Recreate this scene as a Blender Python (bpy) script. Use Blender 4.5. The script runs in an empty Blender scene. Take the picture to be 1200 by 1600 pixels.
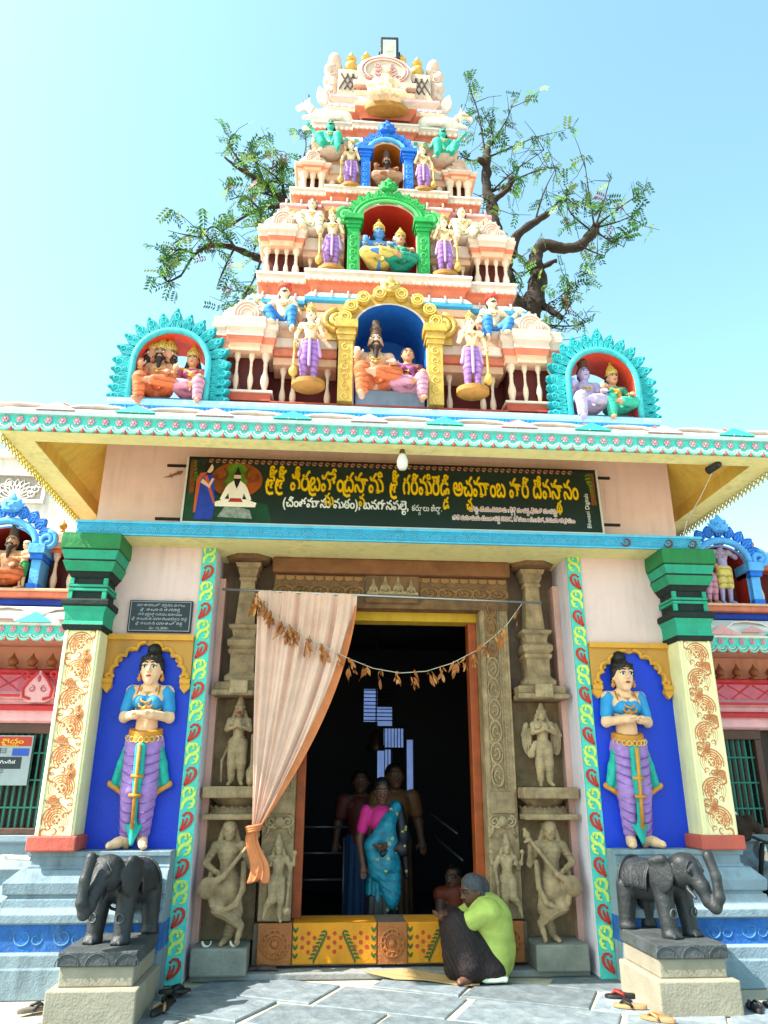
import bpy, math, random
import numpy as np
from mathutils import Vector, Matrix, Euler
random.seed(7); np.random.seed(7)
R = math.radians; PI = math.pi
scene = bpy.context.scene; COL = scene.collection
# ------------------------------------------------------------------ camera
cam_d = bpy.data.cameras.new('camera'); cam = bpy.data.objects.new('camera', cam_d); COL.objects.link(cam)
scene.camera = cam
cam_d.sensor_fit = 'VERTICAL'; cam_d.sensor_height = 36.0; cam_d.lens = 36.0 * 1176.7 / 1600.0
cam_d.clip_start = 0.05; cam_d.clip_end = 3000
cam.location = (-0.644, -7.081, 1.5)
_f = Vector((math.sin(R(4.35)) * math.cos(R(20.035)), math.cos(R(4.35)) * math.cos(R(20.035)), math.sin(R(20.035))))
_r = Vector((math.cos(R(4.35)), -math.sin(R(4.35)), 0)); _u = _r.cross(_f)
_c, _s = math.cos(R(.193)), math.sin(R(.193))
_r2 = _c * _r + _s * _u; _u2 = -_s * _r + _c * _u
cam.matrix_world = Matrix(((_r2.x, _u2.x, -_f.x, -0.644), (_r2.y, _u2.y, -_f.y, -7.081), (_r2.z, _u2.z, -_f.z, 1.5), (0, 0, 0, 1)))
# ------------------------------------------------------------------ sky, sun, exposure
SUN = Vector((-0.80, -0.24, 0.95)).normalized()
world = bpy.data.worlds.new('World'); scene.world = world; world.use_nodes = True
nt = world.node_tree; nt.nodes.clear()
sky = nt.nodes.new('ShaderNodeTexSky'); sky.sky_type = 'NISHITA'; sky.sun_disc = False
sky.sun_elevation = math.asin(SUN.z); sky.sun_rotation = math.atan2(SUN.x, SUN.y)
sky.altitude = 200; sky.air_density = 1.0; sky.dust_density = 2.0; sky.ozone_density = 0.0
bg = nt.nodes.new('ShaderNodeBackground'); bg.inputs['Strength'].default_value = 0.15
wo = nt.nodes.new('ShaderNodeOutputWorld')
tint = nt.nodes.new('ShaderNodeMix'); tint.data_type = 'RGBA'; tint.blend_type = 'MULTIPLY'; tint.inputs[0].default_value = 1.0; tint.inputs[7].default_value = (.96, 1.22, 1.02, 1)
nt.links.new(sky.outputs[0], tint.inputs[6]); nt.links.new(tint.outputs[2], bg.inputs[0]); nt.links.new(bg.outputs[0], wo.inputs[0])
sl = bpy.data.lights.new('sun', 'SUN'); sl.energy = 4.2; sl.angle = R(0.53); sl.color = (1.0, 0.95, 0.87)
so = bpy.data.objects.new('sun', sl); COL.objects.link(so); so.rotation_euler = (-SUN).to_track_quat('-Z', 'Y').to_euler(); so.location = (-20, -10, 30)
scene.view_settings.view_transform = 'Standard'; scene.view_settings.look = 'None'
scene.view_settings.exposure = 1.62; scene.view_settings.gamma = 1.0; scene.view_settings.use_curve_mapping = False
scene.cycles.max_bounces = 8; scene.cycles.diffuse_bounces = 5; scene.cycles.use_denoising = True
# ------------------------------------------------------------------ materials
MATS = {}
def lin(c):
    if isinstance(c, str):
        c = [int(c[i:i + 2], 16) / 255 for i in (0, 2, 4)]
    return tuple((x / 12.92 if x <= .04045 else ((x + .055) / 1.055) ** 2.4) for x in c) + (1,)
def mat(name, col, rough=.6, var=.12, scale=6, bump=.15, bscale=60, grime=.0, grime_col='5a4a3a', spec=.35, metal=0, col2=None, emit=None, streak=0, rnd=.07, wave=0, wscale=4.5, wcol=None):
    if name in MATS: return MATS[name]
    m = bpy.data.materials.new(name); m.use_nodes = True; MATS[name] = m
    n = m.node_tree.nodes; l = m.node_tree.links; b = n['Principled BSDF']
    b.inputs['Roughness'].default_value = rough; b.inputs['Metallic'].default_value = metal
    b.inputs['Specular IOR Level'].default_value = spec
    tc = n.new('ShaderNodeTexCoord')
    no = n.new('ShaderNodeTexNoise'); no.inputs['Scale'].default_value = scale; no.inputs['Detail'].default_value = 6; no.inputs['Roughness'].default_value = .62
    l.new(tc.outputs['Object'], no.inputs['Vector'])
    mr = n.new('ShaderNodeMapRange'); mr.inputs[1].default_value = .25; mr.inputs[2].default_value = .75
    l.new(no.outputs[0], mr.inputs[0])
    c = lin(col); d = lin(col2) if col2 else tuple(x * (1 - var * 2.2) for x in c[:3]) + (1,)
    e = c if col2 else tuple(min(1, x * (1 + var * .5)) for x in c[:3]) + (1,)
    mx = n.new('ShaderNodeMix'); mx.data_type = 'RGBA'; mx.inputs[6].default_value = d; mx.inputs[7].default_value = e
    l.new(mr.outputs[0], mx.inputs[0]); out = mx.outputs[2]
    if grime > 0:
        g = n.new('ShaderNodeTexNoise'); g.inputs['Scale'].default_value = scale * .45; g.inputs['Detail'].default_value = 9; g.inputs['Roughness'].default_value = .75
        mp = n.new('ShaderNodeMapping'); mp.inputs['Scale'].default_value = (1, 1, .45); mp.inputs['Location'].default_value = (3.1, 1.7, .4)
        l.new(tc.outputs['Object'], mp.inputs[0]); l.new(mp.outputs[0], g.inputs['Vector'])
        gr = n.new('ShaderNodeMapRange'); gr.inputs[1].default_value = .55; gr.inputs[2].default_value = .8; gr.inputs[4].default_value = grime
        l.new(g.outputs[0], gr.inputs[0])
        m2 = n.new('ShaderNodeMix'); m2.data_type = 'RGBA'; m2.inputs[7].default_value = lin(grime_col)
        l.new(gr.outputs[0], m2.inputs[0]); l.new(out, m2.inputs[6]); out = m2.outputs[2]
    if wave > 0:   # dark fold lines: statue paint, but fold shade coloured in on worn cloth
        wv = n.new('ShaderNodeTexWave'); wv.bands_direction = 'Z'; wv.inputs['Scale'].default_value = wscale; wv.inputs['Distortion'].default_value = 7; wv.inputs['Detail'].default_value = 2; wv.inputs['Detail Scale'].default_value = .8
        l.new(tc.outputs['Object'], wv.inputs['Vector']); wr_ = n.new('ShaderNodeMapRange'); wr_.inputs[1].default_value = .62; wr_.inputs[2].default_value = 1.0; wr_.inputs[4].default_value = wave; l.new(wv.outputs[0], wr_.inputs[0])
        m4 = n.new('ShaderNodeMix'); m4.data_type = 'RGBA'; m4.inputs[7].default_value = lin(wcol) if wcol else tuple(x * .38 for x in c[:3]) + (1,); l.new(wr_.outputs[0], m4.inputs[0]); l.new(out, m4.inputs[6]); out = m4.outputs[2]
    if streak > 0:   # rain streaks and old dirt: thin vertical runs broken by a coarse mask
        mp2 = n.new('ShaderNodeMapping'); mp2.inputs['Scale'].default_value = (14, 14, .9); l.new(tc.outputs['Object'], mp2.inputs[0])
        st_ = n.new('ShaderNodeTexNoise'); st_.inputs['Scale'].default_value = 1.0; st_.inputs['Detail'].default_value = 5; l.new(mp2.outputs[0], st_.inputs['Vector'])
        ms = n.new('ShaderNodeTexNoise'); ms.inputs['Scale'].default_value = 1.7; ms.inputs['Detail'].default_value = 8; ms.inputs['Roughness'].default_value = .7; l.new(tc.outputs['Object'], ms.inputs['Vector'])
        m1 = n.new('ShaderNodeMapRange'); m1.inputs[1].default_value = .44; m1.inputs[2].default_value = .64; l.new(st_.outputs[0], m1.inputs[0])
        m2_ = n.new('ShaderNodeMapRange'); m2_.inputs[1].default_value = .42; m2_.inputs[2].default_value = .62; m2_.inputs[4].default_value = streak; l.new(ms.outputs[0], m2_.inputs[0])
        mu = n.new('ShaderNodeMath'); mu.operation = 'MULTIPLY'; l.new(m1.outputs[0], mu.inputs[0]); l.new(m2_.outputs[0], mu.inputs[1])
        m3 = n.new('ShaderNodeMix'); m3.data_type = 'RGBA'; m3.inputs[7].default_value = tuple(x * .32 + .02 for x in c[:3]) + (1,)
        l.new(mu.outputs[0], m3.inputs[0]); l.new(out, m3.inputs[6]); out = m3.outputs[2]
    if rnd > 0:
        oi = n.new('ShaderNodeObjectInfo'); rm = n.new('ShaderNodeMapRange'); rm.inputs[3].default_value = 1 - rnd * 1.6; rm.inputs[4].default_value = 1 + rnd * .6; l.new(oi.outputs['Random'], rm.inputs[0])
        hs_ = n.new('ShaderNodeHueSaturation'); l.new(rm.outputs[0], hs_.inputs['Value']); l.new(out, hs_.inputs['Color']); out = hs_.outputs[0]
    l.new(out, b.inputs['Base Color'])
    if bump > 0:
        bn = n.new('ShaderNodeTexNoise'); bn.inputs['Scale'].default_value = bscale; bn.inputs['Detail'].default_value = 4
        l.new(tc.outputs['Object'], bn.inputs['Vector'])
        bp = n.new('ShaderNodeBump'); bp.inputs['Strength'].default_value = bump; bp.inputs['Distance'].default_value = .01
        l.new(bn.outputs[0], bp.inputs['Height'])
        b2 = n.new('ShaderNodeBump'); b2.inputs['Strength'].default_value = min(.6, bump * 1.6); b2.inputs['Distance'].default_value = .03; l.new(no.outputs[0], b2.inputs['Height']); l.new(bp.outputs[0], b2.inputs['Normal'])
        l.new(b2.outputs[0], b.inputs['Normal'])
    rr = n.new('ShaderNodeMapRange'); rr.inputs[3].default_value = max(.05, rough - .1); rr.inputs[4].default_value = min(1, rough + .12)
    l.new(no.outputs[0], rr.inputs[0]); l.new(rr.outputs[0], b.inputs['Roughness'])
    if emit:
        b.inputs['Emission Color'].default_value = lin(emit); b.inputs['Emission Strength'].default_value = 1
    return m
def P(name, col, **k):
    k.setdefault('streak', .32); k.setdefault('bump', .3); k.setdefault('rough', .68); return mat('paint_' + name, col, **k)
# ------------------------------------------------------------------ mesh builder
class MB:
    def __init__(s): s.v = []; s.f = []; s.m = []
    def add(s, vs, fs, m=0):
        o = len(s.v); s.v += [tuple(x) for x in vs]; s.f += [tuple(i + o for i in f) for f in fs]
        s.m += (m if isinstance(m, list) else [m] * len(fs)); return s
    def box(s, x0, x1, y0, y1, z0, z1, m=0, tx=0, ty=0):
        # tx, ty: shrink of the top (taper)
        vs = [(x0, y0, z0), (x1, y0, z0), (x1, y1, z0), (x0, y1, z0), (x0 + tx, y0 + ty, z1), (x1 - tx, y0 + ty, z1), (x1 - tx, y1 - ty, z1), (x0 + tx, y1 - ty, z1)]
        return s.add(vs, [(0, 3, 2, 1), (4, 5, 6, 7), (0, 1, 5, 4), (1, 2, 6, 5), (2, 3, 7, 6), (3, 0, 4, 7)], m)
    def loft(s, rings, m=0, cap=True, closed=True):
        n = len(rings[0]); vs = [p for r in rings for p in r]; fs = []; ms = []
        for i in range(len(rings) - 1):
            mm = m[i] if isinstance(m, (list, tuple)) else m
            for j in range(n if closed else n - 1):
                k = (j + 1) % n
                fs.append((i * n + j, i * n + k, (i + 1) * n + k, (i + 1) * n + j)); ms.append(mm)
        if cap:
            fs.append(tuple(reversed(range(n)))); ms.append(m[0] if isinstance(m, (list, tuple)) else m)
            fs.append(tuple(range((len(rings) - 1) * n, len(rings) * n))); ms.append(m[-1] if isinstance(m, (list, tuple)) else m)
        return s.add(vs, fs, ms)
    def lathe(s, prof, n=16, c=(0, 0, 0), m=0, sx=1, sy=1, cap=True, a0=0.0):
        rings = [[(c[0] + r * sx * math.cos(a0 + 2 * PI * j / n), c[1] + r * sy * math.sin(a0 + 2 * PI * j / n), c[2] + z) for j in range(n)] for r, z in prof]
        return s.loft(rings, m, cap)
    def tube(s, path, rad, n=6, m=0, flat=None, cap=True):
        P_ = [Vector(p) for p in path]; rings = []; up = None
        for i, p in enumerate(P_):
            t = (P_[min(i + 1, len(P_) - 1)] - P_[max(i - 1, 0)])
            t = t.normalized() if t.length > 1e-9 else Vector((0, 0, 1))
            if flat is not None:
                b = Vector(flat); a = t.cross(b)
                if a.length < 1e-6: a = t.orthogonal()
                a.normalize()
            else:
                if up is None: a = t.orthogonal().normalized()
                else:
                    a = up - t * up.dot(t); a = a.normalized() if a.length > 1e-6 else t.orthogonal().normalized()
                up = a; b = t.cross(a)
            r = rad[i] if isinstance(rad, (list, tuple)) else rad
            rings.append([tuple(p + (a * math.cos(2 * PI * j / n) + b * math.sin(2 * PI * j / n)) * r) for j in range(n)])
        return s.loft(rings, m, cap)
    def prism(s, poly, y0, y1, m=0, m_side=None):
        # polygon in x,z extruded along y
        n = len(poly); vs = [(x, y0, z) for x, z in poly] + [(x, y1, z) for x, z in poly]
        ar = sum(poly[i][0] * poly[(i + 1) % n][1] - poly[(i + 1) % n][0] * poly[i][1] for i in range(n))
        fr = tuple(range(n)) if (ar > 0) else tuple(reversed(range(n)))
        fs = [fr, tuple(i + n for i in reversed(fr))]
        for i in range(n):
            j = (i + 1) % n
            fs.append((j, i, i + n, j + n) if ar > 0 else (i, j, j + n, i + n))
        return s.add(vs, fs, [m, m] + [m if m_side is None else m_side] * n)
    def ell(s, c, r, m=0, n=10, k=6):
        if not isinstance(r, (list, tuple)): r = (r, r, r)
        vs = [(c[0], c[1], c[2] - r[2])]; fs = []
        for i in range(1, k):
            a = -PI / 2 + PI * i / k
            for j in range(n): vs.append((c[0] + r[0] * math.cos(a) * math.cos(2 * PI * j / n), c[1] + r[1] * math.cos(a) * math.sin(2 * PI * j / n), c[2] + r[2] * math.sin(a)))
        vs.append((c[0], c[1], c[2] + r[2])); L = len(vs) - 1
        for j in range(n):
            q = (j + 1) % n; fs.append((0, 1 + q, 1 + j)); fs.append((L, 1 + (k - 2) * n + j, 1 + (k - 2) * n + q))
            for i in range(k - 2): fs.append((1 + i * n + j, 1 + i * n + q, 1 + (i + 1) * n + q, 1 + (i + 1) * n + j))
        return s.add(vs, fs, m)
    def mesh(s, name, mats, smooth=False):
        me = bpy.data.meshes.new(name); me.from_pydata(s.v, [], s.f)
        for m in (mats if isinstance(mats, (list, tuple)) else [mats]): me.materials.append(m)
        me.polygons.foreach_set('material_index', s.m)
        me.update(); bpy_fix(me)
        if smooth: shade(me, smooth)
        return me
    def build(s, name, mats, parent=None, loc=(0, 0, 0), rot=(0, 0, 0), smooth=False, bev=0, sc=(1, 1, 1)):
        o = link(name, s.mesh(name, mats, smooth), parent, loc, rot, sc)
        if bev:
            b = o.modifiers.new('bevel', 'BEVEL'); b.width = bev; b.segments = 2; b.limit_method = 'ANGLE'; b.angle_limit = R(40)
        return o
import bmesh
def bpy_fix(me):
    bm = bmesh.new(); bm.from_mesh(me); bmesh.ops.recalc_face_normals(bm, faces=bm.faces); bm.to_mesh(me); bm.free()
def shade(me, ang):
    me.polygons.foreach_set('use_smooth', [True] * len(me.polygons))
    if ang is not True and ang < 180:
        bm = bmesh.new(); bm.from_mesh(me); a = R(ang)
        for e in bm.edges:
            if len(e.link_faces) == 2 and e.calc_face_angle(0) > a: e.smooth = False
        bm.to_mesh(me); bm.free()
def link(name, me, parent=None, loc=(0, 0, 0), rot=(0, 0, 0), sc=(1, 1, 1)):
    o = bpy.data.objects.new(name, me); COL.objects.link(o); o.location = loc; o.rotation_euler = rot; o.scale = sc
    if parent: o.parent = parent
    return o
def tag(o, label=None, cat=None, group=None, kind=None):
    if label: o['label'] = label
    if cat: o['category'] = cat
    if group: o['group'] = group
    if kind: o['kind'] = kind
    return o
def thing(name, label, cat, loc=(0, 0, 0), rz=0, group=None, sc=(1, 1, 1)):
    o = bpy.data.objects.new(name, None); COL.objects.link(o); o.location = loc; o.rotation_euler = (0, 0, rz); o.scale = sc
    o.empty_display_size = .1
    return tag(o, label, cat, group)
def copy_tree(o, parent=None):
    c = o.copy(); COL.objects.link(c); c.parent = parent
    for ch in list(o.children): copy_tree(ch, c)
    return c
# ------------------------------------------------------------------ sculpting: smooth blended solids meshed by surface nets
def capsule(p, q, r1, r2=None, **k): return ('c', p, q, r1, r1 if r2 is None else r2, k)
def blob(c, r, rot=None, **k): return ('e', c, r if isinstance(r, (tuple, list)) else (r, r, r), rot, k)
def sculpt(prims, h, k=.02):
    lo = np.array([1e9] * 3); hi = -lo
    bb = []
    for p in prims:
        if p[0] == 'c':
            a, b = np.array(p[1], float), np.array(p[2], float); m = max(p[3], p[4]); l_, h_ = np.minimum(a, b) - m, np.maximum(a, b) + m
        else:
            c = np.array(p[1], float); m = np.array(p[2], float) if p[3] is None else np.full(3, max(p[2])); l_, h_ = c - m, c + m
        bb.append((l_, h_)); lo = np.minimum(lo, l_); hi = np.maximum(hi, h_)
    lo -= 3 * h; hi += 3 * h
    N = np.ceil((hi - lo) / h).astype(int) + 1
    F = np.full(N, 1e3, np.float32)
    ax = [lo[i] + h * np.arange(N[i]) for i in range(3)]
    for p, (l_, h_) in zip(prims, bb):
        kk = p[-1].get('k', k); pad = kk + 3 * h + p[-1].get('amp', 0)
        i0 = np.maximum(((l_ - pad - lo) / h).astype(int), 0); i1 = np.minimum(((h_ + pad - lo) / h).astype(int) + 2, N)
        X = ax[0][i0[0]:i1[0], None, None]; Y = ax[1][None, i0[1]:i1[1], None]; Z = ax[2][None, None, i0[2]:i1[2]]
        if p[0] == 'c':
            a, b = np.array(p[1], float), np.array(p[2], float); ba = b - a; L = max(ba @ ba, 1e-12)
            t = np.clip(((X - a[0]) * ba[0] + (Y - a[1]) * ba[1] + (Z - a[2]) * ba[2]) / L, 0, 1)
            d = np.sqrt((X - a[0] - t * ba[0]) ** 2 + (Y - a[1] - t * ba[1]) ** 2 + (Z - a[2] - t * ba[2]) ** 2) - (p[3] + (p[4] - p[3]) * t)
        else:
            c = p[1]; r = p[2]; x, y, z = X - c[0], Y - c[1], Z - c[2]
            if p[3] is not None:
                M = np.array(Euler(p[3]).to_matrix()).T
                x, y, z = (M[0, 0] * x + M[0, 1] * y + M[0, 2] * z, M[1, 0] * x + M[1, 1] * y + M[1, 2] * z, M[2, 0] * x + M[2, 1] * y + M[2, 2] * z)
            k0 = np.sqrt((x / r[0]) ** 2 + (y / r[1]) ** 2 + (z / r[2]) ** 2); k1 = np.sqrt((x / r[0] ** 2) ** 2 + (y / r[1] ** 2) ** 2 + (z / r[2] ** 2) ** 2)
            d = k0 * (k0 - 1) / np.maximum(k1, 1e-9)
        rp = p[-1].get('rip')
        if rp:   # drapery folds: amp, freq, x centre, curvature, x slope
            am, fr, xc, cv, sl_ = rp
            ph = fr * (Z + cv * (X - xc) ** 2 + sl_ * (X - xc)) + 0 * Y
            d = d + am * (np.abs(np.sin(ph)) ** .6 * -1 + .6)
        G = F[i0[0]:i1[0], i0[1]:i1[1], i0[2]:i1[2]]
        if p[-1].get('cut'):
            np.maximum(G, -d, out=G); continue
        if kk > 0:
            hh = np.clip(.5 + .5 * (G - d) / kk, 0, 1)
            G[...] = np.where(np.abs(G - d) < kk, G + (d - G) * hh - kk * hh * (1 - hh), np.minimum(G, d))
        else: np.minimum(G, d, out=G)
    S = F < 0
    A = [S[a:N[0] - 1 + a, b:N[1] - 1 + b, c:N[2] - 1 + c] for a in (0, 1) for b in (0, 1) for c in (0, 1)]
    cnt = np.zeros(A[0].shape, np.int8)
    for q in A: cnt += q
    act = (cnt > 0) & (cnt < 8)
    idx = np.full(act.shape, -1, np.int64); cells = np.argwhere(act); idx[act] = np.arange(len(cells))
    V = np.zeros((len(cells), 3)); W = np.zeros(len(cells))
    for ax_ in range(3):
        o1 = [i for i in range(3) if i != ax_]
        for a in (0, 1):
            for b in (0, 1):
                c0 = cells.copy(); c0[:, o1[0]] += a; c0[:, o1[1]] += b; c1 = c0.copy(); c1[:, ax_] += 1
                f0 = F[tuple(c0.T)]; f1 = F[tuple(c1.T)]; cr = (f0 < 0) != (f1 < 0)
                t = np.where(cr, f0 / np.where(cr, f0 - f1, 1), 0)
                pt = c0.astype(float); pt[:, ax_] += t
                V += pt * cr[:, None]; W += cr
    V = V / W[:, None] * h + lo
    faces = []
    for ax_ in range(3):
        u, v = (ax_ + 1) % 3, (ax_ + 2) % 3
        sl0 = [slice(None)] * 3; sl1 = [slice(None)] * 3; sl0[ax_] = slice(0, -1); sl1[ax_] = slice(1, None)
        ed = S[tuple(sl0)] != S[tuple(sl1)]
        E_ = np.argwhere(ed); ok = (E_[:, u] > 0) & (E_[:, v] > 0) & (E_[:, u] < N[u] - 1) & (E_[:, v] < N[v] - 1); E_ = E_[ok]
        ins = S[tuple(E_.T)]
        def cell(du, dv):
            q = E_.copy(); q[:, u] -= du; q[:, v] -= dv; return idx[tuple(q.T)]
        Q = np.stack([cell(0, 0), cell(1, 0), cell(1, 1), cell(0, 1)], 1)
        Q[~ins] = Q[~ins][:, ::-1]
        faces.append(Q)
    Fc = np.concatenate(faces)
    return V, Fc
def sculpt_mesh(name, prims, h, m, k=.02):
    V, Fc = sculpt(prims, h, k)
    me = bpy.data.meshes.new(name); me.vertices.add(len(V)); me.vertices.foreach_set('co', V.ravel())
    me.loops.add(Fc.size); me.loops.foreach_set('vertex_index', Fc.ravel().astype(np.int32))
    me.polygons.add(len(Fc)); me.polygons.foreach_set('loop_start', np.arange(0, Fc.size, 4, dtype=np.int32))
    me.polygons.foreach_set('use_smooth', np.ones(len(Fc), bool))
    me.materials.append(m); me.update(calc_edges=True); return me
def solid(name, prims, h, m, parent=None, k=.02, loc=(0, 0, 0)): return link(name, sculpt_mesh(name, prims, h, m, k), parent, loc)
# ------------------------------------------------------------------ shapes used again and again
def arc(cx, cz, r, a0, a1, n, rz=None):
    rz = r if rz is None else rz
    return [(cx + r * math.cos(R(a0 + (a1 - a0) * i / n)), cz + rz * math.sin(R(a0 + (a1 - a0) * i / n))) for i in range(n + 1)]
def spiral(cx, cz, r0, r1, a0, turns, n=22):
    return [(cx + (r0 + (r1 - r0) * i / n) * math.cos(R(a0) + turns * 2 * PI * i / n), cz + (r0 + (r1 - r0) * i / n) * math.sin(R(a0) + turns * 2 * PI * i / n)) for i in range(n + 1)]
def relief(mb, pts, r, y, m=0, taper=True, n=5):
    L = len(pts); rad = [r * (.45 + .55 * math.sin(PI * min(1, (i + 1) / (L * .7)))) if taper else r for i in range(L)]
    rad = [max(q, r * .35) for q in rad]
    return mb.tube([(x, y, z) for x, z in pts], rad, n, m, flat=(0, 1, 0))
def petal(w, h_, n=7, tip=.5):
    # pointed leaf outline, base at 0,0 tip at 0,h
    a = [(w * math.sin(PI * i / n) ** .8 * (1 - .35 * i / n), h_ * i / n) for i in range(n + 1)]
    return [(-x, z) for x, z in a] + [(x, z) for x, z in reversed(a)][1:-1]
def arch_poly(hw, z0, zs, rz, n=18, cx=0):
    return [(cx - hw, z0)] + [(cx - hw * math.cos(PI * i / n), zs + rz * math.sin(PI * i / n)) for i in range(n + 1)] + [(cx + hw, z0)]
def mirror(pts): return [(-x, z) for x, z in pts]
# ================================================================== paints
PINKW = P('pink_wall', 'e4c4c0', var=.05, scale=2.2, streak=.25, grime=.2, grime_col='8a7468', rough=.8)
LILAC = P('lilac_plaster', 'd8cad6', var=.06, scale=3, grime=.25, grime_col='8d7f84', rough=.75)
YEL = P('pale_yellow', 'eadf9c', var=.06, scale=3, grime=.2, grime_col='9a8850', rough=.7)
YEL2 = P('deep_yellow', 'dcb752', var=.06, scale=3, rough=.7)
SKYB = P('sky_blue', '2ba3d0', var=.12, scale=9, grime=.15, grime_col='1b5f80')
SKYB2 = P('pale_sky_blue', '63bde0', var=.1, scale=9)
ROYAL = P('royal_blue', '0638c4', var=.06, scale=2.5, rough=.5, grime=.1, grime_col='0a1c60')
OCHRE = P('ochre', 'c08a3e', var=.06, scale=4)
OCHRE2 = P('bright_ochre', 'd79a35', var=.08, scale=8)
GREEN1 = P('emerald', '1d8c66', var=.1, scale=7)
GREEN2 = P('sea_green', '249a7c', var=.1, scale=7)
GREEN3 = P('leaf_green', '237a44', var=.12, scale=7)
BLKGRN = P('black_green', '0e211e', var=.2, scale=7)
CREAM = P('cream_yellow', 'e8e0ae', var=.06, scale=5, grime=.2, grime_col='a8985c')
SALMON = P('salmon_scroll', 'd4804f', var=.14, scale=14)
REDB = P('brick_red', 'c0584a', var=.1, scale=5, grime=.2, grime_col='6d3a30')
BLUEGREY = P('blue_grey', '8294a0', var=.1, scale=4, grime=.6, grime_col='76736a', rough=.85, bump=.45, streak=.8)
BLUEPAN = P('worn_blue', '2a67b5', var=.25, scale=8, grime=.8, grime_col='86a0a8', rough=.8, bump=.4)
AQUA = P('aqua', '52c9bd', var=.1, scale=9)
LIME = P('lime_yellow', 'cfe268', var=.1, scale=9)
SCARLET = P('scarlet', 'c3362b', var=.14, scale=10)
WHITE = P('white_wash', 'dbd5ce', var=.05, scale=4, grime=.12, grime_col='a39a90', rough=.75)
IVORY = P('ivory', 'd2b8a8', var=.07, scale=5, grime=.18, grime_col='b09080', rough=.7)
PEACH = P('peach', 'e0af90', var=.1, scale=5, grime=.12, grime_col='a87858')
CORAL = P('coral', 'd5765a', var=.14, scale=6)
MAROON = P('maroon', '5f1b19', var=.12, scale=5)
ROSE = P('rose', 'e2a3a6', var=.1, scale=6)
GOLD = P('gold', 'c8a040', rough=.38, var=.18, scale=12, spec=.6)
GOLD2 = P('orange_gold', 'd0892a', rough=.45, var=.16, scale=12)
STONE = mat('weathered_stone', 'ac8f6c', rough=.88, var=.3, scale=7, bump=.8, bscale=45, streak=.8, grime=.75, grime_col='4d4438')
STONE_BR = mat('brown_stone', '84603f', rough=.85, var=.28, scale=7, bump=.7, bscale=45, streak=.8, grime=.7, grime_col='42301f')
STONE_DK = mat('smoky_stone', '776253', rough=.9, var=.25, scale=4, bump=.4, grime=.5, grime_col='2a2320')
TERRA = mat('oiled_terracotta', 'a9622f', rough=.6, var=.2, scale=8, bump=.4, grime=.3, grime_col='5a3018')
SLATE = mat('slate_flag', '8d969b', rough=.62, rnd=.22, col2='545f67', scale=7, bump=.45, bscale=18, grime=.65, grime_col='a8a294', spec=.35)
MORTAR = mat('dusty_ground', 'b8ac96', rough=.95, var=.12, scale=1.3, bump=.5, bscale=30, grime=.35, grime_col='a09078')
BLACK = P('black', '141414', var=.2, rough=.5)
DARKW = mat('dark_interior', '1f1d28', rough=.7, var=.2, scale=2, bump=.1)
WOOD = mat('orange_wood', 'b1501f', rough=.45, var=.22, scale=7, bump=.2, grime=.25, grime_col='6b2c12')
STEEL = mat('steel', 'b5b8bb', rough=.3, var=.08, metal=.9, bump=0)
IRON = mat('dark_iron', '25221f', rough=.6, var=.2, metal=.3)
CONC = mat('tan_cement', '958c7b', rough=.85, var=.12, scale=4, bump=.35, grime=.4, grime_col='8a7a62')
DUST = P('dusty_pink', 'd8a79b', var=.08, scale=3, grime=.2, grime_col='8d6a60')
# ================================================================== ground
gr = MB(); gr.add([(-300, -300, -.014), (300, -300, -.014), (300, 300, -.014), (-300, 300, -.014)], [(0, 1, 2, 3)])
ground = tag(gr.build('ground', MORTAR), kind='structure')
rng = random.Random(3); ca, sa = math.cos(R(-26)), math.sin(R(-26))
row = 0; v = -4.6
while v < 4.2:
    hgt = rng.uniform(.55, .68); u = -6.5 + rng.uniform(0, .5)
    while u < 6.5:
        L = rng.uniform(.75, 1.15); cu, cv = u + L / 2, v + hgt / 2
        # rotated frame: u along (cos,sin), v across
        X = cu * ca - cv * sa; Y = cu * sa + cv * ca
        if -5.2 < Y < -.05 and abs(X) < 5.2 and not (abs(X) > 2.5 and Y > -.7):
            hu, hv = L / 2 - rng.uniform(.016, .03), hgt / 2 - rng.uniform(.016, .028); j = lambda: rng.uniform(-.014, .014)
            q = [(-hu + j(), -hv + j()), (hu + j(), -hv + j()), (hu + j(), hv + j()), (-hu + j(), hv + j())]
            z1 = rng.uniform(-.003, .005); s = MB()
            rg = []
            for sc_, z in ((1, -.05), (1, z1 - .006), (.985, z1)):
                rg.append([((a * sc_), (b * sc_), z) for a, b in q])
            s.loft(rg); s.build('flagstone', SLATE, ground, (X, Y, 0), (0, 0, R(-26)))
        u += L
    v += hgt
step = MB(); step.box(-1.68, 1.68, .12, .62, -.01, .045)
step.build('doorstep', mat('grey_step', '8e8d8a', rough=.8, var=.15, scale=4, bump=.4, grime=.4, grime_col='6a6258'), ground, bev=.012)
# ================================================================== gateway building
gate = thing('temple_gateway', 'pink temple gateway building with wide painted eave, green capitals and blue niches', 'gateway')
# wall panels beside the opening and the upper storey
for s in (-1, 1):
    w = MB(); x0, x1 = sorted((s * 1.86, s * 2.72)); w.box(x0, x1, 0, .9, 1.0, 3.70)
    w.build('wall', PINKW, gate)
    w = MB(); x0, x1 = sorted((s * 1.72, s * 1.858)); w.box(x0, x1, .002, .7, 0, 3.70); w.build('jamb', LILAC, gate, bev=.008)
    w = MB(); x0, x1 = sorted((s * 1.66, s * 1.722)); w.box(x0, x1, .32, .7, 0, 3.45); w.build('jamb', DUST, gate, bev=.008)
w = MB(); w.box(-2.9, 2.9, .0, 4.6, 3.78, 4.9); w.build('wall', PINKW, gate)
w = MB(); w.box(-2.72, 2.72, .9, 4.6, 1.0, 3.6)
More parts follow.
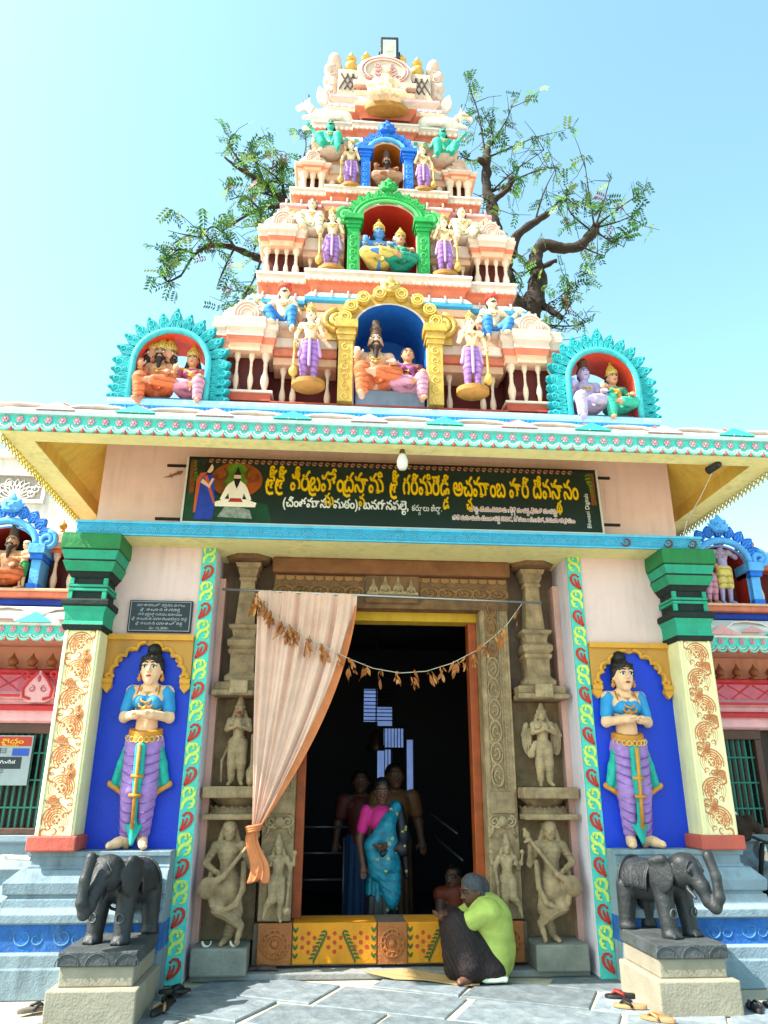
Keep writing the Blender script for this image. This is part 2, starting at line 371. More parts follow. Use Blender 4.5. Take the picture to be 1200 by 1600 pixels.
# beam across the whole front: blue carved face, yellow soffit
b = MB(); b.box(-2.93, 2.93, -.345, 1.5, 3.66, 3.78); beam = b.build('beam', YEL, gate, bev=.006)
b = MB(); b.box(-2.95, 2.95, -.372, -.347, 3.655, 3.79); b.box(-2.96, 2.96, -.385, -.371, 3.768, 3.792, 1); b.box(-2.952, 2.952, -.38, -.371, 3.655, 3.668, 1)
for s in (-1, 1):
    x0, x1 = sorted((s * 2.932, s * 2.955)); b.box(x0, x1, -.345, 1.5, 3.656, 3.79)
b.build('beam_face', [SKYB, SKYB2], gate, bev=.003)
cm = MB()
for k in range(3):
    relief(cm, arc(0, -.02, .052 - .016 * k, 0, 180, 10), .0055, 0, 0, False, 4)
relief(cm, arc(.055, .045, .02, 180, 360, 6), .004, 0, 0, False, 4)
cme = cm.mesh('frieze_scroll', SKYB2, True)
for i in range(49): link('frieze_scroll', cme, beam, (-2.88 + i * .12, -.374, 3.705))
gm = MB(); gm.lathe([(.001, 0), (.03, .002), (.04, .012), (.001, .016)], 10)
brown_sc = P('brown_paint', '7d3a28')
g = MB(); relief(g, spiral(0, 0, .05, .01, 200, 1.2, 16), .009, 0); gmesh = g.mesh('painted_scroll', brown_sc, True)
for x in (2.2, 2.62, 2.86): link('painted_scroll', gmesh, beam, (x, -.384, 3.72))
# ---- pillars at the ends
shaft_scroll = MB(); rs = random.Random(5)
for k, (a0, r0) in enumerate(((200, .118), (215, .096), (230, .075), (245, .055), (260, .036))):
    relief(shaft_scroll, spiral(0, 0, r0, r0 * .82, a0, -.72, 14), .0085, 0, 0, True)
for k in range(7):
    a = R(30 + k * 46); relief(shaft_scroll, spiral(.075 * math.cos(a), .075 * math.sin(a) - .01, .03, .006, math.degrees(a), 1.0, 9), .0075, 0)
relief(shaft_scroll, spiral(.085, .1, .05, .01, 250, .8, 10), .01, 0); relief(shaft_scroll, spiral(-.085, -.11, .045, .01, 70, .8, 10), .01, 0)
for k in range(4): shaft_scroll.ell((.02 * math.cos(k * 1.7), -.003, .025 * math.sin(k * 1.7)), .012, 0, 6, 4)
sme = shaft_scroll.mesh('scroll_motif', SALMON, True)
for s in (-1, 1):
    cx = s * 2.79
    pil = MB(); pil.box(cx - .155, cx + .155, -.29, .02, 1.115, 2.79); p = pil.build('pillar', CREAM, gate, bev=.008)
    for xx in (-.137, .119):
        fr = MB(); fr.box(cx + xx, cx + xx + .018, -.303, -.288, 1.118, 2.79); fr.build('pillar_border', CREAM, p, bev=.003)
    for i in range(7):
        link('scroll_motif', sme, p, (cx, -.288, 1.24 + i * .237), (0, 0, 0), (s * (1 if i % 2 else -1) * .98, 1, 1.0))
        if i < 6: link('scroll_motif', sme, p, (cx + (.05 if i % 2 else -.05), -.289, 1.36 + i * .237), (0, R(60), 0), (s * (1 if i % 2 else -1) * .5, 1, .5))
    q = MB(); q.box(cx - .2, cx + .19, -.33, .02, 1.003, 1.118); q.build('pillar_base', REDB, p, bev=.012)
    # capital
    hw = .17
    def sq(h_, z): return [(cx - h_, -.15 - h_, z), (cx + h_, -.15 - h_, z), (cx + h_, -.15 + h_, z), (cx - h_, -.15 + h_, z)]
    prof = [(.165, 2.79, 3), (.178, 2.83, 3), (.178, 2.835, 1), (.168, 2.87, 1), (.172, 2.95, 1), (.192, 2.995, 3), (.205, 3.01, 3), (.205, 3.05, 3), (.188, 3.065, 3), (.15, 3.067, 3), (.15, 3.14, 1), (.172, 3.14, 1), (.172, 3.165, 3), (.166, 3.167, 3), (.166, 3.175, 1), (.172, 3.178, 1), (.172, 3.2, 3), (.15, 3.2, 3), (.15, 3.26, 3), (.16, 3.262, 3), (.185, 3.3, 3), (.2, 3.315, 0), (.235, 3.40, 3), (.225, 3.405, 3), (.225, 3.42, 1), (.25, 3.50, 3), (.245, 3.51, 2), (.262, 3.515, 2), (.262, 3.61, 2), (.258, 3.66, 2)]
    c = MB(); c.loft([sq(r_, z) for r_, z, m_ in prof], [m_ for r_, z, m_ in prof][:-1]); cap = c.build('capital', [GREEN1, GREEN2, GREEN3, BLKGRN], p, bev=.005)
    for zz, h2 in ((3.067, .073), (3.2, .06)):
        for xx in (-.168, .128):
            d = MB(); d.box(cx + xx, cx + xx + .04, -.318, -.29, zz, zz + h2); d.build('capital_block', GREEN2, p, bev=.004)
    # niche panel
    px0, px1 = sorted((s * 1.862, s * 2.634))
    n_ = MB(); n_.box(px0, px1, -.012, -.001, 1.0, 2.80); n_.build('niche_panel', ROYAL, gate)
    mid = (px0 + px1) / 2; W = (px1 - px0) / 2
    half = [(0, 2.70), (-.05, 2.715), (-.1, 2.70), (-.12, 2.655), (-.19, 2.65), (-.235, 2.61), (-.235, 2.565), (-.29, 2.53), (-.305, 2.48), (-.30, 2.43), (-.345, 2.40), (-.386, 2.40)]
    outer = half + mirror(half[::-1])[0:-1]
    poly = [(-W, 2.80), (-W, 2.40)] + [(x, z) for x, z in reversed(half)][1:] + mirror(half)[1:-1] + [(W, 2.40), (W, 2.80)]
    n_ = MB(); n_.prism([(mid + x, z) for x, z in poly], -.045, -.013); n_.build('arch_spandrel', OCHRE, gate, bev=.004)
    n_ = MB(); n_.box(px0, px1, -.07, -.046, 2.755, 2.805)
    sm = [];  # cusped moulding
    for i in range(len(half) - 1):
        for t in (0, .25, .5, .75):
            a_, b_ = half[i], half[i + 1]; sm.append((a_[0] + (b_[0] - a_[0]) * t, a_[1] + (b_[1] - a_[1]) * t))
    cus = arc(0, 2.70, .001, 0, 0, 1)[:0]
    cus = arc(-.055, 2.68, .055, 70, 190, 6) + arc(-.155, 2.63, .052, 95, 200, 6) + arc(-.235, 2.56, .055, 85, 200, 6) + arc(-.28, 2.475, .05, 80, 215, 6) + spiral(-.335, 2.435, .035, .012, -10, -1.0, 10)
    for q_ in (cus, mirror(cus)): n_.tube([(mid + x, -.05, z) for x, z in q_], .018, 6)
    for sx in (-1, 1):
        n_.box(*sorted((mid + sx * W, mid + sx * (W - .09))), -.075, -.046, 2.365, 2.405)
        n_.prism([(mid + sx * W, 2.365), (mid + sx * (W - .085), 2.365), (mid + sx * (W - .085), 2.33), (mid + sx * (W - .045), 2.28), (mid + sx * W, 2.33)], -.06, -.013)
    n_.build('arch_moulding', OCHRE2, gate, bev=.003)
    # platform with stepped mouldings
    prof = [(.32, -.01, 0), (.32, .19, 0), (.30, .2, 0), (.30, .285, 0), (.24, .30, 1), (.24, .49, 0), (.30, .50, 0), (.30, .56, 0), (.2, .60, 0), (.19, .66, 0), (.16, .67, 0), (.16, .685, 0), (.2, .695, 0), (.21, .775, 0), (.1, .865, 0), (.05, .87, 0), (.05, .89, 0), (.03, .895, 0), (.03, .955, 0), (.06, .962, 0), (.06, 1.0, 0)]
    rings = []
    for d, z, m_ in prof:
        xo, yo = 2.94 + d * .9, -.2 - d * .55
        pts = [(s * 1.86, yo, z), (s * xo, yo, z), (s * xo, 1.4, z), (s * 1.86, 1.4, z)]
        rings.append(pts)
    pl = MB(); pl.loft(rings, [m_ for _, _, m_ in prof][:-1]); plat = pl.build('platform', [BLUEGREY, BLUEPAN], gate, bev=.006)
    # raised scrollwork on the blue band
    for i in range(3):
        sc_ = MB(); relief(sc_, spiral(0, 0, .07, .015, 160, 1.3, 18), .008, 0); relief(sc_, spiral(.1, -.01, .05, .012, 10, -1.0, 14), .007, 0)
        sc_.build('scroll_relief', P('worn_blue_relief', '4f86b8', var=.3, scale=9), plat, (s * (2.3 + i * .3), -.332, .4), smooth=True)
    # painted strip with raised leaves on the jamb front
    x0, x1 = sorted((s * 1.722, s * 1.858)); st = MB(); st.box(x0, x1, -.018, .001, .0, 3.70); strip = st.build('painted_strip', AQUA, gate)
    strip_x = (x0 + x1) / 2
    if s == -1:
        lf = MB()
        def crescent(pts, w, m):
            L = len(pts); pv = [Vector((x, z)) for x, z in pts]; le = []; ri = []
            for i, p_ in enumerate(pv):
                t = (pv[min(i + 1, L - 1)] - pv[max(i - 1, 0)]).normalized(); nrm = Vector((-t.y, t.x)); ww = w * math.sin(PI * (i + .6) / (L + .4)) ** .7
                le.append(tuple(p_ + nrm * ww)); ri.append(tuple(p_ - nrm * ww))
            lf.prism(le + ri[::-1], -.008, .002, m)
        crescent([(-.05, -.09), (-.01, -.065), (.025, -.03), (.042, .01), (.04, .045), (.02, .068), (-.01, .07), (-.03, .052)], .014, 0)
        crescent([(-.05, -.085), (-.022, -.05), (-.004, -.01), (.004, .03)], .01, 0)
        crescent([(-.052, -.078), (-.04, -.045), (-.03, -.01), (-.03, .02)], .008, 0)
        lf.ell((-.03, -.004, .048), (.013, .008, .013), 0, 8, 4)
        red_me = lf.mesh('red_leaf', SCARLET)
        lf = MB()
        crescent([(-.05, -.1), (-.045, -.05), (-.02, -.01), (.015, .0), (.045, .03), (.05, .07)], .017, 0)
        crescent([(-.04, .0), (-.05, .05), (-.03, .085), (.0, .09), (.01, .065)], .016, 0)
        crescent([(.0, -.09), (.035, -.075), (.05, -.03), (.04, .0)], .012, 0)
        crescent([(.01, .1), (.035, .085), (.04, .06)], .01, 0)
        lf.ell((.005, -.004, .05), (.014, .008, .014), 0, 8, 4); lf.ell((.025, -.004, -.05), (.012, .008, .012), 0, 8, 4)
        grn_me = lf.mesh('green_leaf', LIME)
    z = .12; i = 0
    while z < 3.68:
        link('red_leaf' if i % 2 == 0 else 'green_leaf', red_me if i % 2 == 0 else grn_me, strip, (strip_x, -.019, z), (0, 0, 0), ((1, 1, .92) if s < 0 else (-1, 1, .92)))
        z += .183; i += 1
    rd = MB(); rd.tube([(s * 1.885, -.035, 0.02), (s * 1.885, -.035, 3.0)], .006, 5)
# ---- eave: edge band, soffit, roof shell
ev = MB()
XE, YF, YB = 3.42, -1.22, 5.0
def rectring(x, yf, yb, z): return [(-x, yf, z), (x, yf, z), (x, yb, z), (-x, yb, z)]
# underside band and recessed soffit, frieze face, cyma and roof shell to the ledge
rings = [rectring(2.86, .0, YB - 1, 4.79), rectring(3.0, -.5, YB - .7, 4.62), rectring(3.19, -1.0, YB - .22, 4.42), rectring(3.19, -1.0, YB - .22, 4.275), rectring(XE - .01, YF + .01, YB, 4.27)]
ev.loft(rings, [1, 1, 1, 0], cap=False); eave = ev.build('eave_soffit', [YEL, YEL2], gate)
ev = MB(); rings = [rectring(XE - .01, YF + .01, YB, 4.27), rectring(XE, YF, YB, 4.30), rectring(XE, YF, YB, 4.41), rectring(XE + .03, YF - .03, YB + .03, 4.415), rectring(XE + .03, YF - .03, YB + .03, 4.445), rectring(XE + .0, YF + .0, YB, 4.45)]
ev.loft(rings, [0, 0, 1, 1, 1], cap=False); ef = ev.build('eave_frieze', [AQUA, P('pale_aqua', 'a9d8d2', var=.08)], gate)
ev = MB(); rings = [rectring(XE + .02, YF - .02, YB, 4.452), rectring(XE - .03, YF + .03, YB - .05, 4.5), rectring(XE - .25, YF + .26, YB - .2, 4.61), rectring(XE - .45, YF + .75, YB - .5, 4.85), rectring(3.1, .1, YB - .9, 5.13), rectring(3.05, .3, YB - 1.0, 5.22)]
ev.loft(rings, [0] * 5, cap=False); roof = ev.build('roof', WHITE, gate)
# roof edge lotus petals: white scallops with pink and teal gussets, raised ridges
pm = MB()
tri = [(-.23, 0), (0, .085), (.23, 0)]
pm.add([(-.25, -.03, 0), (.25, -.03, 0), (0, .0, .13), (0, .2, .06)], [(0, 1, 2), (0, 2, 3), (1, 3, 2), (0, 3, 1)])
teal_g = pm.mesh('roof_gusset', P('roof_teal', '33b3a4', var=.08)); pink_g = pm.mesh('roof_gusset', P('roof_pink', 'e3a4a4', var=.08))
scm = MB()   # white petal with curved rim
outl = [(-.3, 0), (-.27, .07), (-.16, .125), (0, .145), (.16, .125), (.27, .07), (.3, 0)]
rg = []
for yy, k_ in ((-.02, .92), (-.035, 1.0), (.02, 1.0), (.18, .8)):
    rg.append([(x * k_, yy + .55 * z, z * k_ + (.0 if k_ == 1 else .004)) for x, z in outl])
scm.loft(rg, 0, False, False); white_p = scm.mesh('roof_petal', P('petal_white', 'efe3e0', var=.06, grime=.1, grime_col='c29d98'), 60)
pk = MB(); pk.add([(-.16, 0, .0), (0, -.05, .07), (.16, 0, .0), (0, .3, .1), (-.05, .28, .06), (.05, .28, .06)], [(0, 2, 1), (0, 1, 3, 4), (1, 2, 5, 3), (0, 4, 5, 2)])
peak = pk.mesh('roof_ridge', P('peak_coral', 'df8270', var=.1))
for i in range(11):
    x = -3.3 + i * .66
    link('roof_petal', white_p, roof, (x, YF - .005, 4.455), (R(-6), 0, 0), (1, 1, .8))
    link('roof_gusset', teal_g if i % 2 else pink_g, roof, (x + .33, YF - .005, 4.456), (R(-8), 0, 0), (.72, 1, .75))
    if i % 1 == 0: link('roof_ridge', peak, roof, (x + .33, YF + .2, 4.575), (R(4), 0, 0), (.9, .9, .72))
# frieze ornaments: rosettes and swags
ro = MB()
for k in range(6): ro.ell((.021 * math.cos(k * PI / 3), 0, .021 * math.sin(k * PI / 3)), (.0135, .009, .0135), 0, 6, 4)
ro.ell((0, -.006, 0), (.012, .01, .012), 1, 6, 4); rose_me = ro.mesh('rosette', [P('rosette_pink', 'd39cae'), ROSE], True)
sw = MB(); sw.tube([(x, 0, z) for x, z in arc(0, .02, .058, 180, 360, 12, .055)], .0125, 6, 0)
sw.tube([(x, .004, z) for x, z in arc(0, .02, .036, 180, 360, 10, .03)], .008, 5, 1); sw_me = sw.mesh('swag', [P('swag_mint', '7fd0bf', var=.08), WHITE], True)
tu = MB(); tu.lathe([(.001, -.055), (.012, -.05), (.016, -.03), (.007, -.005), (.012, .0), (.007, .012), (.001, .016)], 8); tas = tu.mesh('tassel', [P('tassel_red', 'c2564e')], True)
def frieze(axis, a0, a1, fixed, z, par, step=.1155):
    n = int(round((a1 - a0) / step)); d = (a1 - a0) / n
    for i in range(n):
        a = a0 + d * (i + .5); loc = (a, fixed - .008, z) if axis == 'x' else (fixed, a, z); rz = 0 if axis == 'x' else (PI / 2 if fixed > 0 else -PI / 2)
        link('rosette', rose_me, par, (loc[0], loc[1], z + .065), (0, 0, rz)); link('swag', sw_me, par, (loc[0], loc[1], z + .006), (0, 0, rz), (d / .1155, 1, 1))
        lt = (a - d / 2, fixed - .01, z + .01) if axis == 'x' else (fixed, a - d / 2, z + .01); link('tassel', tas, par, lt, (0, 0, rz))
frieze('x', -XE, XE, YF, 4.305, ef)
for s in (-1, 1):
    # side eave edge: pierced lace of small rings below the band
    lc = MB(); lc.tube([(x, 0, z) for x, z in arc(0, 0, .026, 0, 360, 12)], .0085, 5, 0); lc.box(-.006, .006, -.006, .006, -.055, -.025); lme = lc.mesh('lace_ring', P('lace_yellow', 'cdb64a'), True)
    for i in range(52): link('lace_ring', lme, ef, (s * (XE - .015), YF + .1 + i * .075, 4.245), (0, 0, PI / 2))
# blue ledge above the roof
lg = MB()
rings = [rectring(3.0, .36, 3.9, 5.2), rectring(3.0, .36, 3.9, 5.27), rectring(3.04, .31, 3.95, 5.30), rectring(3.04, .31, 3.95, 5.345), rectring(3.06, .29, 3.97, 5.37), rectring(3.06, .29, 3.97, 5.42), rectring(3.0, .36, 3.9, 5.425)]
lg.loft(rings, [1, 0, 0, 2, 2, 2], cap=True); ledge = lg.build('ledge', [P('azure', '1f7fd6', var=.1), P('deep_azure', '1657b4'), P('ice_blue', '9ccbe6', var=.06)], gate, bev=.006)
dl = MB(); dl.prism([(-.019, .05), (.019, .05), (.017, .012), (0, -.006), (-.017, .012)], -.009, .004); dme = dl.mesh('ledge_tooth', P('tooth_blue', '2f93dd', var=.1))
for i in range(126): link('ledge_tooth', dme, ledge, (-3.02 + i * .0483, .312, 5.292))
# ================================================================== the tower
tower = thing('temple_tower', 'tall tapering cream and coral temple tower with tiers of niches above the gateway', 'tower', (0, 0, 5.425))
TZ = 5.425
YC = 2.45
def yf(z): return .55 + .17 * (z - 5.8)
def plan(hw, yfr, bay=None, pj=0, z=0, d=0):
    # outline of a tier: rectangle with a projecting centre bay at front (and back)
    h = hw + d; y0 = yfr - d; yb = 2 * YC - y0
    if not bay: return [(-h, y0, z), (h, y0, z), (h, yb, z), (-h, yb, z)]
    b_ = bay + d; yp = y0 - pj
    return [(-h, y0, z), (-b_, y0, z), (-b_, yp, z), (b_, yp, z), (b_, y0, z), (h, y0, z), (h, yb, z), (-h, yb, z)]
def mould(name, prof, hw, yfr, mats, bay=None, pj=0, bev=.008, parent=None):
    # prof: (offset, z, material)
    m = MB(); m.loft([[(x, y, z - TZ) for x, y, z in plan(hw, yfr, bay, pj, z, d)] for d, z, _ in prof], [q for _, _, q in prof][:-1])
    return m.build(name, mats, parent or tower, bev=bev)
P('plinth_red', 'b04a35', var=.12); P('gold_scroll', 'dbb95a'); P('green_scroll', '56bf6a'); P('relief_pink', 'd9a89a', var=.1)
LIP = [IVORY, CORAL, PEACH, MAROON, P('ribbon_blue', '3f9ad0', var=.12), WHITE, ROSE]
bal_p = [(.0, 0), (.9, 0), (.9, .06), (.55, .09), (.75, .2), (.95, .3), (.85, .4), (.5, .52), (.42, .66), (.5, .74), (.42, .78), (.7, .86), (1.0, .92), (1.0, 1.0), (.0, 1.0)]
bl = MB(); bl.lathe(bal_p, 12); bal_me = bl.mesh('baluster', P('baluster_cream', 'efd0b8', var=.1), 50)
pst = MB(); pst.lathe([(0, 0), (1, 0), (1, .1), (.75, .13), (.7, .74), (.8, .8), (1.05, .86), (1.15, .93), (1.15, 1), (0, 1)], 14); post_me = pst.mesh('baluster', P('baluster_cream', ''), 50)
def balus(x, y, z0, z1, r, par, me=None): return link('baluster', me or bal_me, par, (x, y, z0 - TZ), (0, 0, 0), (r, r, z1 - z0))
def pavilion(s, x_in, x_out, yfr, z0, z1, z2, z3, nb, par, depth=.55, plinth=None, me=None, br=.045):
    # corner shrine: maroon core, balusters, cream entablature, barrel dome with a carved gable
    xa, xb = sorted((s * x_in, s * x_out))
    c = MB(); c.box(xa + .06, xb - .06, yfr + .14, yfr + depth, z0 - TZ, z1 - TZ); pv = c.build('pavilion_core', MAROON, par)
    if plinth:
        c = MB(); c.box(xa - .01, xb + .01, yfr - .02, yfr + depth, plinth - TZ, z0 - TZ - .03); c.box(xa - .03, xb + .03, yfr - .04, yfr + depth, z0 - TZ - .03, z0 - TZ, 1); c.build('pavilion_plinth', [P('plinth_red', 'b04a35', var=.12), IVORY], par, bev=.006)
    for i in range(nb):
        x = xa + .075 + (xb - xa - .15) * i / (nb - 1)
        balus(x, yfr + .055, z0, z1, br * (1.15 if i in (0, nb - 1) else .8), pv, me)
    for i in range(1, 3): balus((xa + .05) if s < 0 else (xb - .05), yfr + .055 + i * .16, z0, z1, br * .85, pv, me)
    h = z2 - z1
    prof = [(0, 0, 2), (.0, .2, 2), (.015, .22, 1), (.03, .4, 1), (.035, .42, 0), (.03, .6, 0), (.055, .66, 0), (.06, .8, 0), (.045, .82, 0), (.05, 1.0, 0)]
    e = MB(); rg = []
    for d, t, m_ in prof:
        z = z1 + h * t - TZ
        mid = (xa + xb) / 2; w3 = (xb - xa) * .28
        rg.append([(xa - d, yfr - d, z), (mid - w3 - d, yfr - d, z), (mid - w3 - d, yfr - d - .03, z), (mid + w3 + d, yfr - d - .03, z), (mid + w3 + d, yfr - d, z), (xb + d, yfr - d, z), (xb + d, yfr + depth, z), (xa - d, yfr + depth, z)])
    e.loft(rg, [m_ for _, _, m_ in prof][:-1]); e.build('entablature', LIP, pv, bev=.006)
    # dome
    dm = MB(); cx = (xa + xb) / 2; W = (xb - xa) / 2 + .03; H_ = z3 - z2; rg = []
    for t in range(9):
        a = PI / 2 * t / 8
        x_ = W * (math.cos(a) ** .7); z = z2 + H_ * math.sin(a) - TZ; dd = depth * .5 * (math.cos(a) ** .7)
        cy = yfr + depth * .5 - .03
        rg.append([(cx + x_ * math.copysign(abs(math.cos(b)) ** .55, math.cos(b)), cy + dd * math.copysign(abs(math.sin(b)) ** .55, math.sin(b)), z) for b in [2 * PI * j / 20 for j in range(20)]])
    dm.loft(rg, 0); dme_ = dm.build('dome', IVORY, pv, smooth=50)
    g = MB(); gx = cx; gw = W * .42; gy = yfr - .035; zz = z2 - TZ
    g.prism(arch_poly(gw, zz, zz + H_ * .25, H_ * .62, 12, gx), gy - .012, gy + .12)
    for r_ in (.95, .7, .45): relief(g, [(gx + gw * r_ * math.cos(R(a)), zz + H_ * .18 + H_ * .6 * r_ * math.sin(R(a))) for a in range(-10, 191, 20)], .009, gy - .014, 1, False)
    for a in range(0, 181, 30): g.ell((gx + gw * 1.02 * math.cos(R(a)), gy, zz + H_ * .25 + H_ * .66 * math.sin(R(a))), .02, 0, 6, 4)
    g.build('gable', [IVORY, P('relief_pink', 'd9a89a', var=.1)], pv, smooth=40)
    return pv
def leaf_arch(par, cx, y, zs, hw, rz, n, size, m, m2, tail=0, name='arch_leaf', top=1.4):
    # flame leaves fanned around an arch
    lm = MB(); lm.prism(petal(.5, 1.0, 8), -.10, .16, 0)
    relief(lm, spiral(0, .62, .2, .05, 250, 1.2, 14), .035, -.11, 1); relief(lm, [(-.22, .1), (-.25, .35), (-.12, .55)], .035, -.11, 1); relief(lm, [(.22, .1), (.25, .35), (.12, .55)], .035, -.11, 1); relief(lm, [(0, .02), (.02, .25), (0, .42)], .04, -.11, 1)
    lm.ell((0, -.1, .9), (.09, .08, .1), 0, 6, 4)
    me = lm.mesh(name, [m, m2], 40)
    pts = []
    if tail:
        for s in (-1, 1):
            for i in range(tail): pts.append((cx + s * hw, zs - (tail - i) * size * .75 + size * .2, s * R(-62 - 22 * (tail - i) / tail) * -1 if False else (R(72) * -s), .92))
    for i in range(n):
        a = PI * (i + .5) / n if n % 2 == 0 else PI * i / (n - 1)
        x, z = cx - hw * math.cos(a), zs + rz * math.sin(a)
        nx, nz = -math.cos(a) / hw, math.sin(a) / rz; rot = math.atan2(nx, nz) * .92
        pts.append((x, z, -rot if False else rot, top if abs(a - PI / 2) < .02 else 1))
    for x, z, ro_, sc in pts:
        o = link(name, me, par, (x, y, z - TZ), (0, ro_, 0), (size * sc, size, size * sc))
def niche(par, cx, yfr, z0, hw, zs, rz, depth, frame_m, in_m, ow, back=True, name='niche', face_y=None, back_m=None, th=.02):
    # arched recess: front plate with arch opening, vaulted interior
    n = 18; fy = yfr
    op = arch_poly(hw, z0 - TZ, zs - TZ, rz, n, cx)
    sh = MB()
    fr_ = [(x, fy, z) for x, z in op]; bk = [(x, fy + depth, z) for x, z in op]
    sh.loft([fr_, bk], 0, False, False)
    if back: sh.add(bk, [tuple(range(len(bk)))], 1)
    sh.add([(cx - hw, fy, z0 - TZ), (cx + hw, fy, z0 - TZ), (cx + hw, fy + depth, z0 - TZ), (cx - hw, fy + depth, z0 - TZ)], [(0, 1, 2, 3)], 0)
    o2 = [(cx + (x - cx) * (1 + th / hw), z if i in (0, len(op) - 1) else (z + (th if z > zs - TZ else 0))) for i, (x, z) in enumerate(op)]
    f2 = [(x, fy, z) for x, z in o2]; b2 = [(x, fy + depth + .01, z) for x, z in o2]
    sh.loft([f2, b2], 2, False, False); sh.loft([fr_, f2], 2, False, False)
    if back: sh.add(b2, [tuple(range(len(b2)))], 2)
    return sh.build(name, [in_m, back_m or in_m, frame_m], par, smooth=40)
# ---- tier one
t1 = mould('tier', [(0, 5.426, 0), (0, 5.52, 0), (.02, 5.53, 0), (.02, 5.56, 0)], 1.99, yf(5.6) - .0, [P('plinth_red', ''), IVORY], None, 0)
core = MB(); core.box(-1.75, -.46, .95, 2 * YC - .95, 5.5 - TZ, 7.1 - TZ); core.box(.46, 1.75, .95, 2 * YC - .95, 5.5 - TZ, 7.1 - TZ); core.box(-.46, .46, 1.35, 2 * YC - .95, 5.5 - TZ, 7.1 - TZ); core.build('core_wall', MAROON, tower)
# recess balusters and lintel
for s in (-1, 1):
    xa, xb = sorted((s * .62, s * 1.36))
    q = MB(); q.box(xa, xb, .62, .95, 6.1 - TZ, 6.2 - TZ, 2); q.box(xa, xb, .58, .95, 6.2 - TZ, 6.3 - TZ, 1); q.box(xa, xb, .55, .95, 6.3 - TZ, 6.42 - TZ, 0); q.box(xa, xb, .60, .95, 6.42 - TZ, 6.6 - TZ, 2); q.build('recess_lintel', LIP, t1, bev=.01)
    for x in (.72, 1.12, 1.24): balus(s * x, .72, 5.56, 6.1, .04, t1)
    pavilion(s, 1.36, 2.0, yf(5.6), 5.68, 6.19, 6.62, 6.9, 4, tower, .6, 5.45)
    # lozenge crest panel flanking the arch
    z0 = 6.6
    q = MB(); q.prism([(s * .55, z0 - TZ), (s * 1.2, z0 - TZ), (s * 1.12, z0 + .3 - TZ), (s * .75, z0 + .3 - TZ), (s * .55, z0 + .22 - TZ)], .7, .95)
    for k in range(7):
        x = .6 + k * .085
        for dd in (-.085, .085):
            if .55 < x + dd < 1.19: q.tube([(s * x, .695, z0 + .02 - TZ), (s * (x + dd), .695, z0 + .2 - TZ)], .008, 4, 1)
    q.build('lozenge_panel', [PEACH, CORAL], tower)
    for k in range(3):
        u_ = MB(); u_.lathe([(.0, 0), (.03, .005), (.02, .025), (.04, .05), (.045, .07), (.03, .1), (.012, .115), (.012, .13), (0, .155)], 10)
        u_.build('finial', GOLD2, tower, (s * (.72 + k * .15), .78, 6.9 - TZ), smooth=50)
# upper roll cornice of tier one
def cornice(z0, z1, hw, bay, pj, yfr, band, name='cornice'):
    h = z1 - z0
    prof = [(-.1, z0, 2), (-.02, z0 + .04 * h, 2), (.0, z0 + .3 * h, band), (.035, z0 + .36 * h, band), (.035, z0 + .55 * h, 5), (.02, z0 + .6 * h, 5), (-.03, z0 + .85 * h, 5), (-.1, z1, 5)]
    c = mould(name, prof, hw, yfr, LIP + [P('band_pink', 'e8b4a8')], bay, pj, .01)
    return c
c1 = cornice(6.93, 7.26, 1.72, 1.0, .1, yf(7.0) + .05, 4)
# seams on the white roll
def rolls(par, z, y, xs, h, w=.02):
    rm = MB(); rm.tube([(0, -.035, 0), (0, -.01, h * .6), (0, .06, h)], .014, 5); me = rm.mesh('roll_seam', P('seam_pink', 'e3bdb0'), True)
    for x in xs: link('roll_seam', me, par, (x, y, z - TZ))
rolls(c1, 7.12, yf(7) + .05 - .1, [-.9 + i * .2 for i in range(10)], .14)
rolls(c1, 7.12, yf(7) + .05, [s * (1.15 + i * .2) for s in (-1, 1) for i in range(3)], .14)
# centre niche with gold pillars and arch
def pillars(par, xs, yfr, z0, z1, w, m, m2, cap_h=.14):
    for x in xs:
        p_ = MB(); p_.box(x - w, x + w, yfr - .06, yfr + .12, z0 - TZ, z1 - cap_h - TZ)
        z = z1 - cap_h - TZ
        for k, (e_, h_) in enumerate(((.015, .25), (.03, .2), (.02, .15), (.05, .4))):
            p_.box(x - w - e_, x + w + e_, yfr - .06 - e_, yfr + .12, z, z + cap_h * h_); z += cap_h * h_
        pb = p_.build('niche_pillar', m, par, bev=.004)
        r_ = MB(); zz = z0 + .06; k = 0
        while zz < z1 - cap_h - w:
            relief(r_, spiral(0, zz - TZ, w * .62, w * .15, 90 if k % 2 else 270, 1.3 * (1 if k % 2 else -1), 12), w * .14, 0); zz += w * 1.5; k += 1
        if r_.v: r_.build('pillar_scroll', m2, pb, (x, yfr - .062, 0), smooth=True)
n1 = niche(tower, 0, yf(5.6) - .02, 5.5, .42, 6.55, .36, .8, IVORY, P('niche_blue', '1668c9', var=.12), .6)
pillars(tower, (-.52, .52), yf(5.6) - .04, 5.55, 6.6, .085, GOLD, P('gold_scroll', 'dbb95a'), .26)
fp = MB()   # spandrel behind the arch
op = arch_poly(.44, 6.4 - TZ, 6.55 - TZ, .38, 18)
outr = arch_poly(.74, 6.4 - TZ, 6.52 - TZ, .56, 18)
fp.loft([[(x, .52, z) for x, z in op], [(x, .52, z) for x, z in outr], [(x, .75, z) for x, z in outr]], 0, False, False); fp.build('arch_spandrel', GOLD, tower, smooth=40)
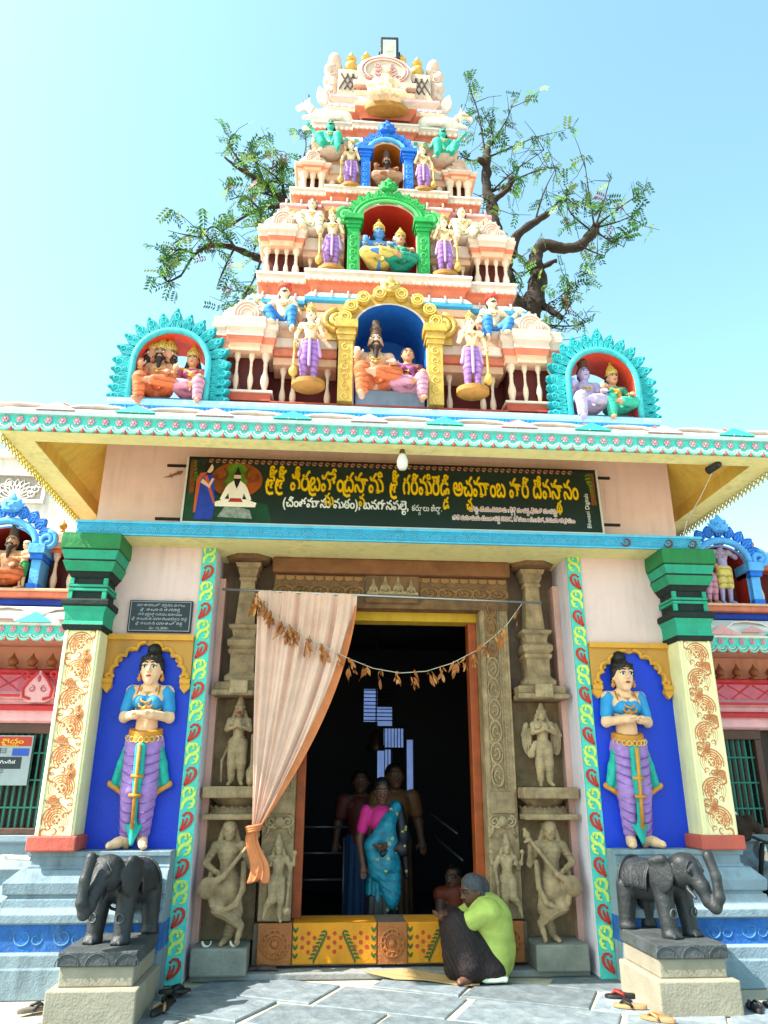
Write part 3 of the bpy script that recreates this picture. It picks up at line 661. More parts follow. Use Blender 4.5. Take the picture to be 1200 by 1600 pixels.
def gold_arch(par, cx, yfr, zs, hw, rz, m, m2, n, r):
    for s in (-1, 1):
        for i in range(n):
            a = R(8 + 68 * i / (n - 1)); x = cx + s * (hw + r * 1.2) * math.cos(a); z = zs + (rz + r * 1.3) * math.sin(a)
            b_ = MB(); b_.lathe([(.001, -r), (r * .8, -r * .7), (r, 0), (r * .8, r * .7), (.001, r)], 12)
            for q in (.85, .5): relief(b_, [(r * q * math.cos(R(t)), r * q * math.sin(R(t))) for t in range(0, 361, 30)], r * .12, -r * 1.0, 1, False)
            b_.build('arch_scroll', [m, m2], par, (x, yfr, z - TZ), (0, -s * a * .4, 0), smooth=60, sc=(1, .7, 1))
        e = MB(); relief(e, spiral(0, 0, r * 1.9, r * .4, 90, -1.7 * s, 26), r * .5, 0, 0, False, 6); relief(e, spiral(0, 0, r * .9, r * .2, 90, -1.2 * s, 14), r * .35, -.02, 1, False, 6)
        e.build('arch_volute', [m, m2], par, (cx + s * (hw + r * 2.2), yfr, zs - TZ + .02), smooth=True)
def kirti(par, x, y, z, sc, m, m2):
    # face of glory crowning an arch
    pr = [blob((0, 0, 0), (.8, .5, .6)), blob((-.33, -.38, .15), (.22, .2, .22)), blob((.33, -.38, .15), (.22, .2, .22)), blob((0, -.45, -.1), (.18, .25, .16)), blob((-.5, -.2, -.35), (.3, .3, .22)), blob((.5, -.2, -.35), (.3, .3, .22)),
          blob((0, -.1, .65), (.4, .3, .35)), blob((-.55, -.05, .45), (.28, .25, .3)), blob((.55, -.05, .45), (.28, .25, .3)), blob((0, -.05, 1.0), (.2, .2, .25)), capsule((-.7, 0, -.1), (-1.0, 0, .3), .2, .08), capsule((.7, 0, -.1), (1.0, 0, .3), .2, .08), blob((0, -.42, -.42), (.35, .15, .1))]
    pr = [(q[0], tuple(np.array(q[1]) * sc), *(((tuple(np.array(q[2]) * sc), q[3] * sc, q[4] * sc)) if q[0] == 'c' else (tuple(np.array(q[2]) * sc), q[3])), q[-1]) for q in pr]
    o = solid('crest_face', pr, sc / 11, m, par, .1 * sc, (x, y, z - TZ))
    e = MB()
    for s in (-1, 1): e.ell((s * .33 * sc, -.56 * sc, .17 * sc), .07 * sc, 0, 6, 4)
    e.build('crest_eyes', m2, o)
gold_arch(tower, 0, .5, 6.62, .44, .32, GOLD, P('gold_scroll', ''), 4, .085)
kirti(tower, 0, .5, 7.12, .15, GOLD, BLACK)
# ---- tier two ledge, shrines, niche
def ledge_tier(z0, z1, hw, bay, pj):
    h = z1 - z0
    return mould('tier_ledge', [(-.12, z0, 1), (-.05, z0 + .04, 1), (-.02, z0 + .42 * h, 1), (.03, z0 + .5 * h, 2), (.035, z0 + .55 * h, 0), (.035, z0 + .85 * h, 0), (.05, z0 + .87 * h, 5), (.05, z1, 5)], hw, yf(z1) - .02, LIP, bay, pj, .008)
def dentils(par, z, yfr, hw, bay, pj, m):
    d_ = MB(); d_.prism([(-.02, .03), (.02, .03), (.018, -.005), (0, -.018), (-.018, -.005)], -.012, .01); me = d_.mesh('dentil', m)
    n = int(hw * 2 / .075)
    for i in range(n + 1):
        x = -hw + 2 * hw * i / n; link('dentil', me, par, (x, yfr - (pj if abs(x) < bay else 0), z - TZ))
l2 = ledge_tier(7.2, 7.52, 1.6, 1.0, .1)
core = MB(); core.box(-1.45, -.4, 1.25, 2 * YC - 1.25, 7.5 - TZ, 8.8 - TZ); core.box(.4, 1.45, 1.25, 2 * YC - 1.25, 7.5 - TZ, 8.8 - TZ); core.box(-.4, .4, 1.55, 2 * YC - 1.25, 7.5 - TZ, 8.8 - TZ); core.build('core_wall', MAROON, tower)
for s in (-1, 1):
    pavilion(s, 1.1, 1.62, yf(7.7), 7.52, 7.97, 8.28, 8.56, 4, tower, .55, br=.042)
    xa, xb = sorted((s * .56, s * 1.1)); q = MB(); q.box(xa, xb, .98, 1.25, 7.93 - TZ, 8.02 - TZ, 2); q.box(xa, xb, .94, 1.25, 8.02 - TZ, 8.2 - TZ, 0); q.box(xa, xb, 1.0, 1.25, 8.2 - TZ, 8.5 - TZ, 2); q.build('recess_lintel', LIP, tower, bev=.01)
    for x in (.62, 1.0): balus(s * x, 1.05, 7.52, 7.93, .035, l2)
n2 = niche(tower, 0, yf(7.6) - .04, 7.56, .36, 8.4, .28, .62, IVORY, P('niche_red', 'c2321f', var=.12), .5)
pillars(tower, (-.45, .45), yf(7.6) - .06, 7.56, 8.42, .075, P('fresh_green', '1f9a48', var=.14), P('green_scroll', '56bf6a'), .2)
leaf_arch(tower, 0, yf(7.6) - .06, 8.42, .42, .32, 13, .17, P('fresh_green', ''), P('green_scroll', ''), 0, top=1.0)
ra = MB()
for r_ in (.0, .05): ra.tube([(x, yf(7.6) - .07, z - TZ) for x, z in arc(0, 8.42, .4 + r_, 0, 180, 20, .3 + r_)], .028, 6, 0 if r_ == 0 else 1)
ra.build('arch_rib', [P('green_scroll', ''), P('fresh_green', '')], tower, smooth=True)
for s in (-1, 1):
    e = MB(); relief(e, spiral(0, 0, .13, .03, 90, -1.6 * s, 24), .034, 0, 0, False, 6); e.build('arch_volute', P('green_scroll', ''), tower, (s * .56, yf(7.6) - .06, 8.45 - TZ), smooth=True)
kirti(tower, 0, yf(7.6) - .06, 8.95, .13, P('fresh_green', ''), BLACK)
c2 = cornice(8.71, 8.92, 1.4, .85, .08, yf(8.6) + .05, 6)
rolls(c2, 8.83, yf(8.6) - .03, [-.75 + i * .215 for i in range(8)], .13); rolls(c2, 8.83, yf(8.6) + .05, [s * (.95 + i * .2) for s in (-1, 1) for i in range(3)], .13)
# ---- tier three
l3 = ledge_tier(8.88, 9.12, 1.27, .8, .08)
core = MB(); core.box(-1.1, -.24, 1.5, 2 * YC - 1.5, 9.1 - TZ, 10.3 - TZ); core.box(.24, 1.1, 1.5, 2 * YC - 1.5, 9.1 - TZ, 10.3 - TZ); core.box(-.24, .24, 1.7, 2 * YC - 1.5, 9.1 - TZ, 10.3 - TZ); core.build('core_wall', MAROON, tower)
for s in (-1, 1):
    pavilion(s, .82, 1.22, yf(9.2), 9.1, 9.48, 9.6, 9.84, 3, tower, .5, me=post_me, br=.05)
    xa, xb = sorted((s * .34, s * .84)); q = MB(); q.box(xa, xb, 1.2, 1.5, 9.42 - TZ, 9.52 - TZ, 2); q.box(xa, xb, 1.17, 1.5, 9.52 - TZ, 9.66 - TZ, 0); q.box(xa, xb, 1.24, 1.5, 9.66 - TZ, 9.95 - TZ, 2); q.build('recess_lintel', LIP, tower, bev=.01)
    balus(s * .75, 1.26, 9.1, 9.42, .045, l3, post_me)
n3 = niche(tower, 0, yf(9.2) - .03, 9.13, .225, 9.8, .22, .5, IVORY, P('niche_amber', 'b4661c', var=.12), .34)
BLUEA = P('arch_blue', '1a6bd8', var=.16, scale=10); BLUEB = P('arch_light_blue', '5aa7ea', var=.12, scale=10)
pillars(tower, (-.3, .3), yf(9.2) - .05, 9.13, 9.85, .06, BLUEA, BLUEB, .16)
leaf_arch(tower, 0, yf(9.2) - .05, 9.83, .29, .27, 11, .14, BLUEA, BLUEB, 0, top=1.0)
ra = MB(); ra.tube([(x, yf(9.2) - .06, z - TZ) for x, z in arc(0, 9.83, .26, 0, 180, 18, .24)], .035, 6); ra.build('arch_rib', BLUEB, tower, smooth=True)
for s in (-1, 1):
    e = MB(); relief(e, spiral(0, 0, .09, .02, 90, -1.6 * s, 20), .026, 0, 0, False, 6); e.build('arch_volute', BLUEB, tower, (s * .37, yf(9.2) - .06, 9.86 - TZ), smooth=True)
kirti(tower, 0, yf(9.2) - .06, 10.25, .13, BLUEA, BLACK)
c3 = cornice(10.06, 10.36, 1.03, .6, .05, yf(10.1) + .04, 0)
dt = MB(); dt.box(-.028, .028, -.012, .01, 0, .05); dtm = dt.mesh('teal_block', P('teal_block', '1f9c8c', var=.1))
for i in range(15):
    x = -1.0 + i * 2.0 / 14; link('teal_block', dtm, c3, (x, yf(10.1) + .04 - (.05 if abs(x) < .63 else 0) - .032, 10.175 - TZ))
# ---- tier four and crown
l4 = ledge_tier(10.32, 10.6, 1.02, .45, .04)
m4 = mould('tier', [(0, 10.6, 3), (0, 10.75, 1), (.03, 10.8, 1), (.1, 10.88, 2), (.1, 10.96, 0), (.05, 11.0, 0), (.05, 11.08, 5), (.0, 11.1, 5), (.0, 11.12, 5)], .8, yf(10.75) + .08, LIP, .36, .12, .01)
m5 = mould('tier', [(0, 11.1, 0), (.0, 11.2, 0), (.06, 11.24, 6), (.06, 11.3, 0), (-.04, 11.34, 0)], .78, yf(11.1) + .06, LIP, None, 0, .01)
lav = MB(); lav.box(-.03, .03, -.012, .01, 0, .06); lavm = lav.mesh('lilac_block', P('lilac_block', 'b9a8cc', var=.1))
for i in range(16):
    x = -.83 + i * 1.66 / 15
    if abs(x) > .42: link('lilac_block', lavm, m4, (x, yf(10.75) + .08 - .055, 11.01 - TZ))
# crown vault: lattice panels, gable, horned ends
cv = MB(); rg = []
for t in range(9):
    a = PI * t / 8; rg.append((YC - .78 * math.cos(a), 11.3 + .75 * math.sin(a) ** .8))
prof2 = [(y, z - TZ) for y, z in rg]
cv.loft([[(-.72, y, z) for y, z in prof2], [(.72, y, z) for y, z in prof2]], 0, True, False); cv.build('crown_vault', IVORY, tower, smooth=40)
for s in (-1, 1):
    pa = MB(); xa, xb = sorted((s * .34, s * .72)); pa.box(xa, xb, yf(11.5) + .02, yf(11.5) + .2, 11.28 - TZ, 11.93 - TZ); pp = pa.build('crown_panel', IVORY, tower, bev=.015)
    for k in range(5):
        for dd in (-1, 1):
            x0 = .36 + k * .085; xa_, za = x0, 11.5; xb_, zb = x0 + dd * .14, 11.82
            if .35 < xb_ < .72:
                l_ = MB(); l_.tube([(s * xa_, yf(11.5) + .01, za - TZ), (s * xb_, yf(11.5) + .01, zb - TZ)], .011, 4); l_.build('lattice_bar', P('lattice_brown', '4a3a34'), pp)
    for k in range(5):
        r_ = MB(); r_.prism(petal(.045, .14, 6), 0, .02); r_.build('panel_leaf', PEACH, pp, (s * (.38 + k * .08), yf(11.5) + .005, 11.31 - TZ))
    hx = s * .8
    pr = [capsule((hx - s * .05, 1.75, 11.25 - TZ), (hx, 1.72, 11.75 - TZ), .1, .11), capsule((hx, 1.72, 11.75 - TZ), (hx - s * .02, 1.7, 12.2 - TZ), .11, .09), blob((hx - s * .02, 1.66, 12.22 - TZ), (.1, .12, .12)), blob((hx + s * .07, 1.66, 12.02 - TZ), (.07, .09, .1)), blob((hx + s * .09, 1.67, 11.8 - TZ), (.06, .08, .1)), blob((hx + s * .08, 1.68, 11.55 - TZ), (.06, .08, .1)), blob((hx - s * .09, 1.66, 12.1 - TZ), (.05, .07, .06)), capsule((hx, 1.85, 11.3 - TZ), (hx, 2.6, 11.3 - TZ), .1, .12), capsule((hx, 1.75, 12.0 - TZ), (hx, 2.4, 12.25 - TZ), .1, .12), blob((hx, 2.2, 11.7 - TZ), (.1, .6, .55))]
    h_ = solid('crown_horn', pr, .022, IVORY, tower, .05)
    for k in range(4):
        r_ = MB(); relief(r_, spiral(0, 0, .06, .012, 90, 1.3 * s, 14), .011, 0); r_.build('horn_scroll', P('relief_pink', ''), h_, (hx + s * .02, 1.6, 11.5 + k * .2 - TZ), smooth=True)
    lp = MB(); lp.prism(petal(.1, .4, 8), 0, .06); lp.build('crown_leaf', IVORY, tower, (s * .9, 1.5, 11.12 - TZ), (0, s * .25, 0), bev=.01)
# centre gable of the crown
gb = MB(); gp = [(-.44, 11.62), (-.40, 11.78), (-.43, 11.95), (-.3, 12.12), (-.12, 12.2), (0, 12.27), (.12, 12.2), (.3, 12.12), (.43, 11.95), (.40, 11.78), (.44, 11.62)]
gb.prism([(x, z - TZ) for x, z in gp], yf(11.8) - .08, yf(11.8) + .3, 0); gb.box(-.46, .46, yf(11.4) - .05, yf(11.4) + .3, 11.3 - TZ, 11.42 - TZ, 2); gb.box(-.42, .42, yf(11.4) + .02, yf(11.4) + .3, 11.42 - TZ, 11.52 - TZ, 1); gb.box(-.48, .48, yf(11.4) - .06, yf(11.4) + .3, 11.52 - TZ, 11.62 - TZ, 0); gab = gb.build('crown_gable', LIP, tower, bev=.01)
rr = MB(); yy = yf(11.8) - .09
for q, mm in ((.36, 1), (.31, 0)): relief(rr, [(q * math.cos(R(a)), 11.88 + q * .75 * math.sin(R(a)) - TZ) for a in range(-50, 231, 14)], .014, yy, mm, False)
for s in (-1, 1):
    for k in range(3): relief(rr, spiral(s * .12, 11.84 + k * .07 - TZ, .075 - .015 * k, .015, 90, 1.3 * s, 14), .01, yy, 1)
    relief(rr, spiral(s * .2, 11.74 - TZ, .06, .012, 30, 1.3 * s, 14), .01, yy, 1)
rr.build('gable_relief', [IVORY, P('relief_rose', 'cc8d90', var=.1)], gab, smooth=True)
kal = MB(); kal.lathe([(.0, 0), (.07, .0), (.075, .02), (.05, .04), (.09, .08), (.105, .13), (.09, .18), (.05, .205), (.075, .225), (.05, .24), (.085, .3), (.05, .33), (.03, .36), (.04, .385), (.02, .42), (0, .47)], 16)
kme = kal.mesh('finial_pot', GOLD, 60)
for x, y, z in ((-.52, 1.62, 11.93), (-.28, 1.72, 12.1), (.28, 1.72, 12.1), (.52, 1.62, 11.93)): link('finial_pot', kme, tower, (x, y, z - TZ))
dentils(l2, 7.37, yf(7.52) - .055, 1.6, 1.0, .1, P('dentil_cream', 'e8cdb8')); dentils(l3, 9.01, yf(9.12) - .055, 1.27, .8, .08, P('dentil_cream', '')if False else MATS['paint_dentil_cream']); dentils(l4, 10.47, yf(10.6) - .055, 1.02, .45, .04, MATS['paint_dentil_cream'])
# ---- leaf arches standing on the ledge at both sides
for s in (-1, 1):
    cx = s * 2.45
    la = thing('side_shrine', 'teal leaf fringed shrine arch on the ledge ' + ('left of the tower' if s < 0 else 'right of the tower'), 'shrine', (0, 0, TZ), group='leaf arch shrines beside the tower')
    niche(la, cx, .36, 5.428, .385, 5.9, .4, .5, AQUA, P('niche_orange', 'e2482a', var=.12), .5, back=False, name='shrine_vault', th=.035)
    rb = MB(); pts = [(cx - .41, 5.43)] + [(cx - .41 * math.cos(PI * i / 18), 5.9 + .42 * math.sin(PI * i / 18)) for i in range(19)] + [(cx + .41, 5.43)]
    rb.tube([(x, .35, z - TZ) for x, z in pts], .036, 7); rb.build('arch_rib', P('teal_rib', '3fb3bf', var=.14, scale=14), la, smooth=True)
    T1 = P('teal_leaf', '0d9aa6', var=.2, scale=10); T2 = P('teal_leaf_relief', '3cc0c6', var=.12)
    lm = MB(); pr_ = petal(.42, 1.0, 8); lm.prism(pr_, -.22, .22, 0)
    relief(lm, spiral(0, .68, .2, .04, 250, 1.3, 16), .04, -.23, 1)
    for q in (-1, 1):
        for k in range(3): relief(lm, [(q * (.07 + .08 * k), .06 + .03 * k), (q * (.09 + .09 * k), .3), (q * .05 * (k + 1), .52)], .03, -.23, 1)
    lm.ell((.0, -.12, .92), (.12, .2, .13), 0, 8, 5)
    me = lm.mesh('arch_leaf', [T1, T2], 40)
    for q in (-1, 1):
        for i in range(5): link('arch_leaf', me, la, (cx + q * .42, .42, 5.47 + i * .1 - TZ), (0, q * R(84 - i * 3), 0), (.19, .19, .235))
    for i in range(13):
        a = PI * (i + .0) / 12; x, z = cx - .41 * math.cos(a), 5.92 + .42 * math.sin(a)
        link('arch_leaf', me, la, (x, .42, z - TZ), (0, (a - PI / 2) * .92, 0), (.205 if i == 6 else .185, .19, .29 if i == 6 else .235))
    be = MB(); be.box(cx - .37, cx + .37, .46, .8, 5.431 - TZ, 5.53 - TZ); be.build('shrine_bench', P('bench_blue', '6f97c4', var=.1), la, bev=.01)
# floodlight on the very top
fl = thing('floodlight', 'black rectangular floodlight with glass front on the tower top', 'floodlight', (.08, 1.62, 12.17), R(-3))
f = MB(); f.box(-.145, .145, 0, .09, .1, .62); f.build('housing', P('flood_black', '16191c', rough=.45), fl, bev=.012)
f = MB(); f.box(-.105, .105, -.006, .002, .17, .55); f.build('reflector', mat('reflector', 'cfcab8', rough=.25, var=.05, metal=.6, bump=0), fl)
f = MB(); f.box(-.045, .045, -.012, -.004, .3, .44); f.build('lamp_chip', mat('led_cream', 'e8dca0', rough=.5, bump=0), fl)
f = MB(); f.tube([(-.16, .05, .34), (-.16, .05, .0), (.16, .05, .0), (.16, .05, .34)], .014, 6); f.build('bracket', IRON, fl)
# ================================================================== figures
FAIR = P('fair_skin', 'e6b896', var=.1, scale=10); FAIR2 = P('cream_skin', 'ecd2b2', var=.1, scale=9); TAN_ = P('tan_skin', 'c98f6c', var=.12, scale=9)
LILSK = P('lilac_skin', 'a79ac6', var=.1, scale=9); BLUSK = P('blue_skin', '4f8ed4', var=.1, scale=9); TEALSK = P('teal_skin', '2fae96', var=.12, scale=9)
PURP = P('purple_cloth', wave=.8, streak=.2, col='a878c4', var=.16, scale=16); ORAN = P('orange_cloth', wave=.8, streak=.2, col='dd7040', var=.18, scale=14); PINKC = P('pink_cloth', wave=.8, streak=.2, col='d995ae', var=.16, scale=14); YELC = P('yellow_cloth', wave=.8, streak=.2, col='d9c06a', var=.16, scale=14)
GRNC = P('green_cloth', wave=.8, streak=.2, col='1f9c86', var=.16, scale=14); WHTC = P('white_cloth', wave=.8, streak=.2, col='e6dcc0', var=.12, scale=14); BLUC = P('blue_cloth', wave=.8, streak=.2, col='3a86d0', var=.14, scale=14); MARC = P('maroon_cloth', '7e2f52', var=.14)
HAIR = P('dark_hair', '2a211d', var=.2, scale=30); HAIRB = P('brown_hair', '5a4030', var=.2, scale=30); REDT = P('turban_red', 'c5402f', var=.14, scale=20); GREYB = P('grey_base', '7d8ba0', var=.12)
OCHB = P('ochre_base', 'b07a35', var=.14); GEYE = P('eye_white', 'e8e4da', var=.03, bump=0); LIPR = P('lip_red', 'b03028', var=.05, bump=0)
V3 = lambda *a: np.array(a, float)
def stand():
    return dict(head=V3(0, -.015, .93), neck=V3(0, 0, .835), chest=V3(0, 0, .745), waist=V3(0, 0, .62), pel=V3(0, 0, .54),
                sh=[V3(-.12, 0, .80), V3(.12, 0, .80)], el=[V3(-.165, .02, .645), V3(.165, .02, .645)], ha=[V3(-.175, -.04, .52), V3(.175, -.04, .52)],
                hip=[V3(-.055, 0, .52), V3(.055, 0, .52)], kn=[V3(-.06, -.015, .285), V3(.06, -.015, .285)], an=[V3(-.06, .01, .055), V3(.06, .01, .055)], toe=[V3(-.085, -.085, .018), V3(.085, -.085, .018)])
def sit():
    d = stand(); dz = -.5
    for k in ('head', 'neck', 'chest', 'waist', 'pel'): d[k] = d[k] + V3(0, 0, dz)
    for k in ('sh', 'el', 'ha'): d[k] = [q + V3(0, 0, dz) for q in d[k]]
    d['hip'] = [V3(-.065, 0, .045), V3(.065, 0, .045)]; d['kn'] = [V3(-.2, -.16, .06), V3(.2, -.16, .06)]; d['an'] = [V3(.02, -.22, .03), V3(-.02, -.24, .03)]; d['toe'] = [V3(.09, -.22, .025), V3(-.09, -.25, .025)]
    return d
def leg_down(d, i, x):
    d['kn'][i] = V3(x, -.21, .06); d['an'][i] = V3(x, -.2, -.16); d['toe'][i] = V3(x * 1.15, -.29, -.19)
def hand(pr, w, d, lat, sc=1.0, fing=True, curl=0.0, nrm=None):
    # palm, four unequal fingers, thumb on the side
    d = d / (np.linalg.norm(d) + 1e-9); lat = lat - d * (lat @ d); lat = lat / (np.linalg.norm(lat) + 1e-9); nr = np.cross(d, lat) if nrm is None else nrm
    c = w + d * .024 * sc; pr.append(capsule(w, c, .017 * sc, .021 * sc)); pr.append(capsule(c - lat * .012 * sc, c + lat * .012 * sc, .015 * sc))
    if fing:
        for q, L in ((-.018, .044), (-.006, .052), (.006, .05), (.018, .038)):
            a = c + lat * q * sc + d * .014 * sc; b_ = a + (d * (1 - curl) + nr * curl) * L * .55 * sc; e_ = b_ + (d * (1 - 1.6 * curl) + nr * 1.6 * curl) * L * .45 * sc
            pr.append(capsule(a, b_, .0075 * sc, .0068 * sc, k=.004)); pr.append(capsule(b_, e_, .0068 * sc, .0055 * sc, k=.004))
        t0 = w + lat * .02 * sc + d * .008 * sc; t1 = t0 + (lat * .7 + d * .6) * .03 * sc; pr.append(capsule(t0, t1, .009 * sc, .008 * sc, k=.005)); pr.append(capsule(t1, t1 + d * .02 * sc, .008 * sc, .006 * sc, k=.005))
HS = 1.06
def head_xf(J, yaw=0, pitch=0):
    M = np.array(Euler((pitch, 0, yaw)).to_matrix()); q = J.get('hs', HS); c = J['head'] + V3(0, 0, (q - 1) * .07)
    return lambda *v: c + M @ (np.array(v, float) * q)
def body_prims(J, fem=False, bulk=1.0, yaw=0, pitch=0, feet=True, legs=True, arms=True, hd=(None, None), face=True, hsc=1.0, extra_arms=(), curl=(.25, .25), hs=1.0):
    X = head_xf(J, yaw, pitch); pr = []; hs = hs * J.get('hs', HS)
    b = bulk
    pr += [blob(X(0, .006, .012), (.058 * hs, .068 * hs, .07 * hs), (pitch, 0, yaw)), blob(X(0, -.012, -.03), (.044 * hs, .05 * hs, .05 * hs), (pitch, 0, yaw), k=.03), blob(X(0, -.04, -.062), (.02 * hs, .02 * hs, .016 * hs), k=.02)]
    if face:
        pr += [capsule(X(0, -.062, .012), X(0, -.074, -.012), .006, .011, k=.01), capsule(X(-.01, -.066, -.014), X(.01, -.066, -.014), .007, k=.006), blob(X(-.058, .008, -.005), (.01, .016, .022), k=.006), blob(X(.058, .008, -.005), (.01, .016, .022), k=.006), capsule(X(-.034, -.056, .02), X(.034, -.056, .02), .009, k=.012), capsule(X(-.014, -.058, -.036), X(.014, -.058, -.036), .008, k=.008)]
    pr += [capsule(J['neck'] + V3(0, .005, -.02), J['head'] + V3(0, .01, -.03), .034 * b, .033)]
    ch, wa, pe = J['chest'], J['waist'], J['pel']
    pr += [blob(ch + V3(0, 0, .0), (.1 * b, .066 * b, .09), k=.03), capsule(ch + V3(0, 0, -.04), wa, .076 * b, .066 * b, k=.03), capsule(wa, pe, .066 * b, .078 * b, k=.03), capsule(J['neck'] + V3(0, .008, -.025), J['sh'][0], .036, .043 * b, k=.03), capsule(J['neck'] + V3(0, .008, -.025), J['sh'][1], .036, .043 * b, k=.03)]
    if fem: pr += [blob(ch + V3(-.045, -.055, .0), (.042, .04, .042), k=.015), blob(ch + V3(.045, -.055, .0), (.042, .04, .042), k=.015)]
    else: pr += [blob(ch + V3(-.045, -.04, .02), (.048, .035, .038), k=.02), blob(ch + V3(.045, -.04, .02), (.048, .035, .038), k=.02)]
    if arms:
        for i in (0, 1):
            s, e, h_ = J['sh'][i], J['el'][i], J['ha'][i]
            pr += [capsule(s, e, .04 * b, .031 * b), capsule(e, h_, .031 * b, .021)]
            d = hd[i] if hd[i] is not None else (h_ - e)
            hand(pr, h_, V3(*d), V3(0, -1, .2) if abs(d[0]) > .5 * np.linalg.norm(d) else V3(1 if i == 0 else -1, 0, 0), hsc, True, curl[i])
        for i, e, h_ in extra_arms:
            pr += [capsule(J['sh'][i] + V3(0, .03, -.01), V3(*e), .036 * b, .028), capsule(V3(*e), V3(*h_), .028, .019)]; hand(pr, V3(*h_), V3(0, 0, 1), V3(1, 0, 0), hsc, True, .3)
    if legs:
        for i in (0, 1):
            pr += [capsule(J['hip'][i], J['kn'][i], .062 * b, .044 * b), capsule(J['kn'][i], J['an'][i], .044 * b, .027)]
    if feet:
        for i in (0, 1):
            a, t = J['an'][i], J['toe'][i]; dr = t - a; pr += [capsule(a, a * .45 + t * .55, .026, .024), capsule(a * .5 + t * .5, t, .024, .02), blob(a + V3(0, .012, -.025) * (1 if J['an'][i][2] > J['toe'][i][2] else 0), .022)]
            lat = np.cross(dr, V3(0, 0, 1)); lat /= np.linalg.norm(lat) + 1e-9; dn = dr / np.linalg.norm(dr)
            for q in range(5):
                o_ = (q - 2) * .0085; pr.append(capsule(t + lat * o_ - dn * .005, t + lat * o_ + dn * (.016 - .003 * abs(q - 1)), .0075, k=.004))
    return pr
def leg_cloth(J, th=.014, rip=.007, fr=95, below=True):
    pr = []
    for i in (0, 1):
        h_, k_, a = J['hip'][i], J['kn'][i], J['an'][i]
        r = (rip, fr, float(h_[0] + k_[0]) / 2, 2.2, .15)
        pr.append(capsule(h_, k_, .062 + th, .046 + th, rip=r, k=.025))
        if below: pr.append(capsule(k_, k_ + (a - k_) * .82, .046 + th, .03 + th, rip=r, k=.02))
    pr.append(blob(J['pel'], (.092, .078, .075), k=.03))
    return pr
def skirt(J, z0, w=.1, rip=.008):
    p = J['pel']; pr = [capsule(p, p * V3(1, 1, 0) + V3(0, 0, z0 + .06), .09, w, rip=(rip * .0, 1, 0, 0, 0))]
    for i in range(9):
        a = R(180 + i * 22.5); pr.append(capsule(p + V3(.06 * math.cos(a), .05 * math.sin(a), 0), V3(p[0] + (w + .02) * math.cos(a), p[1] + (w + .01) * math.sin(a), z0 + .03), .03, .026, k=.012))
    return pr
def features(J, yaw, pitch, par, brow=True, tilak=True, moust=None, S=1.0, eyes=1.0, lips=True, lipm=None, eyem=None):
    X = head_xf(J, yaw, pitch); S0 = S; t = lambda v: tuple(v * S0); S = S * J.get('hs', HS)
    for s in (-1, 1):
        m = MB(); m.ell(t(X(s * .025, -.061, .006)), tuple(S * q * eyes for q in (.0135, .006, .0075)), 0, 8, 5); m.ell(t(X(s * .025, -.0665, .006)), tuple(S * q * eyes for q in (.0062, .003, .0066)), 1, 8, 5)
        m.tube([t(X(s * .01, -.068, .013)), t(X(s * .025, -.0675, .0165)), t(X(s * .041, -.06, .009))], .0022 * S, 4, 1); m.build('eye', [eyem or GEYE, BLACK], par, smooth=True)
        if brow: m = MB(); m.tube([t(X(s * .009, -.068, .027)), t(X(s * .026, -.067, .033)), t(X(s * .045, -.055, .025))], .0035 * S, 5); m.build('eyebrow', BLACK, par, smooth=True)
    if lips: m = MB(); m.ell(t(X(0, -.066, -.037)), (S * .016, S * .006, S * .006), 0, 8, 5); m.build('lips', lipm or LIPR, par, smooth=True)
    if tilak: m = MB(); m.ell(t(X(0, -.066, .04)), (S * .004, S * .004, S * .009), 0, 6, 4); m.build('forehead_mark', LIPR, par, smooth=True)
    if moust:
        m = MB(); m.tube([t(X(-.042, -.055, -.018)), t(X(-.02, -.069, -.027)), t(X(0, -.073, -.024)), t(X(.02, -.069, -.027)), t(X(.042, -.055, -.018))], [.002 * S, .0075 * S, .006 * S, .0075 * S, .002 * S], 6); m.build('moustache', BLACK, par, smooth=True)
def crown(J, par, S, h=.14, m=None, yaw=0, pitch=0):
    S0 = S; S = S * J.get('hs', HS); b = MB(); c = [(.0, .03), (.062, .03), (.068, .04), (.064, .055), (.07, .065), (.06, .075)] + [(.058 * (1 - (i / 6) ** 2 * .75), .075 + h * i / 6) for i in range(1, 7)] + [(.012, .08 + h), (.016, .095 + h), (0, .11 + h)]
    b.lathe([(r * S, z * S) for r, z in c], 16)
    for k in range(7): b.ell((.06 * S * math.cos(R(200 + k * 23)), .06 * S * math.sin(R(200 + k * 23)), .085 * S), (.012 * S, .01 * S, .022 * S), 0, 6, 4)
    X = (J['head'] + V3(0, 0, (J.get('hs', HS) - 1) * .07)) * S0; return b.build('crown', m or GOLD, par, tuple(X), (pitch - R(6), 0, yaw), smooth=50)
def ring(pts, r, S): return [tuple(np.array(p) * S) for p in pts], r * S
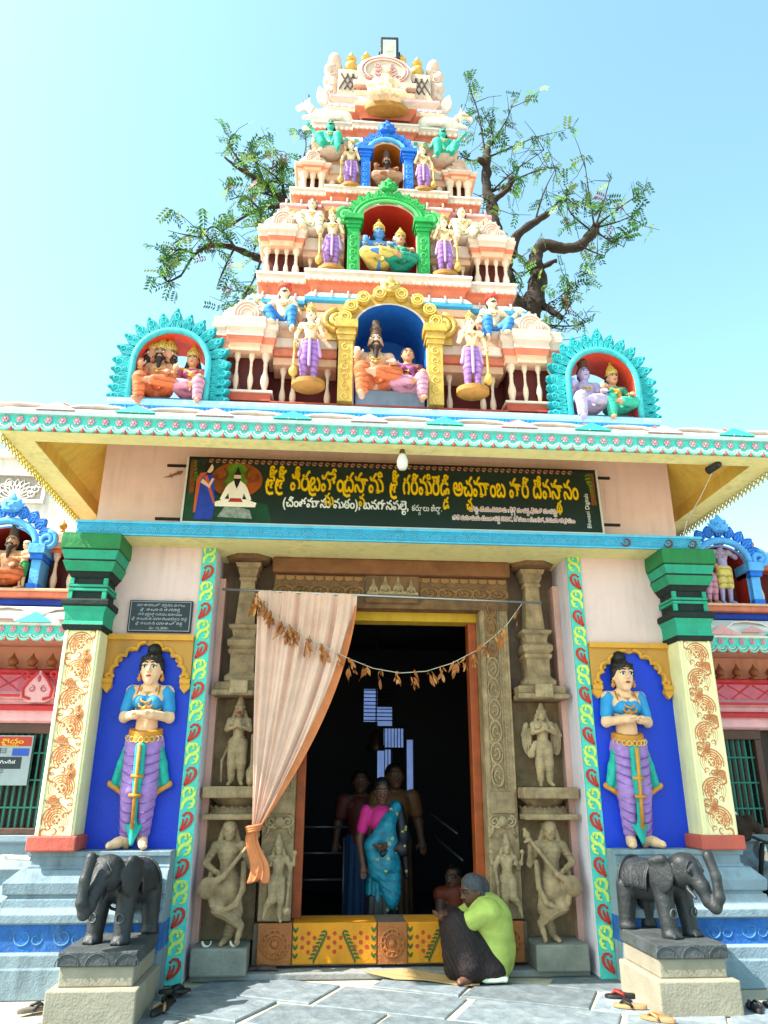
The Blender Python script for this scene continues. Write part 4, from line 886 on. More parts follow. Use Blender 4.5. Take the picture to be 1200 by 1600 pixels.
def ornaments(J, par, S, m=None, belt=True, neck=True, arm=True, long=True):
    ch, nk = J['chest'], J['neck']; m = m or GOLD
    if neck:
        pts = [nk + V3(.052 * math.sin(a), .02 - .062 * (.5 - .5 * math.cos(a)) - .012, .005 - .05 * (.5 - .5 * math.cos(a))) for a in [2 * PI * i / 20 for i in range(21)]]
        b = MB(); b.tube([tuple(p * S) for p in pts], .0085 * S, 6); b.build('necklace', m, par, smooth=True)
        if long:
            for q, (dx, dz) in enumerate(((.062, .13), (.045, .1))):
                pts = [nk + V3(-dx, -.02, -.0), nk + V3(-dx * 1.05, -.062, -.05), nk + V3(-dx * .6, -.088, -dz * .9), nk + V3(0, -.092, -dz), nk + V3(dx * .6, -.088, -dz * .9), nk + V3(dx * 1.05, -.062, -.05), nk + V3(dx, -.02, 0)]
                b = MB(); b.tube([tuple(p * S) for p in pts], .0065 * S, 5)
                if q == 0: b.ell(tuple((nk + V3(0, -.095, -.13)) * S), .016 * S, 0, 8, 5)
                b.build('chain', m, par, smooth=True)
    if belt:
        p = J['waist'] * .45 + J['pel'] * .55
        b = MB(); b.tube([tuple((p + V3(.094 * math.cos(a), .084 * math.sin(a), 0)) * S) for a in [2 * PI * i / 18 for i in range(19)]], .014 * S, 6); b.ell(tuple((p + V3(0, -.09, -.008)) * S), (.022 * S, .014 * S, .022 * S), 0, 8, 5); b.build('belt', m, par, smooth=True)
    if arm:
        for i in (0, 1):
            for A, B, t, r in ((J['sh'][i], J['el'][i], .55, .043), (J['el'][i], J['ha'][i], .85, .028)):
                c = A + (B - A) * t; d = Vector(B - A).normalized(); a1 = d.orthogonal().normalized(); a2 = d.cross(a1)
                b = MB(); b.tube([tuple(Vector(c * S) + (a1 * math.cos(q) + a2 * math.sin(q)) * r * S) for q in [2 * PI * j / 12 for j in range(13)]], .006 * S, 5); b.build('bangle', m, par, smooth=True)
def scl(pr, S):
    out = []
    for p in pr:
        k = dict(p[-1])
        for q in ('k', 'amp'):
            if q in k: k[q] *= S
        if 'rip' in k: a, f, x, c, s = k['rip']; k['rip'] = (a * S, f / S, x * S, c / S, s)
        if p[0] == 'c': out.append(('c', np.array(p[1]) * S, np.array(p[2]) * S, p[3] * S, p[4] * S, k))
        else: out.append(('e', np.array(p[1]) * S, tuple(np.array(p[2]) * S), p[3], k))
    return out
def part(name, pr, S, m, par, res=85, k=.018): return solid(name, scl(pr, S), S / res, m, par, k * S)
def hairdo(J, kind, S, m, par, yaw=0, res=85, pitch=0):
    J = dict(J); q = J.get('hs', HS); X0 = head_xf(J, yaw, pitch); c0 = X0(0, 0, 0); Jn = dict(J); Jn['hs'] = 1.0; Jn['head'] = c0; X = head_xf(Jn, yaw, pitch)
    if kind == 'long': pr = [blob(X(0, .02, .03), (.066, .066, .062)), capsule(X(-.05, .03, -.01), J['sh'][0] + V3(.03, .02, -.02), .028, .024), capsule(X(.05, .03, -.01), J['sh'][1] + V3(-.03, .02, -.02), .028, .024), capsule(X(0, .05, .0), J['chest'] + V3(0, .07, 0), .05, .05)]
    elif kind == 'bun': pr = [blob(X(0, .012, .034), (.064, .068, .054)), blob(X(0, .03, .1), (.042, .042, .036)), capsule(X(-.056, -.008, .02), X(-.058, .02, -.02), .014), capsule(X(.056, -.008, .02), X(.058, .02, -.02), .014), blob(X(0, .055, -.02), (.045, .03, .05))] + [blob(X(-.05 + .02 * i, -.05 + .006 * abs(i - 2.5) ** 1.5, .052), .012, k=.008) for i in range(6)]
    elif kind == 'jata': pr = [blob(X(0, .028, .035), (.062, .06, .05)), capsule(X(0, .01, .07), X(0, .01, .19), .05, .032), blob(X(0, .01, .135), (.052, .052, .02)), blob(X(0, .01, .2), (.03, .03, .02)), blob(X(0, .05, -.02), (.055, .035, .06))]
    elif kind == 'plain': pr = [blob(X(0, .016, .034), (.065, .068, .056)), blob(X(0, .05, -.01), (.058, .035, .06)), capsule(X(-.058, .01, .02), X(-.06, .03, -.03), .014), capsule(X(.058, .01, .02), X(.06, .03, -.03), .014)]
    elif kind == 'knot': pr = [blob(X(0, .016, .034), (.065, .068, .054)), blob(X(0, .085, -.02), (.05, .04, .045)), capsule(X(-.056, -.002, .02), X(-.058, .03, -.02), .014), capsule(X(.056, -.002, .02), X(.058, .03, -.02), .014)]
    pr = [(p[0], c0 + (np.array(p[1]) - c0) * q, (c0 + (np.array(p[2]) - c0) * (q if np.linalg.norm(np.array(p[2]) - c0) < .3 else 1)), p[3] * q, p[4] * q, p[5]) if p[0] == 'c' else (p[0], c0 + (np.array(p[1]) - c0) * q, tuple(np.array(p[2]) * q), p[3], p[4]) for p in pr]
    return part('hair', pr, S, m, par, res)
def beard(J, S, m, par, L=.12, yaw=0, res=85):
    X = head_xf(J, yaw); pr = [capsule(X(-.047, -.02, -.035), X(0, -.045, -.075), .014, .02), capsule(X(.047, -.02, -.035), X(0, -.045, -.075), .014, .02), capsule(X(0, -.052, -.072), X(0, -.065, -.06 - L), .03, .01), capsule(X(-.02, -.07, -.022), X(-.04, -.058, -.05), .009), capsule(X(.02, -.07, -.022), X(.04, -.058, -.05), .009), capsule(X(-.02, -.07, -.024), X(.02, -.07, -.024), .008)]
    q = J.get('hs', HS); pr = [(p[0], p[1], p[2], p[3] * q, p[4] * q, p[5]) for p in pr]
    return part('beard', pr, S, m, par, res, .012)
def mace(par, S, p, q, m=None):
    b = MB(); d = (Vector(q) - Vector(p)); L = d.length * S; z = d.normalized(); rot = z.to_track_quat('Z', 'Y').to_euler()
    b.lathe([(0, 0), (.02 * S, .005 * S), (.055 * S, .04 * S), (.06 * S, .08 * S), (.045 * S, .12 * S), (.022 * S, .15 * S), (.028 * S, .165 * S), (.016 * S, .18 * S), (.014 * S, L * .9), (.025 * S, L * .93), (.012 * S, L), (0, L + .02 * S)], 12)
    o = b.build('mace', m or GOLD, par, tuple(Vector(p) * S), rot, smooth=50); return o
def disc_base(par, S, m, r=.22, h=.06, cy=0.0, sy=.75):
    b = MB(); b.lathe([(0, -h * S), (r * .82 * S, -h * S), (r * S, -h * .7 * S), (r * S, 0), (0, 0)], 20, sy=sy); return b.build('base', m, par, (0, cy * S, 0), smooth=40)
# ---------------------------------------------------------------- guardians
def guardian(S, name='guardian_statue'):
    J = stand(); J['el'][0] = V3(-.18, .0, .67); J['ha'][0] = V3(-.19, -.06, .52); J['el'][1] = V3(.165, -.02, .66); J['ha'][1] = V3(.1, -.11, .77)
    J['kn'][0] = V3(-.075, -.03, .28); J['an'][0] = V3(-.07, 0, .055); J['hip'] = [V3(-.05, 0, .52), V3(.06, 0, .52)]; J['pel'] = V3(.01, 0, .54)
    r = bpy.data.objects.new(name, None); COL.objects.link(r)
    part('body', body_prims(J, False, .9, hd=((0, -.2, -1), (0, -.2, 1)), legs=True), S, FAIR2, r)
    part('dhoti', leg_cloth(J), S, PURP, r)
    pr = [capsule((0, -.09, .55), (.0, -.085, .2), .024, .02, rip=(.004, 60, 0, 0, 0)), capsule((-.09, -.05, .56), (-.13, -.03, .36), .02, .03), capsule((.1, -.05, .56), (.135, -.03, .36), .02, .03)]
    part('sash', pr, S, P('sash_mauve', 'c79ad0', var=.14), r)
    hairdo(J, 'long', S, HAIR, r); crown(J, r, S, .1); ornaments(J, r, S); features(J, 0, 0, r, S=S)
    mace(r, S, (-.2, -.09, .02), (-.195, -.085, .52)); disc_base(r, S, OCHB, .22, .085)
    return r
def place_pair(proto, spots, cat, group=None):
    out = []
    for i, (loc, rz, sx, label, *nw) in enumerate(spots):
        o = proto if i == 0 else copy_tree(proto)
        o.location = loc; o.rotation_euler = (0, 0, rz); o.scale = (sx * (nw[0] if nw else .92), abs(sx), abs(sx)); tag(o, label, cat, group); out.append(o)
    return out
place_pair(guardian(.93), [((-.93, .38, 5.74), 0, 1, 'golden crowned guardian with mace left of the blue niche on the lowest tier'), ((.93, .38, 5.74), 0, -1, 'golden crowned guardian with mace right of the blue niche on the lowest tier'),
    ((-.72, .8, 7.6), 0, .93, 'small crowned guardian with mace left of the green arch'), ((.72, .8, 7.6), 0, -.93, 'small crowned guardian with mace right of the green arch'),
    ((-.5, 1.05, 9.16), 0, .8, 'small crowned guardian with mace left of the blue arch on the upper tier'), ((.5, 1.05, 9.16), 0, -.8, 'small crowned guardian with mace right of the blue arch on the upper tier')], 'statue', 'mace guardians beside the tower niches')
# ---------------------------------------------------------------- seated bearers
def bearer(S, skin, cloth, hair, hairm, moust, up=False, ornm=GOLD):
    J = sit(); J['el'][0] = V3(-.22, -.02, .26 if up else .2); J['ha'][0] = V3(-.33, -.04, .40 if up else .3); J['el'][1] = V3(.19, -.03, .15); J['ha'][1] = V3(.17, -.14, .08)
    leg_down(J, 1, .12); J['kn'][0] = V3(-.17, -.15, .09); J['an'][0] = V3(-.1, -.17, -.08); J['toe'][0] = V3(-.13, -.25, -.1)
    r = bpy.data.objects.new('seated_statue', None); COL.objects.link(r)
    part('body', body_prims(J, False, .98, hd=((-1, 0, .4), (0, -1, -.2)), legs=True), S, skin, r)
    part('dhoti', leg_cloth(J, .016, .008), S, cloth, r)
    if hair == 'turban':
        X = head_xf(J); part('turban', [blob(X(0, .01, .05), (.09, .094, .06)), capsule(X(-.05, -.03, .05), X(.055, -.04, .075), .028), capsule(X(-.02, -.03, .09), X(-.035, -.02, .125), .014, .018)], S, REDT, r)
        part('hair', [blob(X(0, .03, -.0), (.072, .06, .066))], S, HAIR, r)
    else: hairdo(J, hair, S, hairm, r)
    ornaments(J, r, S, ornm, belt=True); features(J, 0, 0, r, moust=moust, S=S)
    pr = [blob((.0, .02, -.04), (.2, .14, .06))]; part('seat', pr, S, IVORY, r, 60)
    return r
place_pair(bearer(1.05, FAIR2, BLUC, 'turban', None, True), [((-1.27, .66, 6.66), 0, 1, 'red turbaned man with moustache seated above the left corner shrine'), ((1.27, .66, 6.66), 0, -1, 'red turbaned man with moustache seated above the right corner shrine')], 'statue', 'turbaned seated men on the tower')
place_pair(bearer(.98, FAIR2, WHTC, 'plain', HAIRB, False), [((-1.0, .98, 8.33), 0, 1, 'brown haired seated figure with pale dhoti left of the green arch'), ((1.0, .98, 8.33), 0, -1, 'brown haired seated figure with pale dhoti right of the green arch')], 'statue', 'pale seated figures on the tower')
place_pair(bearer(.98, TEALSK, TEALSK, 'long', HAIR, True, True), [((-.8, 1.12, 9.86), 0, 1, 'teal skinned seated man with long dark hair left of the blue arch'), ((.8, 1.12, 9.86), 0, -1, 'teal skinned seated man with long dark hair right of the blue arch')], 'statue', 'teal seated men on the tower')
# ---------------------------------------------------------------- deities seated in niches
def deity(name, label, loc, S, skin, cloth, upper=None, fem=False, hair='long', hairm=None, crn=True, beard_=None, bless=0, down=None, rz=0, extra=(), yaw=0, heads=(), bulk=1.05, crown_h=.12, cat='statue', orn=True, group=None, sash=None):
    J = sit(); o = 1 - bless
    J['el'][bless] = J['sh'][bless] + V3(-.06 if bless == 0 else .06, -.02, -.15); J['ha'][bless] = J['el'][bless] + V3(.02 if bless == 0 else -.02, -.1, .1)
    J['kn'] = [V3(-.155, -.15, .06), V3(.155, -.15, .06)]
    J['el'][o] = J['sh'][o] + V3(.06 if bless == 0 else -.06, -.03, -.16); J['ha'][o] = V3(.13 if bless == 0 else -.13, -.2, .14)
    if down is not None: leg_down(J, down, -.12 if down == 0 else .12)
    r = thing(name, label, cat, loc, rz, group)
    hd = [None, None]; hd[bless] = (0, -.1, 1); hd[o] = (0, -1, -.3)
    part('body', body_prims(J, fem, bulk if not fem else .9, hd=hd, legs=True, yaw=yaw, extra_arms=extra, hsc=1.15), S, skin, r, 95)
    part('garment', leg_cloth(J, .02, .009, 80), S, cloth, r, 95)
    if upper:
        ch = J['chest']; pr = [blob(ch + V3(0, -.002, 0), (.104 * (.92 if fem else 1), .073, .094), rip=(.003, 90, 0, 0, .8)), capsule(J['sh'][0], J['sh'][0] * .45 + J['el'][0] * .55, .043, .038), capsule(J['sh'][1], J['sh'][1] * .45 + J['el'][1] * .55, .043, .038)]
        if fem: pr += [blob(ch + V3(-.045, -.055, 0), .046), blob(ch + V3(.045, -.055, 0), .046)]
        part('blouse', pr, S, upper, r, 95)
        if sash: part('saree_end', [capsule(ch + V3(-.1, -.05, .06), ch + V3(.02, -.09, -.02), .022, .026), capsule(ch + V3(.02, -.09, -.02), J['pel'] + V3(.09, -.05, .02), .026, .03), capsule(ch + V3(-.1, -.03, .06), ch + V3(-.09, .06, -.02), .022)], S, sash, r, 95)
    hairdo(J, hair, S, hairm or HAIR, r, yaw)
    if crn: crown(J, r, S, crown_h, None, yaw)
    if beard_: beard(J, S, beard_, r, .12, yaw)
    for hx, hyaw in heads:
        J2 = dict(J); J2['head'] = J['head'] + V3(hx, .02, 0); X = head_xf(J2, hyaw)
        part('side_head', [blob(X(0, .006, .012), (.066, .077, .082)), blob(X(0, -.012, -.03), (.05, .06, .058)), capsule(X(0, -.062, .012), X(0, -.074, -.012), .006, .011)], S, skin, r); beard(J2, S, beard_ or HAIR, r, .09, hyaw); features(J2, hyaw, 0, r, S=S, lips=False); crown(J2, r, S, crown_h, None, hyaw)
    if orn: ornaments(J, r, S, belt=False)
    features(J, yaw, 0, r, S=S, moust=False, lips=not beard_)
    return r, J
deity('saint_statue', 'bearded saint in orange dhoti blessing inside the blue niche', (-.17, .56, 5.8), 1.36, P('saint_skin', 'd3a58a', var=.1), ORAN, None, False, 'jata', HAIRB, False, P('saint_beard', '3a2a22', var=.2), 0, 0, yaw=0, orn=True)
deity('consort_statue', 'dark haired consort in purple saree beside the saint in the blue niche', (.21, .56, 5.76), 1.12, TAN_, PINKC, MARC, True, 'knot', None, False, None, 0, 1, sash=P('saree_purple', '8b4a86', var=.14))
b = MB(); b.box(-.4, .4, .5, 1.2, 5.51, 5.76); tag(b.build('niche_seat', GREYB, bev=.02), 'blue grey seat block under the couple in the blue niche', 'seat')
v_, Jv = deity('blue_deity_statue', 'blue skinned four armed deity in the red niche under the green arch', (-.12, .86, 7.74), 1.12, BLUSK, YELC, None, False, 'long', None, True, None, 0, None, extra=[(0, (-.2, .03, .2), (-.21, .0, .3)), (1, (.2, .03, .2), (.21, 0, .3))])
m = MB(); m.lathe([(0, -.012), (.055, -.008), (.06, 0), (.055, .008), (0, .012)], 16); m.build('disc', CORAL, v_, (-.225, .0, .42), (R(80), 0, 0), smooth=40)
m = MB(); m.lathe([(0, 0), (.03, .02), (.05, .06), (.04, .1), (.015, .13), (0, .15)], 12); m.build('conch', WHTC, v_, (.225, 0, .36), smooth=True)
deity('green_consort_statue', 'crowned consort in green saree in the red niche under the green arch', (.16, .86, 7.72), .98, TAN_, GRNC, P('blouse_green', '1d7d58'), True, 'long', None, True, None, 0, None, sash=GRNC)
deity('hermit_statue', 'bearded brown hermit seated in the amber niche under the blue arch', (0, 1.16, 9.3), .98, P('hermit_skin', '9a6248', var=.12), P('hermit_cloth', 'b98a70', var=.16), P('hermit_cloth', ''), False, 'jata', HAIRB, False, P('hermit_beard', '2b201b'), 0, None, orn=False)
deity('brahma_statue', 'three headed bearded deity in orange dhoti in the left teal shrine', (-2.6, .5, 5.58), 1.14, P('brahma_skin', 'c08468', var=.12), ORAN, None, False, 'long', None, True, HAIR, 0, 0, heads=((-.085, R(-55)), (.085, R(55))))
deity('pink_consort_statue', 'crowned consort in pink saree in the left teal shrine', (-2.24, .5, 5.58), 1.0, TAN_, PINKC, P('blouse_pink', 'b8527e'), True, 'long', None, True, None, 0, 1, sash=GOLD2)
deity('lilac_deity_statue', 'lilac skinned deity with tall hair in the right teal shrine', (2.28, .5, 5.58), 1.1, LILSK, P('lilac_cloth', 'b7aacb', var=.14), None, False, 'jata', HAIRB, False, None, 0, 0, extra=[(1, (.2, .0, .2), (.22, -.02, .28))])
deity('seagreen_consort_statue', 'crowned consort in sea green saree in the right teal shrine', (2.62, .5, 5.58), 1.0, TAN_, P('seagreen_cloth', '35b39a', var=.16), P('blouse_sea', '1c8f76'), True, 'long', None, True, None, 0, 0, sash=GOLD2)
# ---------------------------------------------------------------- elephant headed deity on top
ga = thing('ganesha_statue', 'small cream elephant headed deity seated near the tower top', 'statue', (0, 1.22, 10.84)); S = 1.12
J = sit(); J['el'] = [V3(-.2, -.03, .15), V3(.2, -.03, .15)]; J['ha'] = [V3(-.19, -.14, .14), V3(.19, -.14, .14)]; J['head'] = V3(0, -.02, .44)
pr = body_prims(J, False, 1.2, legs=True, face=False, extra_arms=[(0, (-.21, .02, .22), (-.24, -.02, .33)), (1, (.21, .02, .22), (.24, -.02, .33))])
pr += [blob((0, -.06, .12), (.12, .11, .11)), blob((0, -.02, .45), (.085, .08, .085)), capsule((0, -.09, .43), (.0, -.14, .33), .045, .035), capsule((0, -.14, .33), (-.01, -.17, .22), .035, .026), capsule((-.01, -.17, .22), (.05, -.18, .17), .026, .018), blob((-.13, .0, .43), (.065, .02, .085)), blob((.13, .0, .43), (.065, .02, .085)), capsule((-.05, -.1, .38), (-.07, -.15, .35), .014, .008), capsule((.05, -.1, .38), (.07, -.15, .35), .014, .008)]
part('body', pr, S, FAIR2, ga, 80); crown(J, ga, S, .08); ornaments(J, ga, S, belt=False); features(J, 0, 0, ga, S=S, lips=False)
b = MB(); b.lathe([(0, -.1 * S), (.27 * S, -.09 * S), (.29 * S, -.05 * S), (.27 * S, -.01 * S), (0, 0)], 22, sy=.36); b.build('base', OCHB, ga, (0, -.02, -.0), smooth=40)
# ---------------------------------------------------------------- reclining bulls
def bull(S):
    r = bpy.data.objects.new('bull_statue', None); COL.objects.link(r)
    pr = [capsule((-.3, 0, .16), (.2, 0, .17), .15, .15, k=.05), blob((.1, 0, .3), (.11, .08, .09)), capsule((.25, 0, .2), (.42, 0, .42), .1, .075), blob((.47, 0, .46), (.09, .07, .075)), capsule((.5, 0, .44), (.62, 0, .38), .06, .045), blob((.62, 0, .37), (.04, .05, .035)), capsule((.42, -.07, .5), (.4, -.15, .49), .025, .012), capsule((.42, .07, .5), (.4, .15, .49), .025, .012),
          capsule((.3, -.1, .1), (.5, -.12, .04), .055, .035), capsule((.3, .1, .1), (.5, .12, .04), .055, .035), capsule((-.2, -.12, .1), (.05, -.18, .04), .07, .035), capsule((-.2, .12, .1), (.05, .18, .04), .07, .035), capsule((-.42, 0, .2), (-.46, .06, .02), .02, .015), capsule((.3, 0, .1), (.36, 0, .28), .05, .05)]
    part('body', pr, S, P('bull_white', 'e3ddd2', var=.1, scale=12), r, 60, .03)
    m = MB()
    for s in (-1, 1):
        m.tube([(.42 * S, s * .05 * S, .52 * S), (.42 * S, s * .09 * S, .6 * S), (.46 * S, s * .08 * S, .66 * S)], [.018 * S, .014 * S, .004 * S], 6, 0)
        m.ell((.52 * S, s * .062 * S, .47 * S), .014 * S, 0, 6, 4)
    m.build('horns', BLACK, r, smooth=True)
    m = MB(); m.tube([((.33 + .05 * math.cos(a)) * S, .1 * S * math.sin(a), (.3 - .02 + .08 * math.cos(a) * -1) * S) for a in [2 * PI * i / 14 for i in range(15)]], .014 * S, 5); m.tube([(.3 * S, -.07 * S, .38 * S), (.45 * S, -.075 * S, .4 * S), (.6 * S, -.05 * S, .4 * S)], .008 * S, 5); m.build('harness', GOLD, r, smooth=True)
    return r
place_pair(bull(.82), [((-.82, 1.42, 10.62), R(180), 1, 'white reclining bull on the left corner near the tower top'), ((.82, 1.42, 10.62), 0, 1, 'white reclining bull on the right corner near the tower top')], 'statue', 'reclining bulls near the tower top')
# ---------------------------------------------------------------- the two big painted ladies
def lady(S):
    J = stand(); J['el'] = [V3(-.165, -.02, .665), V3(.16, -.02, .665)]; J['ha'] = [V3(-.075, -.135, .672), V3(.045, -.135, .66)]
    J['kn'] = [V3(-.055, -.02, .285), V3(.06, -.02, .285)]; J['an'] = [V3(-.06, .0, .045), V3(.055, 0, .045)]; J['toe'] = [V3(-.13, -.06, .02), V3(.075, -.09, .02)]
    J['head'] = V3(0, -.025, .915); J['hs'] = 1.12; J['sh'] = [V3(-.112, 0, .80), V3(.112, 0, .80)]; J['el'] = [V3(-.142, -.015, .665), V3(.14, -.015, .665)]; J['ha'] = [V3(-.06, -.125, .668), V3(.05, -.135, .672)]; J['hip'] = [V3(-.048, 0, .52), V3(.048, 0, .52)]; J['kn'] = [V3(-.05, -.02, .285), V3(.05, -.02, .285)]; J['an'] = [V3(-.05, .0, .045), V3(.045, 0, .045)]
    r = bpy.data.objects.new('welcoming_lady_statue', None); COL.objects.link(r)
    part('body', body_prims(J, False, .9, hd=((1, -.3, .0), (-1, -.15, .05)), legs=True, hsc=1.0, curl=(.05, .05)), S, P('lady_skin', 'ecbe98', var=.08, scale=8), r, 190, .018)
    ch = J['chest']
    part('blouse', [blob(ch + V3(0, 0, .005), (.096, .068, .076), rip=(.0015, 160, 0, 0, .4)), capsule(J['sh'][0] + V3(.002, 0, -.002), J['sh'][0] * .32 + J['el'][0] * .68, .044, .039), capsule(J['sh'][1] + V3(-.002, 0, -.002), J['sh'][1] * .32 + J['el'][1] * .68, .044, .039), blob(ch + V3(-.044, -.046, 0), .043), blob(ch + V3(.044, -.046, 0), .043), capsule(ch + V3(-.06, -.01, .03), J['sh'][0] + V3(.01, 0, -.012), .036, .036), capsule(ch + V3(.06, -.01, .03), J['sh'][1] + V3(-.01, 0, -.012), .036, .036)], S, P('lady_blouse', '2f93cf', var=.1, scale=10), r, 170, .015)
    part('draped_dhoti', leg_cloth(J, .012, .0045, 62), S, P('lady_purple', 'a57cc2', var=.14, scale=10), r, 190, .02)
    # darker painted fold lines
    fo = MB()
    for i in (0, 1):
        for k in range(9):
            t = k / 8; c = J['hip'][i] + (J['an'][i] - J['hip'][i]) * (.06 + .8 * t); rr = .088 - .034 * t
            pts = []
            for a in range(-70, 71, 14):
                pts.append((S * (c[0] + rr * math.sin(R(a))), S * (c[1] - rr * math.cos(R(a)) - .002), S * (c[2] - .03 * math.cos(R(a)) ** 1.5 + (.01 if i else -.01) * math.sin(R(a)))))
            fo.tube(pts, [.0035 * S * math.sin(PI * (j + .5) / len(pts)) + .0008 for j in range(len(pts))], 5)
    fo.build('fold_lines', P('fold_violet', '7d4fa0', var=.1), r, smooth=True)
    pl = [capsule((-.01, -.085, .51), (-.012, -.075, .36), .022, .022), capsule((.01, -.085, .51), (.012, -.075, .36), .022, .022), capsule((0, -.08, .36), (0, -.07, .27), .03, .026), capsule((0, -.062, .26), (0, -.055, .1), .014, .016), capsule((-.04, -.045, .12), (0, -.07, .03), .014, .008), capsule((.04, -.045, .12), (0, -.07, .03), .014, .008), capsule((0, -.055, .12), (0, -.07, .035), .022, .008)]
    part('front_pleat', pl, S, P('pleat_teal', '22a79c', var=.12), r, 150, .012)
    g = MB(); g.tube([(0, -.12 * S, .52 * S), (0, -.11 * S, .36 * S), (0, -.105 * S, .28 * S), (0, -.09 * S, .1 * S)], [.013 * S, .011 * S, .011 * S, .012 * S], 6)
    for z in (.36, .265): g.tube([(-.035 * S, -.098 * S, z * S), (0, -.115 * S, (z - .004) * S), (.035 * S, -.098 * S, z * S)], .009 * S, 6)
    g.build('pleat_border', GOLD2, r, smooth=True)
    for s in (-1, 1):
        ps = [capsule((s * .085, -.02, .56), (s * .122, -.01, .42), .02, .03), capsule((s * .122, -.01, .42), (s * .15, -.01, .33), .03, .026), capsule((s * .095, 0, .5), (s * .11, 0, .3), .028, .022)]
        so_ = part('side_sash', ps, S, P('sash_teal', '1fae9e', var=.16, scale=16), r, 130, .012)
        part('sash_hem', [capsule((s * .1, -.015, .272), (s * .135, -.02, .295), .014), capsule((s * .135, -.02, .295), (s * .178, -.015, .315), .014), blob((s * .182, -.015, .322), .016)], S, GOLD2, so_, 130, .008)
        er = MB(); er.lathe([(0, -.03 * S), (.012 * S, -.022 * S), (.014 * S, -.01 * S), (.006 * S, 0), (.01 * S, .01 * S), (0, .016 * S)], 8)
        X = J['head']; er.build('earring', GOLD2, r, (S * s * .072, S * (X[1]), S * (X[2] - .028)), smooth=True)
    # broad jewelled belt
    bt = MB(); p = J['waist'] * .45 + J['pel'] * .55
    rg = []
    for dz, rr in ((-.03, .088), (-.024, .102), (.03, .096), (.036, .08)):
        rg.append([(S * (p[0] + rr * 1.06 * math.cos(a)), S * (p[1] + rr * .92 * math.sin(a)), S * (p[2] + dz - .022 * max(0, -math.sin(a)))) for a in [2 * PI * i / 28 for i in range(28)]])
    bt.loft(rg); bo = bt.build('belt', GOLD2, r, smooth=50)
    for k in range(9):
        bs = MB(); a = R(200 + k * 17.5); relief(bs, [(S * (p[0] + .106 * math.cos(a) + .014 * math.cos(q)), S * (p[2] - .014 + .014 * math.sin(q) - .02 * max(0, -math.sin(a)))) for q in [2 * PI * j / 10 for j in range(11)]], .0035 * S, S * (p[1] + .1 * math.sin(a)), 0, False)
        bs.build('belt_scroll', P('belt_light', 'e2b862'), bo, smooth=True)
    ornaments(J, r, S, GOLD2, belt=False, arm=False)
    hairdo(J, 'bun', S, BLACK, r, 0, 170); features(J, 0, 0, r, S=S, eyes=1.0)
    n_ = MB(); n_.ell((0, -.061 * S, .632 * S), (.006 * S, .004 * S, .006 * S), 0, 8, 4); n_.build('navel', P('navel_brown', '9a6a50'), r)
    return r
place_pair(lady(1.6), [((-2.2, -.06, 1.003), 0, 1, 'painted lady statue in blue blouse and purple dhoti in the left blue niche', .87), ((2.14, -.06, 1.003), R(0), -1, 'painted lady statue in blue blouse and purple dhoti in the right blue niche', .87)], 'statue', 'welcoming lady statues')
# ================================================================== carved stone doorway
door = thing('stone_doorway', 'weathered carved stone door surround with colonnettes, painted sill and orange wooden frame', 'doorway')
w = MB()
for s in (-1, 1): w.box(*sorted((s * 1.12, s * 1.72)), .5, .72, 0, 3.9)
w.build('back_wall', STONE_DK, door)
w = MB(); w.box(-1.12, 1.12, .5, .72, 3.3, 3.9); w.build('back_wall', STONE_DK, door)
# jambs with scroll carving
SC = mat('carved_relief', 'b99d78', rough=.85, var=.28, scale=11, bump=.6, streak=.7, grime=.7, grime_col='4c4232'); SCB = mat('carved_relief_brown', 'a5764a', rough=.85, var=.28, scale=11, bump=.6, streak=.7, grime=.6, grime_col='402f1e')
sc1 = MB(); relief(sc1, [(.085 * math.cos(R(a)), .1 * math.sin(R(a))) for a in range(0, 361, 20)], .015, 0, 0, False)
relief(sc1, spiral(0, 0, .06, .012, 250, 1.25, 18), .016, 0); relief(sc1, spiral(.03, .035, .03, .008, 60, -1, 10), .009, 0); relief(sc1, spiral(-.03, -.04, .03, .008, 240, -1, 10), .009, 0); relief(sc1, [(-.08, -.1), (-.02, -.125), (.06, -.11)], .01, 0)
for k in range(5): sc1.ell((.035 * math.cos(k * 1.26), .0, .04 * math.sin(k * 1.26)), .012, 0, 6, 4)
scm1 = sc1.mesh('scroll_medallion', SC, True); scm1b = sc1.mesh('scroll_medallion', SCB, True)
sb = MB(); relief(sb, spiral(0, 0, .024, .006, 90, 1.1, 10), .0065, 0); sbm = sb.mesh('border_curl', SC, True)
